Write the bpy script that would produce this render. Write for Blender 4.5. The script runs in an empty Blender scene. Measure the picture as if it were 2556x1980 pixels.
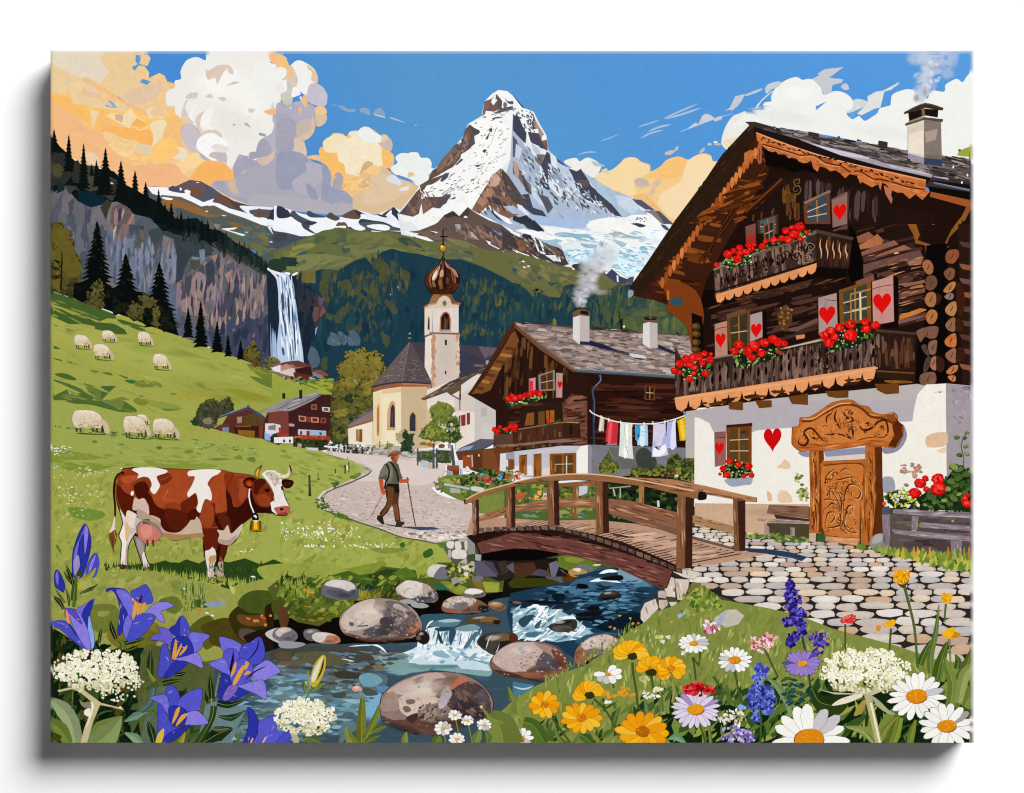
import bpy,math,random
import numpy as np
# A stretched canvas print hanging in front of a white wall.  The printed picture is
# drawn shape by shape, in pixels of the photograph (2556 x 1980), as thin sheets on the canvas.
S=0.00035                 # metres per photograph pixel
XC,YC=1278.0,990.0
CX0,CY0,CX1,CY1=126.3,126.3,2430.8,1854.0
DEPTH=118 * S             # canvas front in front of the wall
STEP=1.0e-6               # one coat of print
GAIN=1.12
R=random.Random(7)
def lin(h):
    c=[int(h[i:i+2],16) / 255.0 for i in (0,2,4)]
    c=[v - .022 * math.sin(math.pi * v) for v in c]
    if c[1] > c[0] > c[2] * 1.15:          # printing greens are duller than they look on the swatch
        g=sum(c) / 3;c=[(v + (g - v) * .12) * .955 for v in c]
    return [min(0.93,(((v + 0.055) / 1.055) ** 2.4 if v > 0.04045 else v / 12.92) / GAIN) for v in c]
_lc={};MUTE=[0.0]      # how much a passage of the print is greyed
def L3(h):
    k=(h,MUTE[0])
    if k not in _lc:
        c=np.array(lin(h));_lc[k]=c + (c.dot([.21,.72,.07]) - c) * MUTE[0]
    return _lc[k]
def jit(c,j):
    if j == 0: return c
    m=1 + R.uniform(-j,j)
    return np.clip(c * np.array([m * (1 + R.uniform(-j,j) * .3),m,m * (1 + R.uniform(-j,j) * .3)]),0,.93)
# ---- origin of the tracing tile
OX=OY=0.0;OS=1.0
def T(c,r):
    global OX,OY,OS
    OX,OY,OS=120 + 580 * c,[120,560,1000,1420][r],580 / 2184.0
def T0():
    global OX,OY,OS
    OX,OY,OS=0.0,0.0,2556 / 2184.0
def P(s):
    if not isinstance(s,str): return np.array(s,float)
    k=5 if ';' in s else 1          # ';' strings are written in steps of five tile units
    a=np.array([[float(v)*k for v in q.split(',')] for q in s.replace(';',' ').split()])
    return a * OS + np.array([OX,OY])
# ---- parts
class Part:
    def __init__(s,name,parent,label,kind):
        s.name,s.parent,s.label,s.kind=name,parent,label,kind
        s.v=[];s.f=[];s.c=[];s.m=[]
PARTS=[];CUR=None;STACK=None
def part(name,label=None,kind=None):
    """a piece of the print"""
    global CUR,STACK
    CUR=Part(name,None,label,kind);STACK=CUR;PARTS.append(CUR);return CUR
def sub(name,label=None,of=None,kind=None):
    """a piece of a piece"""
    global CUR
    CUR=Part(name,of or STACK,label,kind);PARTS.append(CUR);return CUR
def use(p):
    global CUR,STACK
    CUR=p;STACK=p.parent or p
# ---- coat heights, so that later paint always lies over earlier paint
CELL=6.0
GW,GH=int(2556 / CELL) + 2,int(1980 / CELL) + 2
HGT=np.zeros((GH,GW),np.int32)
def inside(px,py,poly):
    x,y=poly[:,0],poly[:,1]
    x2,y2=np.roll(x,-1),np.roll(y,-1)
    res=np.zeros(px.shape,bool)
    for a,b,c,d in zip(x,y,x2,y2):
        if b == d: continue
        k=(b > py) != (d > py)
        if k.any(): res ^= k & (px < (c - a) * (py - b) / (d - b) + a)
    return res
def level(poly):
    x0,y0=poly.min(0);x1,y1=poly.max(0)
    i0,i1=int(x0 / CELL),int(x1 / CELL) + 1;j0,j1=int(y0 / CELL),int(y1 / CELL) + 1
    i0=max(i0,0);j0=max(j0,0);i1=min(i1,GW);j1=min(j1,GH)
    sl=HGT[j0:j1,i0:i1]
    if (i1 - i0) * (j1 - j0) > 40:
        gx,gy=np.meshgrid((np.arange(i0,i1) + .5) * CELL,(np.arange(j0,j1) + .5) * CELL)
        m=inside(gx,gy,poly)
        n=len(poly)
        for k in range(n):
            a,b=poly[k],poly[(k + 1) % n]
            q=int(np.hypot(*(b - a)) / 3) + 2
            t=np.linspace(0,1,q)
            ex=((a[0] + (b[0] - a[0]) * t) / CELL).astype(int) - i0;ey=((a[1] + (b[1] - a[1]) * t) / CELL).astype(int) - j0
            ok=(ex >= 0) & (ey >= 0) & (ex < i1 - i0) & (ey < j1 - j0)
            m[ey[ok],ex[ok]]=True
        if not m.any(): m[:]=True
        h=int(sl[m].max()) + 1
        sl[m]=h
    else:
        h=int(sl.max()) + 1;sl[:]=h
    return h
BUF=np.zeros((GH*2,GW*2,3));BC=CELL/2
def under(x,y):
    x=min(max(x,CX0+4),CX1-4);y=min(max(y,CY0+4),CY1-4)
    return BUF[min(max(int(y/BC),0),GH*2-1),min(max(int(x/BC),0),GW*2-1)]
def note(p,col):
    x0,y0=p.min(0);x1,y1=p.max(0)
    i0,i1=max(int(x0/BC),0),min(int(x1/BC)+1,GW*2);j0,j1=max(int(y0/BC),0),min(int(y1/BC)+1,GH*2)
    if i1 <= i0 or j1 <= j0: return
    if (i1-i0)*(j1-j0) <= 6:
        c=p.mean(0);BUF[min(int(c[1]/BC),GH*2-1),min(int(c[0]/BC),GW*2-1)]=col;return
    gx,gy=np.meshgrid((np.arange(i0,i1)+.5)*BC,(np.arange(j0,j1)+.5)*BC)
    BUF[j0:j1,i0:i1][inside(gx,gy,p)]=col
def clip(pts):
    """cut an (x, y, alpha, r, g, b) polygon at the canvas edges"""
    for ax,lim,sg in ((0,CX0,1),(0,CX1,-1),(1,CY0,1),(1,CY1,-1)):
        d=(pts[:,ax] - lim) * sg
        if (d >= 0).all(): continue
        if (d < 0).all(): return None
        out=[]
        n=len(pts)
        for i in range(n):
            a,b,da,db=pts[i],pts[(i + 1) % n],d[i],d[(i + 1) % n]
            if da >= 0: out.append(a)
            if (da >= 0) != (db >= 0): out.append(a + (b - a) * (da / (da - db)))
        pts=np.array(out)
        if len(pts) < 3: return None
    return pts
PEND=[];HOLD=[False]
def flush():
    for q,c in PEND: note(q,c)
    PEND.clear()
def face(pts,h,amp,soft):
    p=clip(pts)
    if p is None: return
    k=np.hypot(*(p[:,:2] - np.roll(p[:,:2],1,0)).T) > 1e-3
    p=p[k]
    if len(p) < 3: return
    a=(p[:,0] * np.roll(p[:,1],-1) - np.roll(p[:,0],-1) * p[:,1]).sum()
    if abs(a) < .05: return
    if a > 0: p=p[::-1]
    if soft:
        if soft == 2: p[:,3:6]=np.array([under(q[0],q[1])*(1-q[2]) + q[3:6]*q[2] for q in p])
        else:
            m=np.mean([under(q[0]*.6+c0*.4,q[1]*.6+c1*.4) for c0,c1 in [p[:,:2].mean(0)] for q in p],axis=0)
            p[:,3:6]=m*(1-p[0,2]) + p[:,3:6]*p[0,2]
    PEND.append((p[:,:2],p[:,3:6].mean(0)))
    if not HOLD[0]: flush()
    b=len(CUR.v)
    y=-DEPTH - .0002 - h * STEP
    for q in p:
        CUR.v.append(((q[0] - XC) * S,y,(YC - q[1]) * S))
        CUR.c.append((q[3],q[4],q[5],amp))
    CUR.f.append(tuple(range(b,b + len(p))));CUR.m.append(0)
def rows(p,col,a=1.0):
    o=np.empty((len(p),6));o[:,:2]=p;o[:,2]=a;o[:,3:]=col
    return o
def smooth(p,n=4,closed=True):
    m=len(p);out=[]
    t=np.linspace(0,1,n,endpoint=False)[:,None]
    for i in range(m if closed else m - 1):
        if closed: a,b,c,d=p[i-1],p[i],p[(i+1) % m],p[(i+2) % m]
        else: a,b,c,d=p[max(i-1,0)],p[i],p[i+1],p[min(i+2,m-1)]
        out.append(.5 * (2*b + (c - a) * t + (2*a - 5*b + 4*c - d) * t*t + (3*b - a - 3*c + d) * t**3))
    o=np.vstack(out)
    if not closed: o=np.vstack([o,p[-1:]])
    return o
def C(h): return L3(h) if isinstance(h,str) else h
def F(col,s,sm=1,amp=.05,a=1.0,wob=0):
    """filled shape; sm 0 keeps the corners; a < 1 is thinned paint"""
    p=P(s)
    if sm: p=smooth(p,4 if len(p) > 5 else 5)
    if wob:
        p=densify(p,5);p=p + np.array([[R.gauss(0,wob),R.gauss(0,wob)] for _ in p])
    face(rows(p,C(col),a),level(p),amp,1 if a < 1 else 0)
    return p
def densify(p,d):
    out=[]
    for i in range(len(p)):
        a,b=p[i],p[(i+1) % len(p)]
        n=max(1,int(np.hypot(*(b-a)) / d))
        for k in range(n): out.append(a + (b-a) * k / n)
    return np.array(out)
def O(col,s,amp=.05): return F(col,s,0,amp)
def L(col,s,w=1.2,w2=None,sm=1,amp=.04,tip=0,a=1.0):
    """line of width w (to w2), tip 1 = pointed at the end, 2 = at both"""
    p=P(s)
    if sm and len(p) > 2: p=smooth(p,5,False)
    n=len(p);w2=w if w2 is None else w2
    d=np.gradient(p,axis=0);d /= np.maximum(np.hypot(d[:,0],d[:,1]),1e-6)[:,None]
    nr=np.stack([-d[:,1],d[:,0]],1)
    t=np.linspace(0,1,n);ww=w + (w2 - w) * t
    if tip == 1: ww=ww * np.minimum(1,(1 - t) * 3 + .02)
    if tip == 2: ww=ww * np.minimum(1,np.minimum(1 - t,t) * 3.5 + .02)
    A=p + nr * ww[:,None] / 2;B=p - nr * ww[:,None] / 2
    lv=level(np.vstack([A,B[::-1]]))
    col=C(col)
    for i in range(n - 1):
        face(rows(np.array([A[i],A[i+1],B[i+1],B[i]]),col,a),lv + i * .02,amp,a < 1)
def ell(cx,cy,rx,ry,ang=0,n=14,rough=0):
    t=np.linspace(0,2*math.pi,n,endpoint=False)
    k=1 + np.array([R.uniform(-rough,rough) for _ in t]) if rough else 1
    x,y=np.cos(t) * rx * k,np.sin(t) * ry * k
    c,s=math.cos(math.radians(ang)),math.sin(math.radians(ang))
    return np.stack([cx + x*c - y*s,cy + x*s + y*c],1)
def E(col,x,y,rx,ry=None,ang=0,rough=0,amp=.04,n=14):
    """ellipse, tile coordinates, radii too"""
    p=ell(x*OS+OX,y*OS+OY,rx*OS,(ry or rx)*OS,ang,n,rough)
    face(rows(p,C(col)),level(p),amp,False);return p
def soft(col,x,y,rx,ry=None,ang=0,a=.5,rough=.1,core=.3):
    """paint faded out from the middle"""
    rx *= OS;ry=(ry*OS if ry else rx);x=x*OS+OX;y=y*OS+OY;col=C(col)
    n=12 if rx < 12 else 20
    o=ell(x,y,rx,ry,ang,n,rough)
    lv=level(o);HOLD[0]=True
    rg=[(0.02,a)] + [(t,a * (1 if t <= core else (math.cos((t-core)/(1-core)*math.pi)+1)/2)) for t in ([core] if core > .1 else []) + [core+(1-core)*k/5 for k in range(1,6)]]
    for (t0,a0),(t1,a1) in zip(rg,rg[1:]):
        q,w=(o-[x,y])*t0+[x,y],(o-[x,y])*t1+[x,y]
        for k in range(n):
            j=(k+1) % n
            r=rows(np.array([q[k],q[j],w[j],w[k]]),col);r[:,2]=[a0,a0,a1,a1]
            face(r,lv,.03,2)
    r=rows((o-[x,y])*.02+[x,y],col,a);face(r,lv,.03,2)
    HOLD[0]=False;flush()
def G(x0,y0,x1,y1,cols,n=4):
    """sheet whose colour runs between the given swatches"""
    g=np.array([[L3(c) for c in r] for r in cols])
    ny,nx=(g.shape[0]-1)*n,(g.shape[1]-1)*n
    def smp(u,v):
        u *= g.shape[1]-1;v *= g.shape[0]-1
        i,j=min(int(u),g.shape[1]-2),min(int(v),g.shape[0]-2);u -= i;v -= j
        return (g[j,i]*(1-u)+g[j,i+1]*u)*(1-v) + (g[j+1,i]*(1-u)+g[j+1,i+1]*u)*v
    lv=level(np.array([[x0,y0],[x1,y0],[x1,y1],[x0,y1]],float))
    for j in range(ny):
        for i in range(nx):
            q=[]
            for a,b in ((i,j),(i+1,j),(i+1,j+1),(i,j+1)):
                q.append([x0+(x1-x0)*a/nx,y0+(y1-y0)*b/ny,1,*smp(a/nx,b/ny)])
            face(np.array(q),lv,.035,False)
def shp(kind,x,y,w,h,ang):
    if kind == 'b': return ell(x,y,w/2,h/2,ang,9,.22)
    if kind == 'l': q=np.array([[-.5,0],[-.25,-.4],[.1,-.5],[.5,0],[.1,.45],[-.25,.35]])
    elif kind == 'q': q=np.array([[-.5,-.35],[.1,-.5],[.5,-.3],[.42,.4],[-.1,.5],[-.46,.3]])
    elif kind == 's': q=np.array([[-.5,.1],[-.1,-.5],[.5,-.1],[.1,.4]])
    elif kind == 't': q=np.array([[-.5,-.5],[.5,0],[-.5,.5]])
    else: q=np.array([[-.5,-.4],[0,-.5],[.45,-.35],[.5,.3],[.2,.5],[-.25,.4],[-.5,.45]])
    q=q + np.array([[R.uniform(-.1,.1),R.uniform(-.1,.1)] for _ in q])
    if R.random() < .5: q[:,1] *= -1;q=q[::-1]
    q=q * [w,h]
    c,s=math.cos(math.radians(ang)),math.sin(math.radians(ang))
    return np.stack([x + q[:,0]*c - q[:,1]*s,y + q[:,0]*s + q[:,1]*c],1)
def D(reg,n,w,h,ang,cols,kind='b',aj=15,j=.06,amp=.04,edge=1,a=1.0,sel=None,top=None):
    """n brush dabs inside a shape. w,h in photo px (ranges), cols a list of colours;
    top: the colour list runs from the top of the shape (first) to its foot (last)"""
    reg=P(reg);x0,y0=reg.min(0);x1,y1=reg.max(0)
    w=w if isinstance(w,tuple) else (w*.6,w*1.3);h=h if isinstance(h,tuple) else (h*.6,h*1.3)
    cols=[C(c) for c in (cols.split() if isinstance(cols,str) else cols)]
    xs=np.array([[R.uniform(x0,x1),R.uniform(y0,y1)] for _ in range(n * 5)])
    xs=xs[inside(xs[:,0],xs[:,1],reg)][:n]
    for x,y in xs:
        for sc in (1,.62,.35):
            q=shp(kind,x,y,R.uniform(*w)*sc,R.uniform(*h)*sc,(ang(x,y) if callable(ang) else ang) + R.uniform(-aj,aj))
            if not edge or inside(q[:,0],q[:,1],reg).all(): break
        else: continue
        if top is not None:
            t=(y-y0)/(y1-y0+1e-6)*(len(cols)-1) + R.gauss(0,top);c=cols[int(min(max(round(t),0),len(cols)-1))]
        else: c=R.choice(cols)
        face(rows(q,jit(c,j),a),level(q),amp,a < 1)
def spruce(x,yt,yb,hw,col='0c120f',hi=None,n=None,lean=0):
    """jagged spruce; tile coordinates"""
    H=yb - yt;n=n or max(6,int(H*OS/7))
    for side_col,k,dx in ((col,1.0,0),):
        lf,rt=[],[]
        for i in range(n):
            t0=(i + .2) / n;t1=(i + 1.0) / n
            w=hw * (t1 ** .82) * R.uniform(.78,1.12);w2=hw * (t0 ** .9) * .5
            lf += [(x - w2,yt + H*t0),(x - w,yt + H*(t1 + .25/n)),]
            w=hw * (t1 ** .82) * R.uniform(.78,1.12)
            rt += [(x + w2,yt + H*t0),(x + w,yt + H*(t1 + .25/n))]
        pts=[(x,yt)] + rt + [(x,yb)] + lf[::-1]
        p=np.array(pts) * OS + [OX,OY]
        face(rows(p,C(col)),level(p),.03,False)
    if hi:
        for i in range(int(n*2.2)):
            t=R.uniform(.12,.95);w=hw * t * .75;sx=R.choice((-1,-1,1))
            bx=x + sx*R.uniform(.1,1)*w;by=yt + H*t
            L(C(R.choice(hi.split())),np.array([[bx,by],[bx + sx*w*.22,by + H*.012],[bx + sx*w*.42,by + H*.035]])*OS+[OX,OY],1.6,.6,tip=1)
def heart(col,cx,cy,w,h,sk=0,ang=0):
    t=np.linspace(0,2*math.pi,26,endpoint=False)
    x=16*np.sin(t)**3;y=-(13*np.cos(t) - 5*np.cos(2*t) - 2*np.cos(3*t) - np.cos(4*t))
    x=x/16*w/2;y=(y + 2.5)/14.5*h/2
    y=y + x*sk
    p=np.stack([cx + x,cy + y],1)*OS+[OX,OY]
    face(rows(p,C(col)),level(p),.04,False)
def petal(col,x,y,ln,wd,ang,tipc=None,blunt=.8,line=None,notch=0):
    """petal from (x,y) outwards; tile coordinates"""
    q=np.array([[0,-.12],[.3,-.38],[.65,-.5],[.9,-.36],[1,-.1 - 0*notch],[1-notch,0],[1,.12],[.9,.38],[.65,.5],[.3,.36],[0,.12]])
    q[:,1] += np.array([R.uniform(-.05,.05) for _ in q]);q=q*[ln,wd]
    c,s=math.cos(math.radians(ang)),math.sin(math.radians(ang))
    p=np.stack([x + q[:,0]*c - q[:,1]*s,y + q[:,0]*s + q[:,1]*c],1)*OS+[OX,OY]
    if line:
        cc=p.mean(0);e=(p-cc)*(1 + 1.4/max(wd*OS,4)) + cc;face(rows(e,C(line)),level(e),0,False)
    face(rows(p,C(col)),level(p),.04,False)
    return p
LAMP_SIZE,LAMP_D,LX,LZ,AMB=7.0,12.0,.67,.79,.078
LAMP_W=2420.0
# ================= sky =================
part('painted_sky','blue sky of the picture')
G(120,120,2440,640,[['4a8fd2','4b90d2','5a97ca','5694d0','5697d4','5a9ad6'],
                        ['4a8fd2','4b8dd0','5a99cd','5798cf','5096d6','5698d4'],
                        ['458ad0','3f86cf','4a8dcd','4a90d0','4089d2','4a90d4']],5)
part('painted_cloud','broad cream and orange cloud at the left')
T(0,0)
F('ecc998','2,2;181,2;193,20;187,34;172,32;181,34;190,46;189,57;209,47;219,52;224,63;238,68;280,100;340,200;420,250;440,284;440,332;2,332',0)
F('e8cb9c','98,4;170,4;166,14;169,32;160,36;162,43;174,57;174,62;186,70;192,70;223,66;212,84;180,96;164,112;120,86;96,68;114,48;97,22',0)
F('e3d6c0','2,2;112,2;97,21;115,47;96,67;70,55;60,57;4,28',0)
F('e9cfa3','4,29;58,58;70,55;120,86;172,112;200,128;156,124;86,112;46,104;39,80;30,81;14,85;4,82',0)
F('f0c084','70,56;128,88;184,120;176,128;140,104;96,94;66,90;67,66',1)
F('e2c4ae','73,64;88,74;104,88;70,90',1,a=.8)
F('e0c5a8','144,94;216,70;208,86;176,100;166,112;128,90',1,a=.6)
F('d9c1b0','164,74;216,66;204,94;172,104;136,94;146,84',1,a=.5)
F('f7bf6c','3,84;14,86;38,80;46,104;80,109;84,152;60,132;40,118;6,110',0)
F('f1bd88','3,109;26,112;50,126;84,154;140,170;196,184;200,230;250,240;268,250;200,266;160,280;60,280;3,240',1,.03)
F('f9c573','45,105;86,112;120,116;144,120;154,112;186,128;220,128;240,118;258,140;248,166;252,186;230,202;210,212;198,186;194,154;174,154;152,148;128,147;100,154;84,154;79,120',1)
F('f6bb6e','86,112;108,120;128,128;120,144;128,147;180,155;193,154;198,180;180,180;170,178;148,174;120,160;84,156;96,148;86,140',1,a=.7)
F('f6b96a','108,148;152,150;192,155;197,180;180,181;144,174;106,164',1)
F('e9d6a6','79,116;97,120;88,140;82,154;82,136',0)
F('f3d9a0','108,128;120,122;148,124;155,112;167,130;158,140;154,152;128,138',0)
F('efd9ad','142,124;155,112;168,130;160,140;154,151;138,139',0)
O('d3b4a0','126,124;142,125;139,140;126,134')
F('f2b566','167,132;186,143;176,149;155,145',0)
F('eedcb8','195,140;208,135;218,136;224,146;216,166;202,180;196,185;198,166;192,150',1)
L('f6e0ae','160,148;174,154;186,149;195,144',3,1,tip=2)
L('f0ddb4','166,130;176,134;183,140',3,2,tip=2)
F('ead8b8','186,118;197,109;201,112;192,120;196,128;202,131;190,132',1)
L('ead8b8','202,126;212,131;221,128',4,5,tip=2)
F('f1c181','228,128;252,136;248,170;256,186;240,208;212,210;234,186;246,180;242,160;226,160',1)
F('e4bd90','226,144;246,164;252,180;230,190;216,166',1,a=.5)
F('f0cf9a','102,160;120,160;140,170;172,176;164,192;156,208;124,194',1,.12)
D('106,162;140,170;170,178;160,200;140,192',26,9,2.5,30,'d9b98a f2c98c c9b090','s')
F('e0cfae','174,180;204,188;196,200;172,198;164,190',1)
F('f9c97c','202,180;220,170;238,170;243,186;238,206;220,212;212,226;206,212;176,214;166,202;192,200',1)
F('f4cd8a','154,206;192,202;188,212;180,228;160,220',1,.1)
F('f5d59c','258,202;280,197;296,204;292,222;272,226;250,236;236,222;246,214',1)
F('ebdcc0','243,186;260,192;260,208;234,208;246,197',1)
F('efb98a','154,224;200,218;236,218;252,234;260,250;220,262;180,258;148,246',1)
F('e9d7b8','76,196;92,202;96,216;80,220;70,200',1,a=.7)
O('98b0bc','114,98;122,101;130,112;120,113;105,109;112,106')
D('6,32;180,120;80,112;12,84',30,26,10,25,'f0cfa0 e8c898 edd2a8','q',a=.45)
D('12,120;180,180;180,250;12,220',30,34,12,20,'f0b984 f5c288 ecba90','q',a=.4)
O('5b9ed0','178,58;193,63;186,70;172,64');O('5b9ed0','165,12;174,16;172,30;186,34;170,33;163,43;157,36;168,31;164,24')
L('6ea5cc','159,4;170,12;173,22;170,30',3)
L('ddb888','224,64;238,69;240,80;230,72',3)
# tall white cloud
part('painted_cloud','tall white and lilac cumulus cloud')
F('b9b3c0','250,152;266,140;300,144;360,200;400,160;437,112;437,300;380,296;340,276;304,260;320,248;344,242;348,226;330,214;292,210;278,184;254,172',1)
F('ebe9e3','296,23;298,4;304,2;418,2;418,28;438,34;438,96;430,112;408,120;424,140;420,160;406,168;394,180;392,208;380,212;360,200;346,226;336,222;334,212;312,212;280,188;278,176;288,164;278,148;260,138;240,124;238,110;224,108;221,88;226,80;238,74;238,62;250,58;249,44;258,26;272,18;284,18',1,.02)
soft('f6f5f0',1620,330,320,230,0,.7);soft('f6f5f0',1900,500,240,300,0,.5);soft('e1dcd6',1750,700,300,200,20,.4)
for s in ('296,42;304,41;320,32;340,33;330,46;318,68;314,56;300,60','260,90;268,85;281,84;277,95;258,94','296,92;304,86;310,90;308,94','320,94;328,92;336,96;328,100',
          '250,124;258,100;264,96;258,112;266,132;274,140;266,144;254,138','278,144;280,128;297,117;288,130;286,148;294,160;288,158','280,168;292,158;308,152;322,158;328,170;312,160;294,163',
          '336,70;350,63;360,65;348,69','312,181;332,178;338,192;324,184','340,33;348,42;347,50;338,44','376,114;390,116;380,123','400,72;408,67;412,72;424,64;433,77;420,80;414,88;418,98;408,90;392,76'):
    F('dccbbb',s,1)
for s in ('346,143;353,142;350,148','367,143;374,140;383,152','424,80;437,84;437,98;416,86'): F('b9b4b6',s,0)
F('f2f1ee','266,128;268,116;280,110;270,124;274,140',1);F('f1efec','288,140;294,120;312,112;304,140;312,154;296,150',1)
F('c9c1c6','251,160;256,146;268,142;284,160;288,166;279,180;284,192;276,196;258,184',1)
F('f4f3f1','280,176;288,166;304,160;320,166;336,176;332,200;312,212;296,204;280,190',1)
F('cdbfb4','302,202;312,195;332,197;320,208;310,207',1);F('c3bcc4','318,200;333,195;336,214;318,212',1)
F('e2d9d3','306,186;320,180;340,190;328,197',1,a=.8)
F('f5b669','278,228;292,214;312,212;336,220;348,238;344,248;320,250;304,258;284,250;268,246',1)
F('a9a7b6','395,180;404,170;416,180;420,196;412,208;396,210;391,196',1);F('a9a7b8','354,212;370,206;390,212;402,222;394,236;378,232;366,232;360,248;350,242;348,224',1)
F('a6a4b4','378,198;390,195;392,206;380,210',1);F('a9a7b8','362,202;378,204;370,208',1);F('97a1b4','397,159;410,162;408,167;396,164',0)
F('d5bfae','394,208;418,200;437,180;437,208;424,220;408,222;392,212',1);F('d8bda6','366,232;376,230;388,240;380,252;366,248;363,238',1)
F('cdb9b0','392,246;402,218;412,226;415,240;404,248',1);F('dcb994','340,250;350,248;376,260;376,270;352,274;338,260',1)
F('f0ba80','406,119;428,114;429,122;418,126',1);F('f3bd80','416,6;437,14;437,32;419,26',1)
F('a9a8ba','308,256;324,249;336,256;348,276;370,274;392,264;437,252;437,300;396,298;340,280',1)
soft('9c9eb6',2080,1240,200,120,0,.5);soft('b8b2bc',1850,1330,180,80,10,.4)
T(1,0)
F('aeabb8','-8,114;4,102;16,108;40,120;66,140;64,152;46,174;50,204;82,224;112,230;140,276;144,300;120,312;50,308;-40,300;-84,260;-64,230;-12,208',1,.03)
F('eeece8','-40,24;12,40;20,32;30,24;42,25;62,38;70,54;68,66;60,84;46,88;32,80;12,92;-32,100;-52,60',1,.02)
F('d8c9bd','12,40;20,32;32,56;30,72;20,74;12,60;0,60;-8,36;-8,12;0,12;12,20',1)
F('f0c287','-6,12;4,16;14,26;18,40;26,50;12,54;10,40;-6,34',1)
F('e0c4a4','50,32;60,38;70,52;69,66;58,60;59,46;52,40',1)
F('eeedea','-6,38;8,38;12,48;4,58;-6,62',1);F('e9e8e6','-6,62;4,68;8,80;-6,86',1)
F('c9c4b2','12,60;22,72;21,108;6,104;0,88;12,80',1,a=.8)
F('efedea','21,92;24,74;32,76;38,86;32,90',1)
F('c5c0ca','56,68;68,67;80,74;88,88;87,104;81,110;66,108;50,100;49,88',1)
F('b4b0bf','-6,104;12,108;34,100;66,112;64,140;40,152;28,136;12,124;-6,120',1)
F('e9bd8a','40,94;48,88;50,112;38,100',1);F('e8bb88','35,112;40,114;38,124;34,120',1);F('efc591','66,112;80,110;87,118;85,124;68,128',1)
F('d7c0a8','68,128;86,125;86,138;78,146;70,148;66,140',1);F('c9b8b0','30,144;52,132;64,144;62,160;48,173;32,168',1)
F('dcc1a2','60,128;64,140;63,158;48,172;36,168;56,156',1);F('d9c3ae','26,170;42,174;49,192;47,204;30,196;20,200',1)
F('a7a6b6','-6,140;20,132;30,148;26,170;22,196;-6,202',1);F('9da0b4','-6,202;16,194;40,198;52,212;48,236;26,248;22,264;-6,260',1)
F('b5b2be','22,252;48,232;48,216;66,216;80,224;76,250;64,264;66,280;36,274',1)
F('9c9fb3','48,254;64,264;70,280;68,290;52,276',1);F('9a9fb6','78,216;94,236;96,260;120,268;100,280;78,278;80,250',1)
F('9da3b8','84,276;140,274;143,294;112,288;104,296;76,284',1);F('c1b4b6','68,288;75,278;78,290',0);F('cdb6ac','96,312;104,290;108,306;106,314',1)
F('b4b0ba','-44,276;60,284;100,294;144,296;120,314;50,309;-52,298',1,.03)
O('f4f3ee','36,92;40,91;38,98');O('f4f3ee','18,112;21,111;19,116')
# middle cloud
part('painted_cloud','cream and orange cloud left of the peak')
F('e9c18c','50,204;68,201;74,204;72,192;80,186;80,176;94,166;100,160;116,161;124,166;132,156;144,158;154,149;172,152;190,166;208,172;210,190;200,198;213,202;212,220;200,228;220,244;260,258;280,254;250,284;226,306;192,314;140,304;144,294;120,268;96,262;96,236;80,216;54,208',1)
F('d9bd9a','156,230;196,226;220,244;264,258;260,268;226,306;192,313;140,304;140,276;160,266;170,250',1,.02)
F('e0c9ac','180,236;250,260;216,284;164,296;152,280',1,a=.6)
F('ece3d3','128,162;136,156;148,157;140,168',1);F('efe0bc','80,186;82,174;94,166;104,161;116,163;128,174;108,180;108,196;86,196',1)
F('c9b8b4','184,180;198,172;200,166;209,174;210,190;200,197',1);F('e9c79c','190,164;200,164;202,172;188,178',1)
F('f2bf70','74,190;80,186;86,196;108,198;116,212;124,236;120,266;96,262;96,238;86,220;74,212',1)
F('f0bf74','188,186;200,192;213,202;210,220;208,228;192,216',1)
F('f0e2c6','108,180;128,170;144,164;160,174;180,178;190,188;190,206;192,220;180,222;160,214;152,226;148,240;140,246;124,238;120,220;110,212;106,192',1)
F('ebebe6','145,158;154,149;166,149;176,158;188,164;190,172;186,178;174,179;160,176;148,166',1)
F('f3c884','124,236;140,240;156,246;170,252;168,264;140,268;120,266;120,248',1,.08);F('aba7ae','100,244;106,234;116,238;118,254;116,266;98,264',1)
F('f5cd8a','156,230;172,220;188,226;186,234;174,240;158,236',1,a=.8);F('cfb08c','148,238;160,214;174,216;170,222;156,232',1)
F('b9ab9e','148,256;166,244;166,260;150,264',1,a=.7)
D('96,240;180,230;172,268;104,266',30,14,6,20,'f6d090 edbd78 e3c092','b',a=.8)
part('painted_cloud','small white cloud beside the peak')
F('e9ebe8','208,230;210,222;220,216;216,206;226,198;240,198;246,196;258,197;264,206;278,207;284,216;284,226;290,227;278,240;276,252;260,260;246,248;226,240;216,238',1)
F('e2c39c','240,234;248,234;252,238;240,244',1);F('dadde2','200,244;212,238;222,246;226,258;204,252',1);F('e6e0d8','222,266;240,259;240,266;230,269',1)
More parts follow.
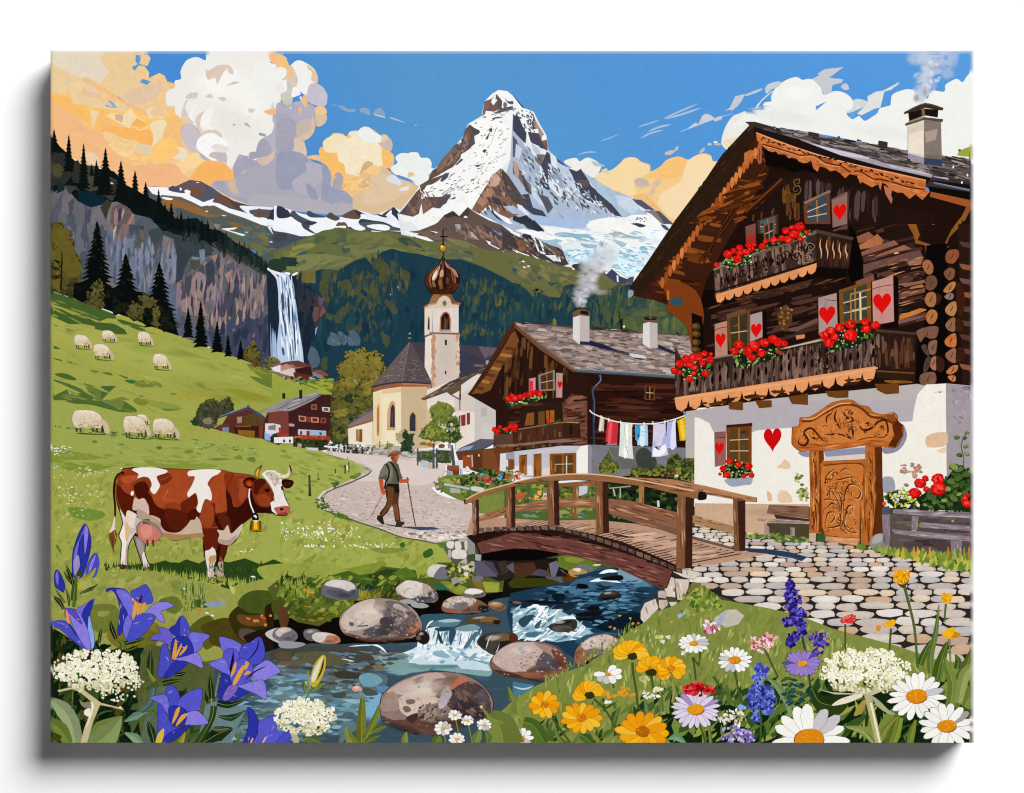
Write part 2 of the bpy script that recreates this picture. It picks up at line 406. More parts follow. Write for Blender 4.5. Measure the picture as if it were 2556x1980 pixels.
# thin streaks
part('painted_cloud','row of thin grey wisps left of the summit')
for s in ('108,108;120,110;128,115;138,114;141,118;136,121;120,118','149,120;152,113;166,115;168,126;158,123','174,122;184,113;192,116;197,130;180,127','205,130;234,140;212,135','97,106;106,108;100,109','250,143;257,144;254,147'): F('93a9c0',s,1,a=.85)
L('d8dfe6','176,125;197,131',2);L('c9cfd6','206,130;233,140',1.5)
part('painted_cloud','thin white streaks right of the summit')
T(2,0)
for s,w in (('165,175;180,170;200,162',2),('216,157;234,149',2.5),('234,149;256,142;277,135',3),('283,133;312,120;350,104',4),('284,134;320,124;355,112',5),('254,158;274,149;298,144',5),('239,170;260,160;284,154',4),('122,201;140,196;160,196',3),('312,158;340,148;376,134;418,122',3),('264,147;276,142',2)):
    L('b9c6d8',s,w,tip=2,a=.8)
F('c7cbd2','314,159;328,152;344,140;348,144;356,128;364,124;374,128;378,134;356,142;328,152',1);F('c2c8d0','378,138;380,132;392,128;392,134',1)
F('bfc6ce','397,120;408,112;412,104;418,91;437,86;430,100;422,110;412,118;406,116',0);E('c9bcae',1480,985,50,22,-20,.3);E('c9bcae',1540,945,25,12,-60,.3);E('c4b8b0',1780,965,35,16,-40,.3);E('d0c4b8',1850,905,20,12);E('e8e4de',1905,885,20,10);E('c4b8b0',1930,905,40,12,0,.3)
part('painted_cloud','cream and orange cloud bank behind the peak')
F('eec98e','148,240;166,234;184,230;200,218;212,207;230,206;242,214;258,220;259,232;278,222;290,210;312,204;330,210;344,202;358,198;372,202;376,212;388,214;398,226;398,300;300,332;280,320;260,300;220,280;180,264',1)
F('f0d6a6','152,240;168,233;186,229;202,217;212,208;230,207;240,215;256,222;257,232;240,244;228,256;232,280;200,270;172,258',1,.02)
F('efd7ae','324,220;340,204;358,200;372,204;376,214;390,218;380,240;340,284;312,320;288,312;272,290;284,270;316,250',1,.02)
F('f0bf74','252,240;280,222;292,212;312,206;326,212;316,240;284,248;260,246',1,a=.8);F('b9b0ae','228,252;236,244;252,248;256,258;240,264',1,a=.8);F('c3b6ac','262,256;274,246;280,252;270,262',1,a=.7)
F('e9b876','226,280;250,276;276,304;292,320;280,320;260,300',1,a=.8);D('224,260;284,252;276,288;236,280',16,16,7,-30,'c4b4aa e9c48c d8bc98','b',a=.6)
F('e9e7e1','96,215;108,208;120,207;126,213;140,206;156,212;166,222;160,236;152,244;140,240;120,230',1);F('b9c2cc','148,212;160,216;173,222;158,223;150,218',1);F('d7cdbd','166,230;176,226;178,230;182,238;170,234',1)
part('painted_cloud','white cloud bank behind the big chalet')
F('e4e2dd','392,176;396,158;402,144;412,130;424,124;460,120;460,220;410,196;396,186',1)
F('ebcf9c','394,176;414,192;432,176;424,168',1,a=.6)
T(3,0)
F('e9e9e5','-24,148;0,122;12,116;24,128;32,124;33,108;38,102;49,100;49,90;58,74;74,62;88,56;98,55;108,60;120,58;132,62;142,74;148,88;168,81;188,85;202,98;204,112;190,122;202,134;212,126;226,137;232,106;246,124;254,112;272,104;275,90;288,82;312,78;340,96;348,84;354,80;374,82;376,70;384,64;398,58;409,64;420,50;440,46;440,210;300,192;120,158;0,144',1,.02)
O('5597d4','230,90;228,106;232,112;220,124;202,134;190,123;202,118;204,98;216,96');F('cfd3d2','202,112;204,98;216,96;228,100;230,106;220,114;190,123',1);O('6aa3d4','194,124;226,109;212,120;200,134')
F('d9dbd8','230,91;246,82;260,80;290,64;288,68;276,78;262,82;254,112;244,114;226,128;210,124;230,104',0);O('5597d4','261,84;275,79;282,70;275,90;273,108;254,113');O('5a9ad5','220,126;243,114;246,125;227,137')
O('5a9ad5','132,110;154,100;134,117');F('c3c6cc','136,48;150,40;185,36;174,44;158,56;184,59;182,65;164,70;162,82;148,88;142,74;126,58;140,51',0);F('c0c4c8','180,72;188,66;193,70;195,78;185,78',1)
F('c3c9cf','38,74;48,66;66,63;64,72;50,78;40,86',1);F('bdc6ce','0,88;18,80;33,76;26,82;4,90',1);L('c9cfd2','22,114;30,100;48,84;56,80',4,3,tip=2);O('4f93d4','24,112;32,112;33,120;26,127')
E('5a9ad5',50,595,22,14);L('d7d9d8','20,114;26,104',5,3);soft('dcdcd8',400,650,400,90,8,.5);soft('dddcda',1300,800,400,90,8,.5);soft('f2f2ef',500,420,200,90,0,.6)
F('a9ad3c','398,202;402,194;412,189;440,180;440,208',0);E('6a6a30',2015,962,14)
# ================= mountains =================
part('painted_ridge','snowy brown ridge below the clouds at the left')
T(0,0)
O('5b5a60','186,262;200,260;226,262;240,260;266,248;288,251;308,262;328,276;350,288;378,296;422,300;428,302;437,306;437,380;180,380;180,280')
F('f0f2f6','187,262;202,261;224,262;232,266;250,272;260,266;268,269;268,276;286,286;292,290;312,283;309,290;338,295;338,301;380,312;410,320;437,328;437,336;400,332;370,320;338,309;300,296;288,298;268,288;244,280;216,280;196,274',0)
F('4f5263','226,266;234,259;246,264;258,271;252,273;234,270',1);F('6a5a60','246,260;268,248;288,251;296,266;288,280;270,276;268,269;252,262',0)
F('7a5340','267,274;272,264;284,266;290,272;280,279;270,279',1);F('5a5a68','288,252;308,262;322,274;312,283;292,290;270,279;290,276;296,266',0);F('6a5246','312,288;312,284;328,276;340,282;352,300;338,300',0)
F('54484a','328,276;352,290;378,296;364,298;376,312;352,302;340,286',0);O('f3f4f6','278,252;285,253;280,254');F('f1f3f6','248,262;252,266;248,268',1)
F('e9eef4','360,298;376,297;422,300;420,304;398,303;378,306;386,318;376,312',1);F('665650','385,316;396,301;418,312;419,318;396,319',0);F('323a4c','416,316;418,308;430,297;437,300;437,312;430,320;412,322',1)
F('f2f4f8','426,306;437,308;437,314;428,312',1)
F('6b6258','212,276;250,280;288,298;312,296;340,310;370,322;402,334;437,340;437,380;220,380;212,300',0)
F('93693f','218,284;260,290;296,308;306,318;276,312;240,300;220,300',1);F('4f5a5a','242,300;276,312;300,320;290,332;250,324',1);F('7d6a50','300,312;340,320;370,330;330,332',1)
F('f3f5f7','214,280;234,283;230,286;218,284',1);E('f3f5f7',1492,1535,14,5);F('eef1f5','326,314;338,316;334,318',1)
T(0,1)
F('56605c','296,-12;340,-16;437,12;460,32;460,112;437,96;416,64;380,36;340,12',0)
for c,s in (('8a6038','338,-4;360,-2;368,4;364,12;352,8'),('5c6e50','300,8;340,18;372,26;396,44;416,70;372,36;340,24'),('6f7a4a','380,40;408,42;437,50;437,80;410,70'),('3f5a66','408,38;420,30;437,26;437,50;416,48'),('7a7440','392,16;412,22;412,32;398,30'),('8b8a78','312,0;328,2;340,12;320,10'),('3b4c3e','416,74;426,70;437,76;437,90;424,84'),('4b606e','370,4;392,12;380,18;356,12'),('51646a','396,2;416,16;437,22;437,30;412,24')):
    F(c,s,1,.1)
D('300,4;380,-4;437,12;437,60;410,60;360,28',60,26,9,20,'60685a 72764c 4c5c5e 7e6c46 53666c','q')
for s in ('326,8;356,6;350,10;338,11;372,20;366,22;330,10','370,14;378,15;372,16','396,0;437,6;437,12;420,6','413,6;418,4;422,16;432,23;422,18','414,33;422,32;423,35','422,29;437,26;437,30'): F('eef0f3',s,0)
part('painted_ridge','dark snow-patched ridge left of the peak')
T(1,0)
O('eef0f4','-12,296;12,302;40,312;84,318;120,318;140,304;180,314;212,300;230,306;270,320;320,328;320,412;-12,412')
for c,s in (('323a4a','-6,298;6,300;14,308;20,316;8,320;-6,318'),('54565e','19,309;26,306;34,314;50,322;68,330;52,332;36,328;22,318'),('4b5060','49,312;54,306;66,312;86,318;70,319;56,318'),('5b4f4c','86,316;94,309;102,314;112,320;104,325;90,320'),
             ('6a5444','115,317;132,306;142,304;150,312;150,320;140,322'),('3e3f42','140,304;160,312;180,314;188,315;172,314;152,312;148,318'),('3c4450','182,312;200,316;198,319;186,316'),('55514f','192,312;212,300;204,308;196,316'),('2f3a4a','212,299;222,308;236,320;260,329;246,331;226,328;216,318;208,310'),
             ('3a4450','150,322;172,324;196,328;210,338;152,338'),('6b4f40','108,328;120,330;128,338;108,338'),('33404f','40,328;64,326;70,332;52,333')):
    F(c,s,1,.08)
L('f4f5f7','208,306;207,314;200,318',4,1);L('3c4656','12,304;22,318',3)
F('e4e9f0','152,312;180,318;196,320;208,314;218,328;200,328;176,322',1);F('f2f3f6','226,314;250,319;266,308;280,328;240,328',1)
T(1,1)
O('516058','-48,66;20,30;52,22;96,6;160,4;200,12;248,16;300,34;437,60;437,140;-32,140')
for c,s in (('4a5060','-12,12;12,12;34,22;52,23;20,34;-12,46'),('43484e','-12,22;8,16;12,26;-8,34'),('e9eef4','-12,4;12,12;34,19;32,21;12,16;-12,12'),('eef1f5','-12,-4;24,-4;42,4;66,18;50,22;34,18;12,8;-12,6'),
             ('4a4f58','40,-4;54,2;66,8;66,18;54,14;42,6'),('eef1f5','54,6;76,-4;104,0;100,8;80,12;68,17;62,14'),('6b564a','106,0;120,-4;126,3;122,6;106,4'),('f1f3f6','104,4;122,3;121,8;106,7'),('eef1f5','128,-4;148,-2;160,8;150,12;136,8'),
             ('565a60','148,-2;180,-4;210,4;240,12;200,12;166,10;158,6'),('f0f2f5','162,3;180,0;200,2;206,8;196,12;172,8'),('e8edf3','200,-4;222,2;244,12;260,8;290,-4'),('eef1f5','171,12;200,15;203,17;180,16')): F(c,s,1)
T(1,1)
MUTE[0]=.28
part('painted_peak','steep pyramid peak covered with snow')
T(1,0)
PK='398,86;410,79;426,81;437,90;460,114;476,120;488,144;500,164;504,192;536,224;564,228;580,252;624,272;680,292;712,320;740,336;740,420;240,420;220,312;236,296;254,272;262,258;278,242;286,230;293,226;304,208;320,192;328,182;340,178;348,152;354,142;378,128;384,100'
O('dfe4ea',PK)
O('efefee','398,86;410,79;426,81;437,90;460,114;448,140;438,152;446,172;432,188;436,204;416,226;380,270;350,304;330,332;260,340;224,308;262,260;288,230;320,196;348,160;380,128;384,100')
O('a9bad0','437,128;452,144;460,196;476,220;496,250;528,284;580,312;620,328;720,340;720,380;420,380;410,312;420,250;432,210')
br='7b5646'
for c,s in (('7a5a50','384,100;396,96;406,86;416,100;414,114;402,120;386,118;385,124;379,129;382,112'),('8a6656','385,100;396,98;392,112;386,116;380,128'),('f3f3f1','398,96;406,86;404,96;408,98;400,108;396,102'),('5d5460','406,86;417,100;416,114;408,116;410,100'),
             ('6b5148','348,152;356,144;374,154;376,160;364,166;366,180;356,188;340,200;338,208;324,224;316,228;296,240;278,249;280,240;286,230;293,226;304,208;320,192;328,182;340,178'),
             ('8a6450','320,192;330,186;340,198;328,216;308,224;296,236;293,226;304,208'),('82604f','348,158;352,152;358,170;348,184;340,190'),('4c4c58','356,144;374,154;374,162;360,160;358,152'),('575560','366,166;358,188;344,198;352,180'),
             ('4e4b52','328,220;340,208;344,210;332,220'),('6b5248','262,258;278,248;296,242;312,236;296,250;272,264;264,270'),('705448','222,312;236,296;254,272;262,264;266,288;260,312;246,319;232,318'),
             ('8b644e','248,304;260,284;265,290;258,308;246,319;238,316'),('46506a','226,308;240,294;236,312'),('6e5146','264,284;280,280;300,280;320,274;320,280;300,302;286,300;268,313'),('8a6552','266,288;280,282;284,294;278,306;268,313'),('51525e','292,302;300,288;320,274;312,292'),
             ('4f5462','300,250;308,236;318,234;314,244;304,252'),('a79a8e','312,250;320,238;329,234;320,248')):
    F(c,s,0,.12)
F('9c7058','344,176;349,160;352,180;347,192',1,a=.8);F('9c7058','308,218;324,204;320,216',1,a=.8)
F('f4f3f0','354,142;370,136;392,130;416,140;430,148;426,180;420,192;410,220;390,246;370,260;376,230;360,200;370,168;376,156;364,150',0,.02)
F('f2f1ef','276,258;304,254;328,236;360,212;380,212;400,220;388,240;370,260;340,280;328,266;300,274;266,284;266,270',0,.02)
D('356,144;430,148;426,180;410,216;376,250;340,270;320,260;356,216;376,172',70,9,2.4,-28,'6a6460 8a8076 4b4f58','s',20,edge=0)
D('268,266;320,246;390,248;364,284;300,280;272,284',46,12,3.2,-24,'5c5a5e 8d8478 77808e','s',20,edge=0)
D('380,120;426,112;430,140;380,140',22,10,3,-12,'4a4f5c 8a8f98 6f6662','s',edge=0)
for s in ('397,132;410,129;417,131;400,134','364,142;370,139;368,143','385,172;388,166;394,158;390,172','379,194;384,190;388,192;384,198','362,220;372,220;380,217;372,224','359,250;366,244;364,249','392,152;398,150;398,158;393,158','317,285;330,279;328,284','262,320;274,320;270,325'): F('4f5054',s,0)
for s in ('408,148;402,160;396,180;388,186','328,260;340,242','424,198;392,216','384,180;378,188'): L('6d6862',s,1.2,.5)
F('4a5570','437,88;460,114;472,122;486,148;500,170;503,192;488,188;480,172;472,164;460,168;444,152;437,148',0,.1)
F('eef0f0','426,81;437,90;454,112;474,119;478,128;472,140;476,160;484,184;468,180;460,160;450,140;438,124;424,112;416,108;420,96;408,84',0,.03)
D('436,112;476,120;476,160;460,160;448,140',46,7,3.4,60,'32404e 54606a 7a808a','b',30,edge=0)
F('4a6078','422,94;428,100;437,100;437,106;428,104',1);F('5a5f6c','408,118;420,112;437,109;437,116;420,120;402,125',0);F('8a6a58','419,104;424,102;426,109;420,112',1)
T(2,0)
F('b98d76','37,138;43,136;50,150;60,166;65,176;66,190;56,184;52,166;44,154',0,.1);F('8a5a44','54,176;63,172;66,186;63,192;56,186',0);F('f0efee','34,156;46,152;48,160;40,160',1);F('eceef0','54,170;59,163;64,170;58,174',1)
for c,s in (('3f4860','0,138;6,124;12,130;18,146;26,160;24,180;8,164;0,154'),('4b4c5c','28,158;46,160;54,176;66,194;48,184;34,178'),('5b5f72','0,164;8,174;12,192;6,204;0,206'),('9db2cc','12,176;30,190;46,210;52,230;36,238;18,220;8,200'),('c5d3e2','6,180;18,190;12,210;4,204'),
             ('b9c9dc','34,176;50,192;56,212;46,208;38,192'),('7c6a68','42,200;58,200;63,202;60,216;52,222;42,212'),('b07a50','56,208;63,202;62,214;58,217'),('454a5e','64,194;70,200;72,216;80,240;92,256;80,252;70,240;66,252;70,266;62,272;50,262;52,246;60,236;54,220'),('4e5060','66,192;80,206;86,210;96,218;99,226;88,222;80,212'),
             ('8fa6c4','70,216;90,236;104,260;92,266;76,248'),('b9cbe0','80,212;104,226;112,240;120,260;112,276;94,248;84,230'),('d7e1ec','68,196;80,204;84,214;76,212'),('43465a','104,226;120,232;128,227;136,240;148,260;168,276;186,292;202,312;206,318;190,314;170,298;152,286;144,288;128,280;120,264;112,240'),
             ('6a5450','120,248;138,248;144,258;136,264'),('5f6274','124,266;140,284;128,280'),('a6c3dc','132,232;152,246;176,260;196,272;222,280;230,286;240,304;256,312;220,320;206,318;186,294;160,272;140,246'),('c3d5e6','192,276;224,282;240,300;224,312;200,296'),('4f5a78','224,284;242,286;266,304;250,304;234,294'),
             ('8d7a78','246,306;268,306;280,316;284,331;270,328;258,316'),('54586e','268,306;276,307;302,331;284,331;278,320'),('e5e9ee','250,308;260,312;280,331;266,331')):
    F(c,s,0,.1)
F('a6bcd8','24,236;52,260;72,270;104,288;120,266;140,290;170,300;200,320;200,340;100,340;40,312;20,280',0,.06)
for c,s in (('c3d3e4','12,226;36,260;48,280;66,300;52,296;28,266'),('7f6a66','0,212;8,218;16,236;34,258;36,276;22,262;10,244;0,236'),('c49a80','0,216;6,214;12,230;10,246;4,240'),('4b4a5c','16,238;26,254;35,277;24,268'),('414a60','0,266;16,276;30,274;38,300;56,306;66,320;50,318;36,312;18,298;4,286'),
             ('d8e2ee','0,276;12,290;30,312;40,320;20,312;0,294'),('a07a66','0,264;14,274;26,284;12,280'),('5a5a66','46,272;52,276;66,280;76,300;66,312;58,294'),('605a60','96,264;103,274;98,288;91,282'),('5b5862','108,278;114,274;115,284'),('46505e','84,308;96,320;105,328;92,328;96,322'),('6c6866','126,296;140,296;148,305;136,300'),('55545c','50,248;60,262;54,264'),('7e8a9c','148,300;170,314;160,310'),
             ('eff0f0','138,324;168,328;200,328;220,331;220,344;138,344'),('f0f0ef','208,320;224,314;246,313;266,320;280,331;280,344;220,344;220,328'),('2f3a46','0,314;12,318;26,314;40,331;16,331;0,324'),('e8ebee','40,328;80,326;120,331;120,344;40,344')): F(c,s,0,.08)
D('20,180;100,240;180,300;140,312;60,284;12,240',170,17,4.5,56,'545a6e c9d6e4 8198b8 6a6468 dde5ee 42485c','s',18,edge=0)
D('104,236;180,300;200,320;152,296',60,14,4,50,'d0dae6 5a5e70 9aa9bf 3c4256','s',20,edge=0)
D('234,314;252,320;252,328;230,324',12,4,3,0,'4a4a50','b',edge=0)
D('26,120;44,128;40,160;24,152',36,5,3,60,'33424c 55606a','b',edge=0)
T(1,0)
for c,s in (('f2f1ee','340,280;380,260;392,256;360,300;320,324;260,332;226,324;224,312;260,320;290,308'),('8f6146','360,304;370,286;386,260;398,240;414,226;426,250;440,280;450,312;420,324;390,312;374,312'),('b57c58','370,290;388,264;400,264;398,280;380,300'),('cfa083','388,258;398,238;412,230;416,240;410,258;400,262'),('5b4f52','398,266;416,262;416,280;406,276'),('3f4458','396,278;412,284;420,298;400,292'),('584a4a','416,226;430,242;450,272;466,300;440,292;424,272'),
             ('f2f2f0','374,312;386,300;392,296;410,312;428,320;437,331;400,328'),('94aed6','376,312;390,302;412,318;428,331;412,331'),('3c4864','390,302;402,310;420,328;406,320'),('a9bede','418,298;437,296;460,312;437,312')): F(c,s,0,.1)
D('360,304;398,244;416,228;437,260;437,300;390,312',60,16,6,60,'7a5240 a97355 54434a c6947a 43445a','s',18,edge=0)
D('234,300;264,266;300,280;284,300;246,318',36,14,5,60,'6a4c40 94705c 4a4c5c','s',18,edge=0)
D('290,236;328,192;348,160;360,172;328,216;300,236',46,14,5,-60,'6a4c40 94705c 54505c a58070','s',18,edge=0)
# brown foothills in front of the peak
part('painted_foothill','brown rocky foothills streaked with snow')
T(1,0)
O('6e4f44','292,332;308,314;324,306;336,316;352,299;370,312;392,324;412,338;437,344;480,380;400,420;240,360')
F('3b3a44','308,314;326,307;338,318;324,316;312,322',0);F('9a664c','312,331;318,320;336,320;330,336',0);F('4a3c3e','338,318;352,300;356,308;348,324',0);F('eef0f4','344,318;348,315;352,318;348,322',0);F('8a5c48','364,331;370,320;392,326;398,336',0)
T(1,1)
F('6c5448','240,14;260,12;290,0;308,-12;380,-12;412,0;437,12;464,52;500,66;500,84;437,66;360,40;300,24',0,.1)
for c,s in (('8d6652','328,8;352,0;360,12;370,30;348,26'),('9d7258','366,4;390,8;402,24;380,28'),('4b4658','380,0;404,12;418,32;400,24;386,14'),('5e4a4c','340,-4;352,4;340,12;328,4'),('4a4a5e','412,4;437,20;437,46;422,30'),('90705a','400,24;422,36;428,50;408,40'),('7a6452','260,14;300,12;324,26;290,30;268,22'),('a8a69c','328,0;338,0;340,10;330,8'),('4a5a7a','312,6;324,4;324,12;314,12'),('b7a99a','346,16;360,14;374,30;360,24')): F(c,s,0,.1)
D('260,16;340,0;420,12;437,48;380,34;300,26',70,16,6,50,'7b5a4c 9a7460 54464c 6a5446','q',30,edge=0)
D('400,8;437,12;437,56;412,36',20,14,5,50,'4a4a60 8a8fa8','s',edge=0)
for s in ('232,14;240,13;250,19;274,24;292,34;276,31;256,25','240,24;246,26;242,28','280,12;296,15;294,17','138,18;168,31;166,34;152,29','148,33;154,34;150,36','169,19;178,20;176,21','189,21;198,22;192,23','217,37;233,39;232,41','217,41;226,42;220,43','128,18;136,22;132,21','146,38;154,40;150,41',
          '386,30;396,34;394,37;412,46;410,47;392,38','417,50;434,57;432,60;422,56','414,0;437,12;437,18'):
    F('eff1f4',s,0)
MUTE[0]=0
part('painted_glacier','pale blue glacier at the foot of the peak')
T(2,1)
O('dfe8ea','52,18;60,12;48,0;64,-4;112,10;140,-8;152,-4;180,-14;220,-10;240,0;284,8;304,2;296,12;276,36;258,60;236,90;218,102;198,88;180,76;152,60;128,76;104,68;90,40')
for c,s in (('a9bcdc','30,-18;80,-12;138,-10;138,6;112,10;80,4;48,0'),('c3d4e4','112,8;148,8;140,12'),('f0f1ef','138,2;152,-8;180,-12;212,-8;240,0;284,12;280,30;260,24;200,18;152,12;140,4'),('eeefee','30,12;80,6;128,12;180,24;240,30;276,40;260,52;220,48;168,36;120,30;92,36;52,28;36,20'),
             ('8fb4c8','78,18;96,15;120,18;140,19;152,26;164,32;148,33;124,30;112,25;88,24'),('94b6c6','130,36;152,38;166,36;170,42;152,45;134,43'),('a3bfc8','183,17;200,14;216,20;244,26;236,28;200,24;186,21'),('b8ab9a','184,17;200,14;212,20;192,22'),('9fc3d0','58,32;76,29;94,31;80,37;66,37'),('9cc0cf','188,28;212,36;206,44;196,36'),('86b7cb','238,44;246,41;254,48;244,54'),
             ('3d3f54','222,-1;236,-2;250,3;240,6;230,2'),('4a4c60','278,1;286,2;294,10;288,11'),('a9d0e0','96,50;120,47;152,54;160,62;140,72;112,70;100,62'),('e9f1f3','104,52;124,50;144,58;128,66;112,62'),('5fa4c8','138,68;146,60;156,54;160,58;148,66'),('d9ecf2','180,66;200,60;230,66;256,66;240,86;220,100;200,90;188,80')): F(c,s,1,.05)
D('96,48;160,46;156,66;128,74;104,70',60,18,3.5,-8,'f0f5f5 86bcd6 bfe0ea 5c9fc4 d4e8ee','s',25,edge=0)
D('176,48;266,48;236,90;218,100;184,78',140,17,4,20,'f1f6f5 9ccbe0 c6e4ee 6cb0d2 e0f0f3 88bfd8','s',25,edge=0)
D('60,12;280,12;266,50;180,46;92,38',110,24,3.2,8,'f3f5f3 b4ccd8 d6e3e6 9cbecc','s',12,edge=0)
for s in ('192,50;212,56;230,60','164,30;168,38;166,43','210,20;240,27','128,35;132,41;152,44','200,60;216,66;236,70','96,52;104,60;120,66'): L('7fa9b8',s,1.6,.8)
part('painted_foothill','dark rock spur beside the glacier')
O('4a4040','-20,12;0,18;12,26;20,18;34,19;48,30;66,38;86,44;94,50;102,70;106,75;90,80;60,66;30,58;0,50;-20,46')
for c,s in (('775546','12,28;26,32;42,48;30,50;16,40'),('37343e','20,18;34,20;46,52;36,44;26,30'),('8a6248','4,24;16,34;26,50;12,52'),('6b5c52','48,32;80,44;90,60;68,50'),('e6ebf2','33,19;40,22;50,50;60,53;60,57;48,53;42,38'),('eef1f4','48,28;56,36;62,56;58,54;52,38'),('dfe4ea','60,58;80,58;88,62;91,71;76,68;66,62'),('edf0f3','-4,12;12,18;19,26;12,24;-4,16'),
             ('edf0f3','0,44;12,52;30,58;33,64;28,67;12,56;0,49'),('f2f2f0','33,55;50,65;44,64'),('f2f3f4','72,66;82,70;76,69'),('36404e','20,0;40,-8;60,12;48,14;28,8'),('36343e','20,-12;32,-12;60,15;44,10'),('f0f2f3','4,12;20,8;48,16;60,28;40,22;16,16')): F(c,s,0,.1)
D('-12,16;20,20;80,44;100,68;40,56;-12,44',50,14,5,45,'5b4a48 7d5c4a 3a363e 8a6a54 9a9a98','s',20,edge=0)
# green upper slopes
part('painted_hillside','green alpine pasture slope in the distance')
T(1,1)
A=O('6f7440','-12,52;20,40;50,24;80,14;108,6;128,8;160,14;200,14;240,22;280,32;312,32;360,42;400,60;437,72;460,84;460,200;-12,200')
for c,s in (('7c7f48','120,20;180,14;218,30;216,37;180,38;124,30'),('5c6b46','108,12;124,12;120,40;104,40'),('4f6248','64,28;72,21;86,26;68,37'),('47594a','116,43;136,41;128,52;118,54'),('4a5a4e','56,60;80,52;78,58;66,70;56,74'),('3e5244','220,28;240,26;270,46;264,50;236,40'),('3f5448','94,36;112,32;124,30;104,38'),('4a5c56','72,76;88,68;110,62;104,66;74,80'),('43565c','32,56;46,48;52,52;44,58;24,66;20,62'),
             ('8a8a4c','12,48;50,36;66,40;40,52;12,66'),('858a50','0,66;60,56;112,60;140,68;80,84;0,88'),('7d8050','136,40;200,42;240,50;180,52;140,60'),('6a6c50','312,42;340,50;380,60;410,70;437,86;437,108;380,74;340,66;312,56'),('4b5052','344,50;380,56;410,66;430,76;396,68;360,58'),('8a7a68','398,68;410,69;412,76;400,76'),('3b4c5a','426,82;437,86;437,92;430,88'),('7c7a50','312,28;340,30;372,44;340,42')): F(c,s,1,.08)
D(A,330,(14,40),(4,12),lambda x,y: -18 if x < 1010 else 22,'747a44 7f8349 6a7044 5e6a46 868850 77734c','q',14,edge=1,a=.75)
D('16,22;52,22;52,60;12,58',8,3,9,0,'3c4f44','l')
D('380,60;437,76;437,104;380,72',24,18,7,28,'5b6258 71724c 8a7c5a 47525a','q',edge=0)
T(2,1)
O('6c6c42','-84,40;-40,50;12,54;30,60;60,68;84,76;112,82;128,74;152,80;180,96;218,104;236,112;236,160;-12,160;-52,100')
for c,s in (('4c5c4a','12,66;18,62;20,70;10,70'),('44564e','44,94;52,94;56,102;48,104'),('3d5248','66,104;84,106;80,114;70,115'),('2f5060','0,78;8,88;6,96;0,94'),('456058','24,104;34,112;24,110'),('4b5a50','80,82;100,94;86,88'),('3a3c38','112,76;140,74;140,84;120,86')): F(c,s,1,.08)
D('-12,56;112,84;128,112;-12,112',90,(12,30),(4,10),24,'74754a 676c42 7f7c4e 5c6444 8a8258','q',a=.8)
F('3f4664','174,96;186,84;198,94;202,98;218,104;212,112;196,112',0,.08);F('e8eef2','195,96;198,96;199,108;196,109',0);F('4a5068','212,108;218,100;228,98;226,112',0)
for x,y in ((108,404),(148,395),(98,350),(570,420)): E('f0f0ee',x,y,14,7)
# dark forest slopes
part('painted_forest','dark blue-green forested slope behind the village','stuff')
T(1,1)
A=O('1d3c4a','20,96;36,104;66,112;66,88;80,84;86,90;112,86;120,80;140,68;160,62;172,76;190,52;210,46;230,52;260,56;300,66;340,66;380,80;420,100;440,112;460,128;460,340;12,340;20,200')
T(2,1)
A2=O('213f4b','-12,108;12,112;30,128;50,128;66,136;88,138;96,116;112,112;128,124;152,128;172,140;188,120;220,112;240,128;284,140;296,156;328,164;340,180;340,212;240,200;100,192;-12,180')
O('47583c','148,140;172,128;200,112;232,128;284,144;294,156;328,166;340,180;340,210;272,206;200,198;152,192;140,160')
T(1,1)
D(A,260,(8,20),(22,60),0,'1a3645 20414e 183240 24454f 1d3a4a 28484c','l',10)
G0='20,96;112,86;172,76;250,60;250,140;180,160;120,180;60,180'
for s in ('80,84;112,86;96,112;100,132;88,152;72,124;76,104','138,94;160,90;174,96;172,112;184,128;192,156;176,140;156,124;140,112','170,66;190,62;204,80;210,68;218,76;208,94;192,96;176,84','212,88;224,94;222,104;214,100','230,84;242,90;244,112;234,112;226,98','108,108;128,104;132,120;112,128','112,160;120,152;120,166;114,186;102,186;100,172','124,148;130,144;128,160;122,172;118,166',
          '140,124;170,140;174,158;152,140','146,186;152,196;148,204;140,198','176,182;184,194;180,200','168,180;172,192;166,196','198,140;216,152;222,168;210,168;200,154','84,164;100,172;96,182;86,176','188,202;206,212;202,234;196,232','136,156;144,152;146,166','76,254;88,248;88,272;80,274;76,264'):
    F('4f5638',s,0,.15,wob=1.2)
D('70,86;250,68;240,140;160,170;76,140',110,(5,12),(16,44),4,'4a5438 56592f 3c4a3e 2b4046 5c6040','s',12)
D('80,140;220,140;220,230;100,220',60,(4,10),(12,40),8,'3e4a3e 33444a 4c523c','s',12)
for s in ('88,218;98,204;110,212;108,228;90,226','108,202;128,212;140,222;116,220','128,202;140,200;150,214;148,228;138,220','44,234;60,230;70,240;74,262;60,270;44,256'): F('516473',s,1,.12)
D('90,200;152,200;148,230;92,228',26,12,22,-25,'56697a 4a5f6c 60707a','q')
F('3f3640','56,144;70,134;80,140;86,152;74,180;66,196;54,184;58,164',1,.1);F('6b4c48','60,160;72,156;70,180;56,184',1);F('7a5448','74,166;80,152;86,164;74,176',0);F('5c5264','70,136;84,140;74,160',0);F('94a8b8','64,198;70,192;66,209',0)
D('20,100;66,112;64,200;52,250;30,180',40,(12,24),(20,60),3,'16222e 1c2c38 22313c 2c2a36','q')
F('6f6738','22,96;50,88;64,94;60,108;46,110;30,102',1,.12);L('2a3a3a','0,68;30,71',18,22)
D('0,66;40,70;38,80;0,80',16,(14,24),(10,18),0,'1f3a30 2c4434','b');
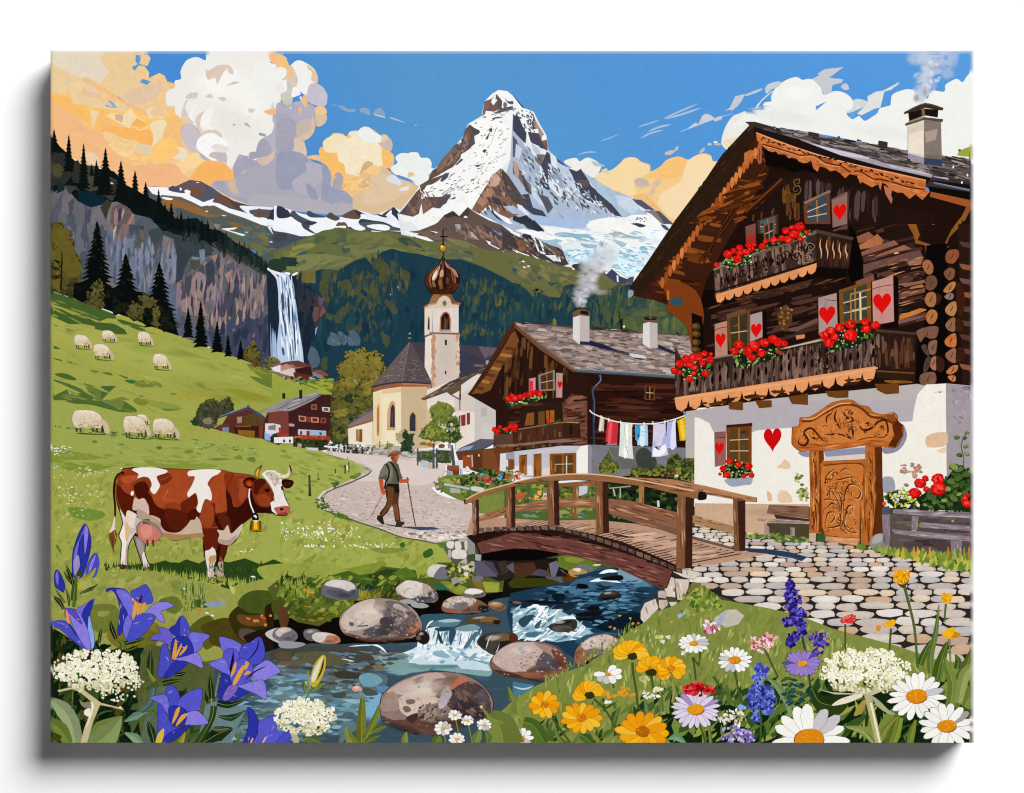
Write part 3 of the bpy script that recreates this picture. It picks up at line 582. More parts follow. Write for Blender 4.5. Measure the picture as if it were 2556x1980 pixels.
for x,y,h in ((720,330,110),(800,308,130),(660,370,90),(620,375,90),(920,230,60),(950,258,60),(865,275,60),(565,400,80),(1290,262,60),(1220,265,50),(375,415,90),(485,425,60),(860,400,60),(1030,330,60)): spruce(x,y,y + h*1.3,h*.24,'1f3f46',n=4)
D('340,80;437,112;437,220;340,220',90,(5,11),(16,44),4,'40503c 4c5638 2c4644 34504a','s',10)
for x,y in ((1810,560),(1900,600),(1960,650),(2050,720),(1830,700),(2080,640),(1850,1000),(1740,1000),(1920,990)): D(f'{x-40},{y-60} {x+40},{y-60} {x+40},{y+70} {x-40},{y+70}',7,(5,10),(14,34),6,'575c38 4a5440 626238','s')
for x,y in ((208,560),(218,632),(2140,690),(1035,660),(1105,590)): E('b6b39c',x,y,5,9)
T(2,1)
D(A2,200,(6,14),(22,56),4,'1c3a47 254550 1e3f4a 2b4a48 18343f','l',8)
D('0,112;128,120;140,180;0,170',24,(5,10),(18,40),10,'5a5f3c 4a5640','s')
F('63683c','12,112;36,124;60,128;84,156;66,136;48,120;44,144;30,128',0,.1);F('5d653e','80,118;92,138;88,120;96,118;86,108',0,.1)
D('148,140;200,114;284,144;336,176;338,208;200,196;152,190',130,(10,22),(26,70),0,'4a5c38 5b6640 3c5040 687045 2f4a44 566238','l',8)
F('596a3c','208,180;236,164;260,158;280,176;292,192;304,168;324,172;336,208;272,206;220,198',1,.12)
D('208,170;328,170;338,210;220,200',70,(9,18),(24,60),0,'5c6c3c 6d7844 4a5e3c 3f5640','l',8)
for x,y,h in ((900,600,90),(950,580,70),(980,560,60),(1280,790,90),(70,540,80),(210,580,100),(270,600,90),(490,560,80)): spruce(x,y,y+h*1.4,h*.25,'2b4a44',n=4)
soft('56624a',1250,830,220,90,0,.4)
# ================= cliff, waterfall, left forest =================
MUTE[0]=.35
part('painted_cliff','blue-grey rock cliff streaked with pink at the left')
T(0,1)
CL=O('56607a','-12,-112;60,-112;128,-72;180,-40;240,-4;300,12;350,40;400,66;414,84;415,140;417,200;418,260;412,280;320,256;240,216;120,160;-12,120')
D(CL,360,(14,34),(40,110),4,'5a6478 626a7a 4c586a 6a6c78 566070 4a5262 70727e 7c7674','q',8,edge=1)
T(0,0)
for c,s in (('6b6570','4,276;18,268;40,266;30,300;20,332;4,332'),('59586a','4,308;22,280;26,272;26,300;18,332;6,332'),('7a6c76','28,280;42,266;54,264;50,290;36,312;22,328'),('66666e','48,276;56,266;60,280;70,300;68,332;52,332;46,300'),('4a5262','38,290;50,280;46,312;40,320'),('8a8484','51,266;56,264;55,276;50,280'),
             ('7a717e','84,304;100,298;112,308;110,332;80,332'),('4a4e66','70,302;82,304;78,328;70,332'),('6f5a5c','120,300;132,294;148,292;156,300;160,312;152,332;116,332'),('a8786c','124,312;128,300;132,312;130,332;124,332'),('c98a72','138,324;144,308;142,300;138,312'),('b5796a','148,332;160,308;162,312;156,331'),('3a4058','132,304;138,300;138,320;132,328'),('556070','176,318;192,320;208,328;208,344;176,344'),('5f6b78','20,312;36,304;34,332;18,332')): F(c,s,0,.1)
T(0,1)
for c,s in (('6f7a98','128,36;144,28;172,26;180,60;176,100;156,120;128,112'),('66718e','112,0;124,12;128,60;120,112;112,60'),('7181a0','164,60;176,52;180,96;172,124;160,112'),('68748c','180,40;196,66;198,120;180,128'),('7a7f96','220,66;242,56;243,100;226,128;212,92'),('5b6b8c','174,100;200,112;236,112;246,180;216,160'),
             ('8a6a68','116,2;122,0;122,12;116,8'),('c39a84','122,12;128,0;129,8;124,28;121,36'),('8b6760','128,24;140,0;154,0;148,18;140,34;130,40'),('7d6c76','104,0;112,0;112,12;106,12'),('a88a7e','118,30;122,22;120,38'),('6d6466','172,10;182,12;180,30;174,28'),('5a5a50','160,32;170,24;182,32;178,48;170,44;166,60;158,60'),('3f4a3c','172,4;180,2;180,12;174,10'),('494e60','152,0;172,2;170,18;154,22'),
             ('5c5e66','180,0;192,0;189,24;182,40'),('726c70','183,40;188,36;189,68;181,88;180,60'),('8b7a78','178,94;188,80;195,92;192,120;180,112'),('75665e','200,66;208,40;212,52;220,66;208,88;198,84'),('8a7270','216,32;226,34;222,48;218,52'),('7c6666','228,40;234,34;236,52;230,56'),('3c4a52','188,12;212,4;220,12;202,40;192,36'),('404e50','226,50;240,54;234,66;226,64'),
             ('34434c','212,0;260,12;300,30;312,50;296,60;284,48;268,62;258,80;252,104;240,112;242,60;236,28;216,20'),('37464e','240,12;280,30;300,40;312,60;280,66;260,48'),('7384a0','284,48;294,47;296,66;292,80;286,66'),('78869a','270,61;285,62;284,67;270,66'),('4c5044','268,66;285,68;288,84;276,88;264,80'),('5d5a62','256,84;266,68;270,86;260,100')): F(c,s,0,.12)
PK2='238,112;252,104;280,84;300,60;324,54;352,66;372,80;398,88;412,100;415,172;396,180;380,216;340,208;300,200;260,180;242,152'
F('70656a',PK2,0,.12)
D(PK2,260,(9,24),(30,100),2,'83706e 625c68 967872 50505c 74686e 8a726a 464c58 6a626c 5c5e6a','q',7,edge=1)
for c,s in (('3b4258','296,76;308,66;314,84;312,100;306,120;300,118;298,96'),('3a4460','314,60;322,54;324,80;318,88'),('a8785f','306,60;320,56;314,72'),('b8806c','332,94;342,88;348,108;340,112'),('59596e','336,76;350,70;352,86;340,84'),('8a7488','240,128;248,114;252,128;248,152;240,160'),('a17e7c','270,104;280,88;292,96;296,128;286,140;268,136'),('7d6c84','296,128;312,120;332,128;328,156;318,160;296,144'),('4d4a62','332,130;348,128;352,148;340,172;322,176;320,158;330,148'),('454a66','348,122;362,120;364,136;352,140'),
             ('8a6a6a','366,148;376,140;379,172;368,170'),('33405c','368,180;384,176;412,178;415,220;416,256;392,240;380,216'),('3c4766','300,200;340,208;372,212;392,236;414,266;380,268;340,240;308,224'),('755e6e','372,186;382,184;394,206;386,214;378,200'),('5a5870','312,200;332,176;344,192;340,212'),('2c6c84','396,144;400,142;400,150;397,151'),('9b7672','338,172;348,178;346,184;340,180'),('686078','380,88;392,80;400,92;398,112;388,108'),('565a6e','366,96;374,94;372,120;368,128'),('5a5464','400,120;412,112;414,152;402,156'),
             ('9a7e7e','284,88;296,96;300,120;312,104;318,124;312,140;290,148'),('9c7c7c','248,144;264,136;292,148;300,172;276,172;252,164')): F(c,s,0,.12)
D('240,112;412,96;415,180;340,196;252,172',70,(4,9),(30,90),3,'3f3f58 b08a80 4a4860 9c8088','s',6,edge=0)
D('112,12;236,50;240,112;180,120;124,80',60,(5,12),(30,80),3,'7c88a6 4f5a70 5c6884 86889c','s',6,edge=0)
D('300,200;412,180;414,266;340,240',60,(8,18),(20,60),5,'34405e 40486a 2c3652 4a4c68','q',8,edge=0)
MUTE[0]=0
part('painted_waterfall','white waterfall dropping down the dark cliff')
T(0,1)
F('202c3e','408,66;420,86;437,94;460,112;468,160;484,240;500,284;424,276;417,200;415,100',0,.1)
T(1,1)
F('1e2a3a','-26,88;0,88;22,94;36,112;58,120;56,152;66,200;50,232;48,264;-20,276',0,.1)
D('22,112;56,124;60,200;44,256;30,180',30,(8,18),(30,80),2,'1a2634 28323e 2f3440','q',edge=0)
F('b9cbe0','-4,94;4,90;16,96;21,112;25,132;30,152;33,180;38,212;42,236;44,260;-12,262;-6,220;-2,180;-4,140;-2,120',0,.08)
T(0,1)
L('e6ecf4','412,83;422,89;437,94;446,100',5,9);L('dfe7f2','420,90;430,100;435,116;437,140',4,10);L('c8d6e8','432,100;436,128;437,160',8,10)
for i in range(14):
    x=R.uniform(2085,2180);L(R.choice(['8ba2c4','6d84aa','b4c4dc','9aaccc']),f'{x},{R.uniform(900,1100)} {x+6},{R.uniform(1150,1200)} {x+14},{R.uniform(1250,1330)}',2,4,tip=2)
T(1,1)
for i in range(120):
    x=R.uniform(-10,110);y=R.uniform(470,1120);h=R.uniform(60,230);dx=(y-450)*.09*((x+30)/110)
    L(R.choice(['eef2f8','f4f6fa','d3dff0','a4bad6','7f9cc2','5f7fa8','2e4462','e4ebf5','ffffff']),np.array([[x+dx,y],[x+dx+h*.05,y+h*.5],[x+dx+h*.09,y+h]])*OS+[OX,OY],R.uniform(1,4.2),tip=2)
for x,y,h,w in ((20,620,200,14),(40,900,160,12),(75,640,260,8),(110,760,240,9),(20,1150,90,14),(130,930,300,8)): L('26384f' if w < 12 else '3d5878',f'{x},{y} {x+6},{y+h/2} {x+14},{y+h}',w*OS*1.5,tip=2)
for i in range(60):
    x=R.uniform(-30,200);y=R.uniform(1150,1290);L(R.choice(['f0f4fa','d8e2f0','b6c8e0','8ea8cc']),f'{x},{y} {x+6},{y+R.uniform(15,50)}',R.uniform(2,5),1,tip=2)
O('eef1f5','6,91;14,90;19,92;17,96;10,94');O('eef1f5','22,94;30,90;34,91;30,95;23,97')
F('2b3c30','-20,68;0,66;12,84;0,88;-20,84',1)
part('painted_ridge_forest','dark spruce wood along the top of the cliff','stuff')
T(0,0)
F('0f1617','0,172;12,176;30,192;50,212;66,220;92,222;124,232;148,258;174,272;200,286;216,296;240,320;280,328;300,332;300,344;216,344;192,320;160,312;152,300;128,288;80,300;56,288;30,258;0,280',0)
F('2f3130','4,192;20,194;32,200;40,220;44,240;32,256;12,258;0,276',0,.1);F('33342c','52,212;60,218;62,250;48,252;44,236',1,.1);F('45453a','74,222;94,222;96,256;92,268;80,270;70,266;69,240',0,.12);F('3d3f3a','104,244;112,240;132,250;131,276;120,288;108,280',0,.1);F('37332e','116,258;130,248;132,276;120,280',0);F('2b3134','100,270;112,240;118,250;114,278;104,280',0)
F('0f2731','56,268;84,270;106,280;104,294;80,300;58,288',0,.12);F('4b4a30','8,222;20,218;30,228;26,238;18,244;8,236',1,.15);F('1f2b30','20,248;32,258;30,268;16,274',0)
F('40403a','32,258;52,260;60,268;50,266;40,276',0);F('3a3a30','98,300;110,284;120,292;114,304;109,324',0,.1)
T(0,1)
F('131c1f','208,0;236,-8;280,-12;300,8;324,12;352,34;376,46;400,62;412,78;412,94;396,84;376,74;356,66;340,46;312,44;296,32;266,24;236,18;210,4',0,.1)
F('54483c','308,38;318,34;338,46;348,52;364,58;364,70;352,66;336,54;324,50',1,.12);F('3c4a3c','376,64;398,74;410,82;412,96;400,94;378,80',0,.1)
D('240,12;320,30;400,66;410,90;360,64;280,36',60,(6,14),(12,34),4,'1a2626 24302c 3c3e30 2c3c40','l',12,edge=0)
for x,y,b,w in ((1330,0,80,30),(1450,-20,150,45),(1510,-10,150,40),(1570,20,160,40),(1610,100,190,30),(1675,60,230,38),(1720,120,240,34),(1800,150,290,30),(1845,165,300,28),(1890,200,330,28),(1965,235,400,28),(2010,285,440,30),(1920,260,370,26),(2040,330,460,24)): spruce(x,y,b,w,'1a2a26' if x > 1600 else '0e1618',n=5)
F('27332c','340,28;346,30;349,52;340,52',1)
part('painted_spruce_row','row of black spruces on the skyline above the cliff')
T(0,0)
for x,y,b,w in ((57,757,980,52),(195,808,1160,52),(335,890,1320,56),(455,1045,1300,40),(540,932,1380,72),(410,1085,1200,24),(685,1052,1440,72),(818,1145,1500,62),(918,1250,1560,60),(1040,1322,1640,52),(1100,1450,1660,36),(1158,1445,1700,46),(1215,1570,1700,30),(1252,1530,1720,34),(1318,1575,1720,30),(1370,1620,1720,24),(1448,1608,1720,28),(1502,1610,1720,20)):
    sub('spruce') if b - y > 200 else None
    spruce(x,y,b,w*1.25,'0c1312',n=max(6,int((b-y)/34)))
for x,y in ((255,1050),(40,882),(600,1272),(420,1086),(490,1130)): E('e4e0d4',x,y,14,7,20,.3)
F('0c1312','0,176;14,176;22,186;20,194;4,192',1)
# ================= meadow =================
part('painted_meadow','sunlit green meadow sloping down to the stream')
T(0,1)
MD=P('-12,120;6,126;60,144;124,168;180,190;248,210;300,230;352,250;437,280;488,296')
T(1,1)
MD2=P('0,282;48,298;76,294;100,288;100,340;100,360')
T0();O('4a5430','20,216;418,216;418,318;20,318');T(0,2)
F('adb24a',np.vstack([MD,[[700,1000],[790,1010],[790,1120],[930,1180],[870,1225],[800,1240],[800,1290],[1000,1345],[1140,1370],[1200,1860],[100,1860]]]),0,.06)
T(0,1)
for c,s in (('4a6b2b','4,126;60,144;126,170;128,178;112,177;96,183;66,172;30,158;4,149'),('a39c4a','4,149;32,158;66,171;96,182;86,183;50,174;20,160;4,155'),('48682a','4,155;26,160;46,170;66,171;90,184;124,187;144,198;149,207;128,207;112,202;88,197;88,192;66,187;40,188;20,179;4,171'),
             ('a8a749','112,177;136,180;180,192;186,195;152,189;128,186'),('4a6b30','128,179;140,179;172,187;195,195;180,194;140,188'),('4d6d33','150,191;166,191;183,198;182,202;166,198'),('aaa846','126,170;152,174;180,184;220,202;212,208;180,192;128,176'),('b5b74e','4,172;40,188;88,198;112,220;160,232;120,240;60,236;4,220')): F(c,s,0,.06)
for c,s in (('5b7430','5,187;28,193;26,194;14,191'),('7d8c38','32,195;50,199;48,201;36,198'),('4a6a30','4,231;22,229;36,232;37,236;12,234'),('46662c','4,251;18,253;28,257;24,257'),('46662c','35,257;50,262;43,262'),('51702e','12,282;30,280;46,286;54,293;36,292'),('5f7c38','102,278;116,279;122,284;112,283'),('5f7c36','128,281;150,288;146,290'),('3f7a32','144,294;156,292;166,295;158,300'),('6a8038','80,274;96,277;88,279'),
             ('7a8a34','164,298;180,293;206,304;180,307;166,304'),('7f8c38','196,294;226,306;210,306'),('6a8340','268,304;300,300;306,302;304,306;280,307'),('8f9a3a','220,236;260,240;284,248;280,254;240,248'),('95a03e','300,264;312,266;328,274;312,272'),('77882e','374,264;392,266;437,284;437,300;400,288'),('6f8434','380,286;410,292;437,306;420,308;396,298'),('b7b860','340,280;370,290;356,292'),
             ('9aa23a','120,216;128,212;180,220;220,240;180,240;140,228'),('8e9636','142,248;180,256;176,258;152,254'),('7b8c34','236,274;252,275;250,278')): F(c,s,1,.06)
for c,s in (('5a7732','4,289;40,300;66,311;84,320;80,324;50,312;20,298;4,292'),('6f8536','66,298;96,306;128,304;112,320;100,332;84,328'),('4f6f30','100,304;128,304;112,316;100,330;100,312'),('567532','8,324;36,310;40,320;84,314;84,331;12,331'),('8a9a40','36,310;60,320;50,324'),('7f8b32','112,331;140,324;156,331'),('8b8e30','160,331;176,320;188,331'),('a5a040','236,326;260,320;300,308;324,308;380,331;250,331'),('918f2a','304,310;352,308;400,320;437,331;320,331'),('7f8a34','228,318;264,314;236,322')): F(c,s,0,.08)
D(MD.tolist() + [[790,1010],[126,1180]],200,(14,60),(2,7),20,'a3aa46 b2b650 98a040 bcbe5a 8f9a3e','l',8,edge=1,a=.6)
for i in range(70):
    x=R.uniform(60,2000);y=640 + x*.41 + R.uniform(140,900)
    if y < 1600: L(R.choice(['5f7a30','7d8c34','6a7f34']),f'{x},{y} {x+R.uniform(15,60)},{y+R.uniform(5,20)}',R.uniform(.8,2.2),tip=2,a=.8)
T0()
for v in ((300,760,200,40,'bcc05c'),(480,840,160,30,'98a03c'),(250,980,240,30,'b8be62'),(600,1060,120,40,'96a440'),(300,1180,160,30,'8c9c3c')): soft(v[4],v[0],v[1],v[2],v[3],12,.4)
T(0,2)
for c,s in (('52742e','34,0;96,0;128,8;140,0;168,20;140,22;112,16;80,8;50,6'),('7a8c38','100,0;140,0;138,18;120,10'),('64803a','140,14;168,21;148,22'),('9aa53e','166,0;200,0;250,12;226,20;200,12'),('6f8436','212,15;236,16;254,15;226,20'),('8a8f2c','160,0;186,0;184,8;172,9')): F(c,s,1,.06)
F('a9b350','4,12;60,12;128,22;180,40;260,66;437,88;460,112;440,144;360,140;200,122;100,140;4,120',1,.05)
F('8f9f34','4,84;20,88;50,96;100,106;80,112;40,112;20,118;4,112',1,.1);F('8c9e30','24,118;60,116;112,120;124,122;92,132;60,136;30,128',1,.08);F('a9b460','4,115;20,118;24,128;4,126',1);F('93a238','180,112;260,114;320,124;220,128',1,.05)
D('4,88;437,84;437,124;400,124;240,120;4,140',150,(12,44),(3,8),4,'94a53c a9b650 87983a b2bb5a 9dac46','l',12,a=.7)
D('4,140;120,128;128,220;140,300;100,328;4,328',260,(6,26),(4,14),-50,'a4ae46 b0b852 98a43e bcc05e 8f9c40 acb44c','l',30,a=.75)
D('140,260;300,250;296,300;140,300',120,(6,22),(4,12),-70,'a9b24c 98a23e bac05a 8a9a3a','l',30,a=.8)
D('340,220;437,190;437,328;340,328',120,(6,26),(4,12),-60,'aeb64e 9ca642 bec460 8e9c40','l',30,a=.8)
F('7d9a34','40,200;100,208;104,220;76,226;48,218',1,.1);F('6f8a34','14,274;20,272;26,290',1)
for c,s in (('6f8a3a','83,76;90,75;93,79;85,80'),('6a8836','130,82;140,81;143,85'),('568038','203,88;212,86;214,90;208,92'),('8a8c34','256,96;266,92;274,96;264,100'),('6d8a34','268,72;280,73;282,76'),('7b9038','300,110;320,108;344,110;320,113'),('86942c','350,108;360,102;366,110;360,111'),('6f8a30','374,108;388,107;389,116;378,114'),('7c8c3a','134,96;140,98;136,100')): F(c,s,1)
D('260,76;410,90;410,104;280,92',40,(5,18),(2,5),8,'6a8434 7d9238 bcc070 8c9c3c','l',edge=0)
for i in range(160):
    x,y=R.choice([(R.gauss(250,130),R.gauss(1020,90)),(R.gauss(300,150),R.gauss(670,30)),(R.gauss(1990,90),R.gauss(1400,50)),(R.gauss(200,120),R.gauss(870,60)),(R.gauss(100,50),R.gauss(470,20))])
    if x < 30: continue
    E(R.choice(['f0f0e0','e6eccc','ffffff','d6dca0']),x,y,R.uniform(3,14),R.uniform(2,6),10,.4)
for i in range(60):
    x,y=R.uniform(30,2100),R.uniform(400,980)
    L(R.choice(['5c7a2c','6a8430','4c6c28','7c6a34']),f'{x},{y} {x+R.uniform(-4,4)},{y+R.uniform(8,30)}',1.2,tip=2)
T(1,2)
F('98a242','-24,88;12,88;40,96;80,100;112,104;140,112;160,124;140,140;112,156;80,166;66,180;40,176;-12,128',1,.08)
F('adb64e','-52,80;20,86;60,94;112,106;160,122;162,128;144,140;132,148;104,160;80,172;72,186;68,196;76,204;96,212;128,222;180,240;220,254;274,262;294,266;320,260;316,284;300,352;140,358;66,348;40,324;-20,320;-60,300;-24,240;-12,180;-32,120',0,.05)
D('-4,84;112,106;160,126;112,152;76,172;-4,220',90,(14,44),(3,9),10,'9aa93c b0ba50 8c9c34 bac05c 7f9234','l',12,a=.75)
D('-4,200;80,204;180,240;290,266;300,330;-4,330',260,(8,32),(5,16),-50,'a6b044 b4bc54 96a23c c0c464 869838 aeb64c 9aa642','l',35,a=.8)
for c,s in (('8fa22c','32,312;68,288;48,320;66,331;40,331'),('7c8c2c','96,212;112,216;120,222;108,220'),('4f7a28','96,209;112,214;120,221;106,218'),('5d8428','99,156;106,153;109,158;100,162'),('4d7a28','131,142;140,141;144,146;138,147'),('86a02c','180,308;192,300;200,316;186,331'),('3c6e26','224,270;232,266;234,274;228,277'),('3a6a24','268,286;284,278;286,290;272,296'),('8f9a3a','168,280;200,276;240,280;200,288'),('5f8a2c','294,262;320,262;308,278;296,272'),('a5a83a','178,296;196,294;192,302'),('6e8a30','16,330;32,320;40,331')): F(c,s,1,.08)
for i in range(150):
    x,y=R.choice([(R.uniform(0,500),R.gauss(1230,60)),(R.uniform(200,1060),R.gauss(1360,14)),(R.uniform(50,780),R.gauss(1240,40))])
    E(R.choice(['f2f2e6','e8eed8','ffffff','cfe0d0']),x,y,R.uniform(4,12),R.uniform(3,8),R.uniform(0,90),.3)
for i in range(40): x,y=R.gauss(480,170),R.gauss(1215,40);E(R.choice(['d8a02c','e0b43c','c89a34']),x,y,R.uniform(3,12),R.uniform(3,6),0,.4)
for i in range(80):
    x,y=R.uniform(0,1450),R.uniform(1150,1600)
    if y > 1050 + x*.2: L(R.choice(['6a8a2c','c8ce70','5c8028','7d962e']),f'{x},{y} {x+R.uniform(-10,10)},{y-R.uniform(15,70)}',1.6,tip=1)
# ================= trees and village =================
def crown(reg,cols,n,w=(7,16),dark='2a3020',lt=None):
    reg=O(dark,reg,.1)
    cs=cols.split()
    D(reg,n,w,(w[0]*.7,w[1]*.8),0,cs,'b',90,j=.1,amp=.08,top=.9)
    D(reg,n//2,(w[0]*.35,w[0]*.8),(w[0]*.3,w[0]*.6),0,cs,'b',90,j=.15,top=1.2)
    # ragged rim
    p=densify(reg,4)
    for q in p:
        if R.random() < .7: r=R.uniform(1.4,4.2);e=ell(q[0]+R.uniform(-2,2),q[1]+R.uniform(-2,2),r,r*.8,0,7,.3);t=(q[1]-reg[:,1].min())/(np.ptp(reg[:,1])+1);face(rows(e,jit(C(cs[min(int(t*len(cs)),len(cs)-1)]),.1)),level(e),.05,0)
def branch_spruce(x,yt,yb,hw,hi='2a3020 3c3c2c 4a4634'):
    spruce(x,yt,yb,hw,'090d0c',n=max(9,int((yb-yt)/40)))
    H=yb-yt
    for i in range(int(H/7)):
        t=R.uniform(.1,1) ;w=hw*t*.95;sx=R.choice((-1,1));a=R.uniform(.15,.9)
        bx=x+sx*a*w;by=yt+H*t*.97
        L('0a0e0d',f'{bx-sx*w*.2},{by-H*.02} {bx},{by} {bx+sx*w*.28},{by+H*.02}',4,1,tip=1)
        if hi and R.random() < .28: L(R.choice(hi.split()),f'{bx-sx*w*.14},{by-H*.02} {bx},{by-H*.004} {bx+sx*w*.16},{by+H*.008}',1.6,.8,tip=2)
T(0,1)
part('painted_tree','olive broadleaf tree at the left edge')
crown('-12,0;26,-4;32,8;43,14;44,26;50,32;48,46;58,60;62,72;60,84;62,104;52,112;60,120;48,124;48,138;30,132;12,124;-12,120','5c5424 645a26 6b6028 4c481e 585022 3a381a',300,(8,22),'2c2a14')
for s in ('8,14;32,8;40,26;24,40;12,36','12,48;42,36;48,60;26,68','30,66;60,72;58,96;34,96','6,108;26,104;22,128'): F('665c26',s,1,.15)
L('1c1a10','24,124;26,80;26,50',5,2);L('1c1a10','26,84;16,70;8,68',3,1);D('6,66;24,68;24,104;6,100',12,12,9,0,'14160e 1c1c12','b')
part('painted_spruce','tallest black spruce above the meadow');branch_spruce(462,-40,700,190)
part('painted_spruce','black spruce second from the left above the meadow');branch_spruce(732,268,800,180)
part('painted_spruce','broad black spruce with grey-lit left branches');branch_spruce(1046,350,960,195,'5a5a48 6a6650 3c3c2c 707058')
F('0a0e0d','48,112;80,104;124,120;180,128;230,156;246,210;200,194;148,174;104,158;66,148;48,138',0)
D('52,120;124,124;230,164;240,204;180,186;104,156',90,(10,24),(8,18),20,'0a0e0d 10140f 161a12 1e1e14','b',edge=0)
part('painted_bush','olive bushes between the spruces')
for s in ('80,116;96,104;108,116;100,124;108,136;100,144;106,152;100,160;84,152;68,148;76,138;74,128;84,126','149,172;152,156;160,145;168,152;180,158;176,180;160,178','196,160;206,156;210,172;204,176;212,190;206,194;198,188','172,136;180,132;206,144;200,156;180,154'): crown(s,'5c5630 645c34 4e4a26 5a5228',46,(7,15),'2c2a16')
for x,y,b,w in ((1318,770,1060,60),(1435,712,1150,80),(1590,900,1200,66),(1692,1028,1240,44),(1810,1080,1270,46)):
    part('painted_spruce',f'small black spruce on the meadow edge');branch_spruce(x,y,b,w,'')
part('painted_tree','small yellow-green tree at the foot of the cliff')
crown('368,252;372,236;386,220;394,232;400,258;380,260','7a6a2c 6a5e28 544c22',60,(6,13),'2c2a18');part('painted_bush','low bushes at the foot of the cliff');crown('386,258;404,260;402,268;386,266','6a4c28 5c4424',14,(5,10),'3a2c18');sub('bush');crown('404,260;416,250;434,254;432,266;416,272;408,268','7c7434 5c6a50 6a6430',30,(6,12),'3c4230')
E('dfe3e6',1510,1155,16,5)
# sheep
def sheep(x,y,w,h,dirn=1,small=False):
    h=h*.98
    """grazing sheep, (x, y) top left of the body box"""
    L('3f5a26',f'{x+w*.1},{y+h*1.02} {x+w*.5},{y+h*1.06} {x+w*1.25},{y+h*1.12}',h*.1*OS,1,tip=2)
    for lx in (.12,.24,.62,.74): L('4a3a2c',f'{x+w*lx},{y+h*.7} {x+w*(lx+.01)},{y+h*.98}',h*.1*OS,h*.07*OS)
    b=smooth(P(f'{x},{y+h*.25} {x+w*.08},{y+h*.05} {x+w*.3},{y} {x+w*.6},{y+h*.04} {x+w*.82},{y+h*.2} {x+w*.93},{y+h*.5} {x+w*.93},{y+h*.76} {x+w*.6},{y+h*.8} {x+w*.3},{y+h*.77} {x+w*.1},{y+h*.78} {x+w*.0},{y+h*.55}'),3)
    e=(b-b.mean(0))*1.025+b.mean(0);face(rows(e,C('5c4c34')),level(e),.03,0);face(rows(b,C('dccab0')),level(b),.08,0)
    n=90 if small else 220
    D(b,n,(2,6),(2,4),0,'f0e8d8 e6dac4 dccdb0 c8b491 a0866a','b',90,j=.04,top=.35,amp=.02)
    hd=F('cbb89a',f'{x+w*.82},{y+h*.45} {x+w*1.0},{y+h*.48} {x+w*1.1},{y+h*.72} {x+w*1.12},{y+h*.97} {x+w*1.02},{y+h*1.02} {x+w*.92},{y+h*.8}',1,.1);F('4a3828',f'{x+w*.88},{y+h*.72} {x+w*.92},{y+h*.7} {x+w*.96},{y+h*.96} {x+w*.87},{y+h*.98}',1)
SH=[(248,1038,150,130),(508,997,128,108),(845,1010,130,128),(428,1125,168,146),(988,1218,152,146)]
for i,(x,y,w,h) in enumerate(SH): part('painted_sheep',['sheep farthest left in the upper flock','topmost sheep of the upper flock','upper flock sheep farthest up right','sheep nearest the front of the upper left flock','sheep alone at the right of the upper flock'][i]);sheep(x,y,w,h,small=True)
T(0,2)
part('painted_sheep','sheep half hidden behind another');sheep(835,130,110,90,small=True)
for i,(x,y,w,h) in enumerate([(230,86,310,220),(708,143,232,205),(985,168,225,190)]): part('painted_sheep',['largest sheep grazing at the left','middle sheep of the lower flock','right sheep of the lower flock'][i]);sheep(x,y,w,h)
D('12,46;140,66;128,68;12,50',26,(4,10),(2,4),10,'4a7028 3c6024','s',edge=0)
D('46,50;250,72;250,77;60,60',60,(5,12),(2,4),8,'4a7028 5c7c30 3c6024','s',edge=0)
# far village
T(1,1);F('a4ae40','-16,280;0,282;24,290;48,296;76,294;100,290;104,360;-16,360',0,.1);T(0,2)
part('painted_tree','dark bushy trees beside the small barn')
crown('270,40;276,32;280,24;286,8;300,-2;312,-4;320,6;328,0;340,-6;348,6;350,18;320,32;316,46;310,53;280,48','5c5a34 4c4e30 3c4230 4a4a34 5a5644',170,(6,15),'2c3020')
E('8a7c5c',1500,195,50,30,0,.3);crown('270,38;280,34;280,44;272,44','2c4a28 244020',12,(5,9),'1c3018')
part('painted_house','small dark barn with a grey roof on the slope')
O('5c3028','310,53;328,44;340,24;376,14;412,38;407,72;376,69;340,60');O('5a4420','366,30;390,22;408,38;406,47;380,48;366,44',.15);O('6a3a34','320,46;340,43;340,60;322,57');O('7a8aa0','327,51;340,50;340,60;328,58');O('3c1c18','348,47;396,48;396,69;352,62');O('8a6420','357,55;389,57;388,70;358,64',.15);O('8c4434','351,47;382,47;381,50;352,50');O('a08a7c','355,31;365,30;364,42;356,43');O('7a3c28','397,48;407,46;406,71;398,70')
sub('roof');O('4a5060','322,31;346,21;374,11;376,7;379,12;396,24;417,37;412,38;392,26;377,16;348,25;323,33');L('3a3c48','324,32;376,15;416,38',2);L('7c86a0','323,30;374,12',2)
part('painted_house','long dark brown farmhouse with a grey roof')
T(1,2)
O('4c2420','-22,16;-4,12;16,18;76,-20;96,-12;99,12;96,68;32,66;-4,84;-34,72;-32,44')
O('7a4038','-22,22;14,20;15,68;0,69;-24,66');O('402020','16,18;56,0;88,-18;98,0;96,58;32,56;16,66',.12);L('7a4438','14,20;15,68',2);O('c7c4cc','33,54;52,55;86,57;86,66;54,66;33,64');O('9cb4cc','55,56;86,58;86,66;55,66');O('8a2c24','49,57;55,57;55,67;49,66');O('3c3844','37,58;41,57;41,64;37,64');O('3c4450','73,60;78,60;77,65;74,65');O('a44030','-12,64;15,62;15,68;-12,70')
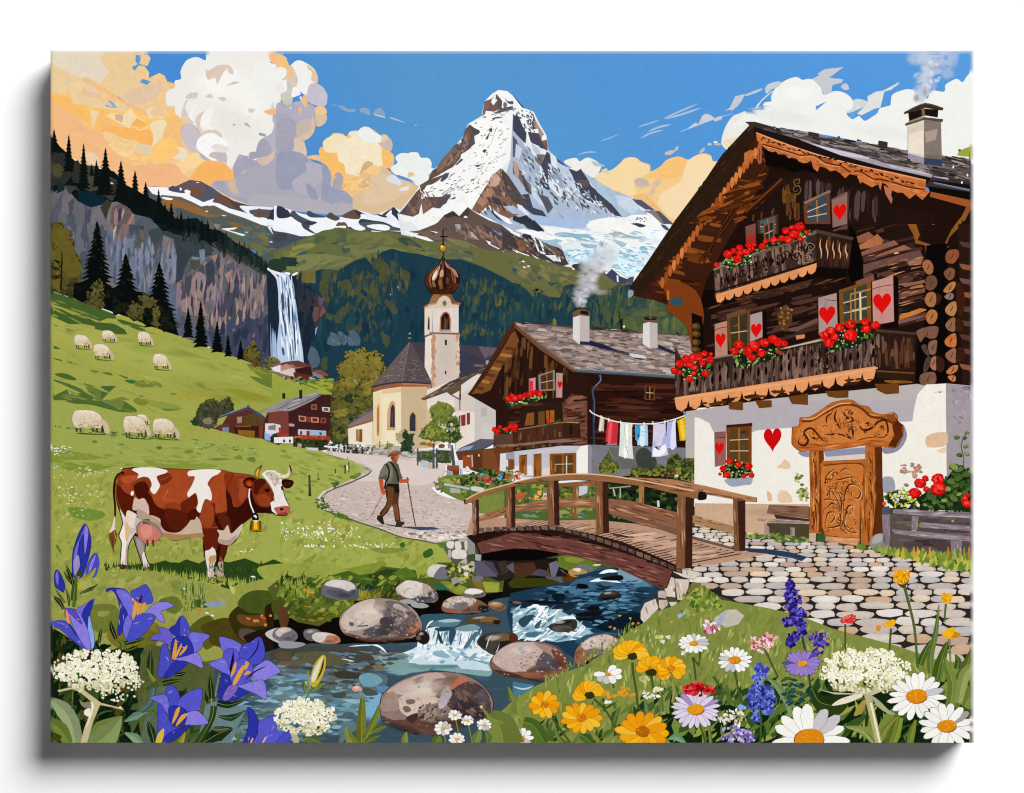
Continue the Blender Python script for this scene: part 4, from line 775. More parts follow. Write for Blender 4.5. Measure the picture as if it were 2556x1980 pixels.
for s,c in (('58,8;68,7;69,17;58,17','a06c5c'),('78,12;93,13;93,22;79,20','d3cfc8'),('34,28;48,30;48,40;35,39','bf8c74'),('57,31;72,32;72,42;58,41','c98c64'),('77,32;86,33;86,43;74,42','9c4c30')): sub('window');O(c,s);q=P(s);m=(q-q.mean(0))*.62+q.mean(0);face(rows(m,C('54302c' if c != 'd3cfc8' else '5c5658')),level(m),.04,0);use(PARTS[-1].parent)
O('8c3a2c','48,30;57,31;57,41;48,40');O('c09c90','16,43;26,44;26,49;16,48')
T(0,2);O('d4d4e0','408,43;424,43;437,46;437,58;432,60;420,64;418,74;408,72');O('8cb0e0','407,60;418,64;418,76;407,73');O('8a8074','414,48;428,45;428,56;414,55');O('b82c24','433,50;439,52;439,80;437,80');crown('419,70;426,64;436,68;437,79;420,77','2c3c28 1c2c1c',20,(5,10),'182018')
T(1,1)
sub('roof');
T(1,2);O('8a8280','-41,20;-4,16;16,18;32,8;66,-12;84,-24;88,-22;99,-12;96,-10;84,-19;56,0;24,18;16,20;-6,20;-42,23')
T(1,1);O('9a928c','-40,356;0,332;12,330;50,320;86,310;88,313;60,332;24,349;12,351;0,351')
D('-32,348;12,332;84,312;60,330;12,348',40,(14,34),(2,5),-18,'b4aeb0 74707a a8a09c 8c8890','q',4,edge=0);O('5a6478','84,310;87,310;99,322;97,324');L('3c4454','12,348;60,328;86,312',2.2)
for x in (190,30): O('2a2622',f'{x-14},{1560 + (30 if x<100 else 0)} {x+16},{1555 + (30 if x<100 else 0)} {x+16},1640 {x-12},1640')
part('painted_house','cluster of small red-roofed huts under the waterfall')
T(1,1)
O('8a6a60','-12,266;16,258;36,258;60,268;60,288;36,296;0,286;-12,280');O('d8c8bc','0,274;26,270;28,288;0,280',.1);O('3c1c1c','28,272;58,266;60,284;58,288;30,280');O('5c2c24','24,278;58,284;54,294;26,288');O('7c8098','60,278;78,276;80,290;62,288');O('3c2c30','80,284;91,286;88,294;76,292')
sub('roof');O('6b3c34','-12,269;4,260;14,258;34,256;58,266;56,268;30,268;22,262;0,272');O('b48c7c','-12,270;12,262;24,269;0,277');O('8c4c3c','62,274;76,274;91,283;88,286;70,282');use(PARTS[-1].parent)
T(0,1);O('e2dce0','418,269;437,262;437,279;424,276');O('8a5c58','418,267;437,259;437,264;420,270')
T(1,1);D('0,288;96,288;96,296;40,300',46,(6,14),(4,9),0,'3c4a28 8c8c50 5c6438 a8a88c 2c3424','b',edge=0)
F('a9b23a','36,298;60,292;100,290;104,320;80,320;60,312',0,.08);D('40,296;100,290;100,320;66,312',18,(10,26),(3,7),12,'6a8430 869838 4c6c30','l',edge=0);L('4c6c30','36,297;70,310',2.5)
part('painted_tree','large olive-green tree left of the church')
crown('96,332;100,300;112,286;108,268;120,256;124,240;140,238;156,232;166,240;180,240;192,248;188,258;198,266;192,280;180,300;176,312;174,360;178,392;172,404;128,416;112,416;96,412;94,370','8c7c34 80742e 746a2c 5c5c2a 66642e 4c5028 3c4422',560,(7,20),'2c3420')
for s in ('116,266;140,246;160,236;170,244;152,260;124,272','112,300;128,284;152,292;140,312','152,300;176,288;174,320;156,324','98,350;128,344;128,360;104,366'): D(s,40,(7,16),(5,12),0,'8a7c34 948434 7c7230','b',40)
D('112,312;140,320;140,340;112,332',24,(8,18),(6,12),0,'2c3a24 344228','b');D('100,376;140,360;168,340;170,400;104,410',60,(8,20),(7,14),0,'34421c 5c6430 283420 747034','b');L('9cb0c0','139,292;143,300',3,1)
# church
part('painted_church','cream village church with a pointed tower')
T(1,1)
sub('nave_roof','dark slate roof of the nave');O('48404c','244,222;272,223;336,226;412,232;437,260;380,280;336,296;280,296');O('3c3c4e','336,236;380,252;392,266;336,286',.1);O('6a5c64','372,229;412,233;408,240;384,252',.1);O('7a6464','362,263;384,264;380,268;366,268');E('a0a0a4',1945,1300,16,24);E('c8b49c',1215,1028,9,9);E('d6b464',1214,1070,10,10);L('3c2c20','243,206;243,222',2)
use(PARTS[-1].parent);
T(1,1);O('b39c84','226,300;282,298;284,331;380,312;380,400;226,400')
T(1,2)
O('ecdcbc','174,-20;227,-26;227,86;175,84');O('ddc49a','190,-20;227,-24;227,-16;192,-12');O('e5d2ae','174,-12;190,-16;191,84;175,83');O('c9b290','227,-26;275,-26;275,96;227,88');soft('eee2c8',1030,250,80,200,0,.6);O('d4bc98','275,-20;330,-12;328,60;275,96')
O('a05c3c','174,-22;192,-30;228,-33;280,-31;280,-26;228,-26;192,-21;174,-15',.1);O('b87a54','228,-33;280,-31;280,-28;228,-30')
sub('apse_roof','octagonal slate roof of the apse')
T(1,1);O('6b5c5c','170,306;184,290;208,262;226,240;243,220;250,230;264,256;284,294;283,300;228,298;192,304;174,309',.1);O('5a4e50','243,220;250,230;264,256;284,296;282,300;228,297',.1);L('8c8080','242,222;236,256;228,297',1.4)
D('180,300;242,226;282,296;228,296',170,(3,9),(1.2,2.6),-8,'7c6c6c 504448 8a7a78 645858','q',edge=1);L('3a3438','170,307;192,301;228,297;284,300',3.4)
T(1,2)
for s,i_,fr in (('200,56;201,20;206,4;210,0;216,4;216,56','206,50;207,16;210,7;214,10;215,16;215,51','d0a47c'),('241,58;242,28;249,18;256,26;257,58','243,57;244,30;249,22;254,28;254,58','c8a47c'),('181,66;181,16;184,5;186,12;186,66','182,60;183,18;184,12;185,18;185,60','c89058')):
    sub('church_window');F(fr,s,0,.08);F('383840' if fr != 'c89058' else 'a87038',i_,0,.12)
sub('church_window');O('383840','243,34;245,26;249,22;252,26;254,34;254,58;243,57');L('6c6c74','210,18;210,50',1)
use(PARTS[-1].parent)
sub('tower','white bell tower with painted corner stones')
T(1,1)
O('e4d8cc','272,212;285,208;285,312;284,296;271,268');O('cfc0b4','285,206;336,206;336,296;300,310;285,314');O('ded2c8','271,158;286,158;285,204;271,210');O('dcd2cc','286,158;335,156;335,204;286,204');O('a9a0a8','285,208;290,209;290,304;285,312')
D('285,209;290,209;290,308;285,312',34,(5,8),(8,14),0,'c49274 d0a688 bc8a6c','q',edge=0);D('331,208;336,208;336,288;331,292',28,(5,8),(8,14),0,'c49274 d0a688 d8c4b4','q',edge=0);soft('c0b4ac',1560,1250,80,190,0,.3)
O('9c6444','271,209;286,204;336,205;336,208;286,206;271,214');O('7c6050','280,203;336,204;336,206;280,205')
sub('bell_opening','arched bell opening');F('c07c50','299,200;300,174;306,165;312,164;318,168;321,178;320,201',0);F('241c1c','302,198;302,176;307,168;312,166;316,170;318,178;318,198',0);O('5c3c2c','308,172;312,180;316,176;314,197;306,197',.2);O('a89888','299,198;320,198;321,202;299,202');L('6c5444','310,178;310,197',1.6)
sub('bell_opening','narrow bell opening on the shaded side');F('c89c7c','276,199;277,176;279,171;281,178;281,200',0);F('2c2420','277,197;278,178;279,175;280,180;280,198',0)
sub('slit_window');O('3c2c28','309,217;313,217;313,228;309,227');sub('slit_window');O('3c2c28','309,275;312,276;312,282;309,282')
sub('cornice','curved cornice with a round window');O('7c5434','268,155;279,148;286,134;294,129;308,128;320,131;328,144;340,148;340,150;320,149;269,157',.1);F('9c6c44','280,148;288,132;300,130;296,140;292,147',1);F('d9c4b0','292,148;298,138;308,134;318,138;322,150;336,152;335,157;288,158;272,160;270,157;280,150',0);L('c09070','270,157;284,151;294,149',3);L('b07c58','322,150;338,150',3);L('a8785c','294,148;298,139;308,134;318,139;322,149',2)
E('cbb49c',1543,745,46,46);E('e4d4c4',1543,745,38,40);E('c4a888',1543,745,28,32);E('8a9484',1543,742,20,26);E('5c6454',1543,742,12,20)
sub('onion_dome','copper onion dome with a gold ball')
F('2c1810','306,52;304,66;298,76;286,84;275,94;271,106;274,118;284,130;304,132;324,130;335,118;338,106;336,94;326,82;314,72;309,64',1,.03)
for c,s in (('5c3420','306,54;303,68;296,77;284,86;276,96;273,108;278,120;288,129;294,128;284,112;286,96;298,80;304,72'),('a06444','304,68;294,80;282,92;280,108;286,120;282,108;284,96;296,82'),('c88c6c','300,78;290,88;285,100;287,108;294,100;298,88'),('e8dccc','294,86;288,92;285,102;288,104;293,96'),('7c4c34','306,70;302,84;298,104;300,124;306,128;304,104;307,84'),('b48468','309,68;320,80;330,88;334,100;328,96;320,86;312,80'),('d4a07c','300,88;306,86;306,98;300,98'),
             ('40241a','312,84;320,96;322,112;318,128;312,128;314,108'),('8c5438','320,86;328,96;330,108;326,120;324,108'),('54281a','320,112;336,112;330,122;318,129;312,124'),('44200f','280,120;300,122;324,120;320,130;300,131;288,129'),('94643c','284,108;288,106;292,116;288,118'),('8a5c38','297,106;302,106;302,114;298,115'),('6c4430','312,100;316,102;316,112;312,110')): F(c,s,1,.15)
for s in ('306,60;303,80;296,104;298,128','307,60;309,84;311,104;308,128','305,60;296,80;285,100;286,124','308,66;320,84;326,104;320,128','305,64;288,86;277,102;279,120'): L('24120c',s,1.5)
E('6a4c14',1528,224,33,36);E('b88824',1527,222,28,31);E('e0b848',1520,212,14,16);E('fff0b0',1516,208,6,7);O('3c2418','302,39;306,36;310,39;308,40;303,40')
L('3a4a50','309,52;306,66;303,74;296,80',1.4)
sub('cross','iron cross on the dome');L('18181c','306,10;306,38',2.6,3);L('18181c','300,23;315,23',2.6);L('18181c','305,13;308,13',2);E('18181c',1532,56,5,8)
part('painted_house','low cream annex left of the church')
T(1,2)
O('e9ddc8','127,53;174,39;175,84;170,84;128,82');O('d7c8ac','172,38;175,38;175,80;172,80');sub('roof');O('8c7470','125,48;144,36;174,19;174,37;156,42;128,50',.1);O('a0522c','127,50;156,41;174,36;174,39;152,45;128,52');L('5c6884','125,48;144,35;174,18',3);sub('shutter');O('a87c4c','142,54;147,54;148,77;142,76');sub('shutter');O('7c5430','148,54;154,54;154,78;148,78',.1)
part('painted_house','white house with dark red shutters beside the church')
T(1,2)
O('e4d8cc','275,-20;330,-40;366,-56;398,-30;412,0;412,26;402,76;370,80;330,92;328,68;312,50;300,30;276,16')
T(1,1);O('ded4cc','280,331;340,298;380,280;370,331');O('d3c8c0','328,328;366,300;437,331;437,352;328,352')
T(1,2);O('c9c0bc','365,-12;398,-10;412,12;414,72;398,76;365,78');soft('d8cfc8',1940,300,90,120,0,.5);O('b8b0ac','377,14;389,14;388,30;376,30')
for s in ('1675,145 1692,138 1692,245 1676,248','1696,140 1740,128 1740,235 1700,242','1750,120 1782,112 1782,222 1752,230','1678,-60 1692,-60 1692,90 1680,92'): sub('shutter');O('84382c' if '1678' not in s else '8a7068',s,.1)
sub('roof');T(1,1);O('5c4c44','263,328;300,308;328,294;372,272;386,266;388,270;376,279;360,288;340,302;312,316;270,331');O('483e3a','300,307;318,296;328,292;380,269;386,267;380,274;340,290;306,309',.1);O('66543c','312,312;340,298;338,312;320,322',.1);L('5a4a44','338,298;338,330',4);L('5a4a44','312,314;324,322;338,330',3)
D('266,328;328,296;380,272;340,298;290,322',30,(8,22),(2,4),-25,'7c6c60 3c3430 8c7c70','q',4,edge=0)
part('painted_hedge','clipped hedge and red flowers before the farmhouse')
T(1,2);O('a03c28','12,68;92,66;94,80;80,84;12,74',.15);O('2c3c1c','24,70;52,72;74,74;90,74;88,92;72,94;24,86',.15);D('24,70;88,74;86,92;26,86',60,(6,14),(5,10),0,'2c3c1c 1c2c14 44542a 3a4a20','b');D('26,67;92,67;92,73;26,72',50,(5,10),(3,6),0,'b0502c 8c3820 c06038 a84028','b',edge=0);O('e4e4e4','-12,69;24,68;24,80;-12,80');O('c8ccd0','46,88;71,89;71,95;52,93');O('b89c8c','32,81;40,81;40,88;32,88')
for x in (35,90): E('2c2c2c',x,380,10,16)
part('painted_graveyard','row of small gravestones by the church')
for i in range(36):
    x=440 + i*12.5 + R.uniform(-5,5);y=400 + (x-440)*.13 + R.uniform(-14,20);w=R.uniform(7,14);h=R.uniform(30,70)
    c=R.choice(['e4e4e4','c4c0bc','9a948c','4a4844','3c3a38','d0ccc8','787068']);O(c,f'{x-w},{y+h} {x-w},{y+6} {x},{y-4} {x+w},{y+6} {x+w},{y+h}')
D('84,84;172,86;174,103;100,98',70,(4,9),(4,9),0,'3c3a36 5c5850 c8c4be 2c2c28 8c8880','b',edge=0)
for x in (495,600,768,860,712): L('2c2a28',f'{x},{420+(x-495)*.05} {x+2},510',3)
for s in ('82,86;108,88','152,84;160,86','92,79;98,79'): L('eceff2',s,4)
O('b4aca0','174,88;226,86;244,96;258,100;258,108;226,104;174,103',.15);D('176,90;256,96;256,106;176,102',60,(8,18),(4,8),2,'9c948c c8c0b8 84807c b8b0a4','q',edge=0);D('174,83;212,82;212,90;176,89',30,(5,12),(4,9),0,'8a8c4c a8a070 6c7440 c8c094','b',edge=0)
for x in (1010,935): L('3c3c34',f'{x},380 {x},440',2)
part('painted_bush','dark green shrub before the church wall');crown('226,94;228,80;230,60;236,56;242,64;250,62;248,80;246,96','34482c 2c3e28 3c5034 2a3a2c',80,(5,12),'1c2a1c');crown('216,64;228,58;230,76;222,80','b0a080 a09c74',20,(4,8),'c4b494')
# ================= path, hiker, cow =================
T(1,2)
part('painted_path','pale winding cobbled path through the village')
PT=O('cbbab2','76,96;96,95;128,99;174,102;226,104;258,112;280,120;312,131;308,140;298,154;284,164;294,174;312,182;344,188;360,196;380,210;437,212;437,252;380,260;348,258;294,267;274,262;220,255;190,242;172,232;140,224;120,216;96,206;76,200;72,188;78,174;96,163;116,156;140,144;164,134;169,128;160,123;136,114;112,107;86,100')
F('d8cac4','96,96;180,104;260,114;308,132;296,154;260,160;180,152;140,152;168,136;170,126;136,113;100,104',0,.04)
soft('c4b2ac',900,1050,400,130,5,.5);soft('d4c6be',1500,1100,350,120,5,.5);soft('ddd0ca',1000,650,350,90,5,.5)
D('86,180;180,160;284,170;360,200;360,252;280,260;180,236;100,204',420,(6,20),(2,5),4,'d6c8c0 c2b0a8 cabab2 dccfc8 b8a8a0','q',8,a=.7)
for i in range(420):
    y=R.uniform(820,1290);t=(y-800)/500;x=R.uniform(420+max(0,(y-980))*1.8,1420+t*400)
    w=R.uniform(8,34)*(.5+t);L(R.choice(['8c7c78','6c6060','a09088','5a5050','ac9c94']),f'{x},{y} {x+w*.5},{y+R.uniform(-4,6)} {x+w},{y+R.uniform(-3,8)}',R.uniform(.5,1.3),tip=2)
for i in range(120):
    y=R.uniform(830,1280);x=R.uniform(1400,1790);L(R.choice(['4a4240','6c6060','7c706c']),f'{x},{y} {x+R.uniform(10,40)},{y+R.uniform(-2,10)}',R.uniform(.7,1.6),tip=2)
D('220,248;348,246;348,258;294,266;270,261',90,(6,16),(3,6),6,'e0d4ca c8bab0 ece2d8 8c8078','q',edge=0)
D('288,152;300,144;312,172;296,170',40,(4,9),(2,5),30,'8c7868 c8b8ac 6c6058','b',edge=0)
sub('kerb','row of pale kerb stones along the path')
KB=P('170,128;164,136;146,145;128,153;104,162;86,170;77,178;73,186;74,194;80,201;90,206;104,211;120,216;136,222;152,228;172,234;192,241;220,252;240,257;266,261;294,267')
q=smooth(KB,6,False)
L('5c5a48',q+[0,2],7,4,sm=0);
for i in range(0,len(q)-1):
    a,b=q[i],q[i+1];an=math.degrees(math.atan2(b[1]-a[1],b[0]-a[0]));ln=np.hypot(*(b-a))*.95;w=2.2+min(1,abs(i-50)/50 if i < 50 else 0)*0 + (3.2 if 25 < i < 60 else 1.2)
    e=shp('q',*(a+b)/2,ln,w,an);face(rows(e,jit(C('d6cabc'),.08)),level(e),.05,0)
    if 28 < i < 56: e2=shp('q',*((a+b)/2+[-5 if i < 42 else 2,3]),ln,w*1.1,an);face(rows(e2,jit(C('ddd2c4'),.08)),level(e2),.05,0)
L('7c6c60','90,172;83,180;82,190;88,198;100,206',1.4)
part('painted_fence_post','small dark fence posts along the meadow edge')
for x,y,h,w in ((272,700,200,20),): O('24281c',f'{x-8},{y} {x+8},{y+3} {x+18},{y+h} {x-8},{y+h}');L('5c6430',f'{x},{y+20} {x+4},{y+180}',1.2)
for x,y,h,w in ((608,605,85,14),(643,578,100,10),(632,530,25,5),(515,640,60,10),(354,685,60,7)): sub('post');L('24301c',f'{x},{y} {x+1},{y+h}',w*OS,w*OS*.8)
E('e8ece8',628,630,8,26);E('c8d4b0',520,695,16,5);L('4c6c28','69,148;75,148',3);D('128,144;152,136;152,140;136,148',16,10,4,-20,'5c8028 7c9430','b',edge=0);D('64,190;76,180;96,204;72,202',20,9,6,30,'5c7c28 4c6c24','b',edge=0);D('96,154;108,153;109,158;100,164',14,8,5,0,'4c6c24 5c7c28','b',edge=0);D('96,208;124,216;128,222;104,218',20,9,5,20,'4c7224 6a8c2c','b',edge=0)
part('painted_person','walking person in a brown hat, grey shirt and braces with a long stick')
F('3c4868','192,231;206,233;230,237;248,237;288,238;303,242;280,243;264,244;240,240;208,236',0,.04)
sub('walking_stick');L('5c2c1c','238,144;243,176;248,204;254,236',3.4,2.6);L('a86c4c','239,156;247,202',.9)
sub('thin_stick');L('5a4428','192,178;184,192;176,208;167,222',1.4,1);use(PARTS[-1].parent)
F('4c2c1c','197,158;222,158;224,172;222,186;222,196;224,208;226,228;220,230;216,228;211,200;210,196;202,210;190,222;186,212;198,196;200,186;197,172',0,.12)
F('6c4428','200,162;212,164;215,180;208,198;198,210;192,218;190,212;201,196;202,180',0,.15);F('7a4c2c','210,198;218,192;222,208;223,224;218,224;214,210',0,.15);F('5c3420','212,174;221,176;220,192;211,198',0,.15)
sub('boot');F('2c241c','183,215;192,218;196,232;192,233;186,228;181,222',0,.1);sub('boot');F('3a3024','217,230;226,227;233,228;234,231;226,238;216,238',0,.1);use(PARTS[-1].parent)
sub('arm');F('c05c3c','185,147;193,147;194,160;197,172;196,177;191,176;188,168;186,158',1,.1);sub('arm');F('bc5c3c','223,147;232,148;238,147;241,146;242,149;239,154;230,155;224,155',1,.1);L('8c3c28','189,152;191,170',1);use(PARTS[-1].parent)
sub('shirt','grey-green short sleeved shirt');F('605c4a','204,114;216,115;222,120;226,136;230,146;224,149;223,157;212,158;200,156;195,148;184,147;188,132;195,120',0,.12)
F('78745e','198,120;208,118;212,136;208,154;200,154;200,140;190,144;186,144;190,130',1,.12);F('5a5848','212,120;220,124;222,148;220,156;214,156',0,.1);F('848068','202,128;210,128;208,148;202,148',1,.1);L('4c4a3c','185,144;195,148',1.5)
sub('braces');L('1c1a18','199,119;204,130;203,144;198,154;196,166',4.2);L('1c1a18','207,115;218,132;222,152',4);F('1a1816','200,156;223,157;224,172;215,174;214,161;200,161',0);sub('head');F('a44c30','208,105;222,103;220,114;217,116;210,113',1,.1);F('7c3424','208,106;212,106;212,114;209,112',0);F('c46c4c','217,105;222,104;220,112;217,113',0)
sub('hat','brown brimmed hat');F('8c5a38','201,104;207,98;212,94;220,94;226,97;228,100;220,102;210,104;204,106',1,.1);F('6c4028','202,104;212,101;222,101;228,100;220,102;210,104;204,106',1);F('a87048','208,98;213,95;219,95;217,98',1);L('7c4c34','207,99;216,98;224,97',1)
# cow
part('painted_cow','red and white cow with horns standing in the meadow')
T(0,2)
for c,s in (('2c4c18','152,312;180,306;220,308;240,304;260,309;284,312;300,320;332,312;352,320;380,322;400,318;437,328;437,344;300,340;240,331;220,324;196,322;160,318'),): F(c,s,1,.1,wob=1.5)
T(0,3);F('2c4c18','184,2;200,-10;220,-16;240,-8;260,-18;284,-10;300,-20;340,-12;370,-20;400,-8;424,-18;456,-4;464,16;437,18;410,12;396,26;380,32;368,22;340,40;324,34;332,16;296,18;260,14;248,12;220,4;200,4',0,.1)
T(0,2)
def cow(): pass
OUT='140,128;180,126;224,128;266,130;300,129;328,131;348,136;380,140;392,146;408,156;426,180;430,208;420,212;396,210;380,220;366,232;360,252;348,268;336,274;335,286;331,296;328,312;331,331;315,331;314,312;312,331;298,331;300,320;295,296;292,276;290,258;266,258;236,263;216,254;208,262;200,266;186,268;183,274;183,290;192,312;194,320;180,320;176,306;166,276;160,258;152,272;150,288;149,312;146,315;136,315;136,296;138,268;133,254;138,240;140,230;136,212;131,196;128,176;129,156'
e=smooth(P(OUT),2);g=(e-e.mean(0))*1.003+e.mean(0)
face(rows(e,C('2a120c')),level(e),.03,0)
L('201410',OUT.replace('700,640','700,638'),2.4)
T(0,3)
sub('leg','white-footed front leg');F('e6dcd4','299,-2;312,-2;315,12;316,20;308,22;298,20;298,12',0,.1);F('5a3020','298,18;316,17;318,26;312,28;300,26',1,.2);sub('leg','shaded front leg');F('b49884','318,-2;329,-2;330,8;328,22;318,18;316,8',0,.1);F('4a2418','318,12;331,10;332,16;328,24;318,28;315,18',1,.2);F('7c94a0','310,-2;318,-4;316,10;314,12',0)
use(PARTS[-1].parent)
T(0,2)
# far hind leg
F('8c7c74','162,254;180,260;188,268;183,276;183,290;192,312;193,318;181,320;177,306;166,278;160,262',0,.1);F('e2d8d0','176,280;183,288;191,308;192,314;180,314;177,296',0,.08);F('5c3428','181,315;193,312;194,320;186,322;181,320',1,.2);F('a89890','166,260;176,266;180,280;176,290;170,280',1,.1)
# near hind leg
F('ddd0c4','134,196;144,200;160,216;180,226;174,236;160,254;153,268;150,288;149,310;137,312;136,296;138,268;134,254;140,236',0,.08);F('efe6dc','140,230;148,250;147,268;143,308;138,308;139,270;135,254',0,.05);F('d9b884','146,230;160,232;154,250;148,266;145,252',1,.1);F('b8a498','150,268;149,308;145,308;147,276',0,.1);F('cbbcb0','160,216;180,226;172,236;158,252;152,248',0,.08)
F('4c2c20','133,308;149,310;148,315;142,316;134,313',1,.2)
# front legs
F('5a1c0c','317,264;340,268;335,286;330,300;320,306;318,288',0,.12);F('7a5444','320,288;328,298;329,331;318,331;320,312',0,.12);F('c0a494','320,304;329,302;330,331;318,331',0,.1);F('2a100a','318,268;324,272;322,304;318,300',0)
F('64200e','288,236;320,236;322,260;318,280;312,284;296,284;291,260',0,.12);F('e4d8ce','295,283;304,280;309,275;314,280;316,288;316,300;311,312;312,331;298,331;300,318;296,298',0,.08);F('c09454','303,294;310,291;316,292;314,302;306,308;302,300',1,.15);F('c8b4a8','307,300;311,312;312,331;306,331',0,.08)
# body
BD='132,144;140,130;158,128;180,126;224,128;266,130;328,131;348,136;380,140;398,148;400,180;392,210;380,220;366,232;348,248;320,240;292,240;288,232;276,226;248,246;222,246;212,234;210,228;190,216;176,206;160,202;149,220;138,208;131,192;128,170'
F('9c4320',BD,1,.12)
for c,s in (('a84a24','200,140;224,132;266,132;276,148;264,172;260,184;248,192;240,212;220,204;204,200;196,176;208,166'),('8a3818','160,152;176,144;190,148;196,158;188,172;178,186;172,186;166,172;160,164'),('7a2c12','206,142;220,136;234,142;226,154;212,158'),('5a1a0a','132,156;144,172;160,180;160,188;160,202;148,218;140,208;132,190;129,172'),('4a1408','162,160;180,152;190,168;178,186;166,180'),('8c3818','138,136;156,130;170,140;172,148;144,156;132,160;132,148'),('b05028','138,144;168,140;170,148;144,156'),
             ('4c1408','176,186;190,174;200,192;208,200;232,208;248,212;252,196;260,208;280,202;288,212;284,232;276,224;260,236;244,248;222,248;210,232;210,222;190,216;190,196'),('6c2410','248,196;260,186;278,176;284,192;260,212'),('943c1c','218,196;240,192;250,200;244,212;226,216'),('5a1c0c','220,204;260,212;256,240;230,240'),
             ('a84a24','304,160;320,140;332,138;336,172;332,212;316,212;308,192'),('8a3418','332,138;350,140;348,176;352,192;340,180;334,166'),('6c2410','288,210;312,192;316,212;336,208;340,220;320,236;292,238;286,224'),('9a4420','284,220;300,192;312,204;308,236;292,236'),('3c1008','334,168;344,180;350,200;366,192;380,180;392,192;392,210;372,228;360,236;344,250;320,240;314,216;336,212'),
             ('8c3818','348,146;372,144;378,166;368,192;352,200;346,176'),('a04a28','358,148;372,150;372,180;362,192;358,172'),('2c0c06','378,166;392,180;406,200;412,210;390,210;378,192'),('5c2010','318,212;340,220;344,248;328,240')): F(c,s,1,.12)
for s in ('158,130;170,126;200,126;223,131;222,136;210,140;204,144;210,158;209,164;200,176;192,168;195,158;190,146;180,143;168,146;170,138','266,132;300,129;324,131;320,138;308,144;300,156;304,164;308,178;306,188;296,185;290,198;286,211;279,204;282,192;278,174;270,178;264,182;262,174;270,160;276,143;264,142'): F('ece6df',s,1,.04)
for s,c in (('164,182;170,186;181,184;189,200;189,216;176,206;160,206;160,192','cfb8a8'),('149,207;166,214;164,224;160,240;148,228','e4d4c6'),('244,248;260,236;268,225;276,224;280,218;288,232;289,258;266,258;236,263;216,254;200,240;190,216;210,222;212,234;222,246','c8b09c'),('216,248;250,252;288,249;290,258;266,258;236,263;220,256','a88454'),('318,243;330,244;338,234;344,250;358,238;366,232;360,252;348,266;338,272;320,266;322,252','d0bcac'),('322,260;338,262;356,252;348,267;338,272;322,267','b49c8c'),('168,204;180,208;190,216;208,226;212,240;192,224;176,224;168,218','b49c88')): F(c,s,1,.08)
E('f4eeee',792,872,14,24,15);L('d07c54','226,168;216,186',2,.6);L('c46c44','216,186;232,188',1.2);L('c06840','210,150;236,140',1);L('501808','348,140;338,160;336,180',1.4);L('501808','360,152;358,172',1)
sub('udder','pink udder');F('8c7c70','166,236;176,226;192,226;208,236;216,250;214,256;192,232;176,230;170,242;166,252',1,.08);F('c87c68','169,240;176,232;190,232;204,240;213,254;208,261;192,266;180,264;170,256',1,.1);F('d89080','174,238;186,234;196,240;192,256;178,256',1,.08);F('b07060','180,264;192,266;208,260;200,268;186,269',1)
for x in (935,987): L('5c2c18',f'{x},1310 {x+3},1370',5,4)
L('e0a840','190,265;192,268',4)
sub('tail','brown tail with a pale tuft');L('2c120a','143,136;132,140;126,152;124,172;126,196;126,220',8,4.5);L('7a3414','140,138;131,143;127,158;126,180',3,1);F('e0d4c8','126,216;126,240;130,252;120,256;115,250;121,234',1,.08);F('7c4c20','118,248;126,242;131,252;128,266;124,274;124,286;120,276;115,262;114,250',0,.15);L('3c2010','120,252;121,266;123,285',1.4);L('d0a878','124,246;128,260',1.5)
sub('ear','dark red ear');F('240c08','367,152;374,145;388,145;398,152;392,164;380,165;370,162',1,.05);F('8c2c10','370,154;378,149;386,154;386,161;374,161',1,.15);F('c04818','374,155;380,153;382,160;376,160',1)
sub('head','brown and white head');
F('7a2c14','386,152;402,146;412,154;420,166;424,178;422,192;416,200;400,200;390,192;384,176',1,.12);F('4c180c','390,148;408,148;408,156;398,166;394,176;386,172',1);F('94401c','392,180;408,176;418,184;416,196;400,197',1,.12)
T(1,2)
F('e8e0dc','-36,138;-26,131;-12,131;0,138;4,148;4,160;8,180;16,196;18,208;12,216;-6,215;-16,208;-19,192;-12,188;-12,176;-16,164;-24,152',0,.08);F('a08c78','-28,136;-16,134;-4,140;-2,152;-10,162;-16,152',1,a=.5);D('-30,134;-6,134;0,156;-10,164;-20,148',60,(3,7),(2,4),30,'d8ccc0 b8a490 8c7860 ece4dc','s',edge=0)
F('b8604c','-12,202;0,199;12,198;18,200;18,210;12,216;-4,216;-8,210',1,.12);E('3c140c',12,1022,18,14);F('8c4030','-4,212;12,210;12,216;-4,216',1);L('2c1c18','4,148;4,160;9,182;17,198',2);L('2c1c18','-16,210;-6,216;12,216',2)
F('3c2018','1,161;4,162;5,168;2,168',1);L('c8b4ac','-12,180;-10,192',2)
sub('ear');F('240c08','3,150;12,148;24,151;24,158;18,164;10,165;3,158',1);F('481410','6,154;20,153;20,158;10,162',1)
T(0,2);sub('eye');E('1c0804',2060,840,26,20,20);E('5c2c20',2055,828,20,8,20);E('080404',2062,842,12,10)
sub('horn','curved golden horn');F('8c6420','388,140;389,132;395,125;402,121;401,128;398,134;397,144;394,148;389,146',1,.12);F('d8a840','390,138;393,131;397,128;395,138;394,144',1);L('2c1808','402,122;398,128',3,1)
T(1,2);sub('horn','cream curved horn');F('d8c89c','0,147;-1,140;10,138;15,132;16,121;19,122;21,132;18,142;10,147',1,.08);F('5c4424','16,121;19,122;21,130;20,138;18,130',1);L('f4ecd0','2,143;11,142;16,136',3,1);L('2c1c10','0,147;11,147;18,142;21,131;18,122',1.4)
T(0,2)
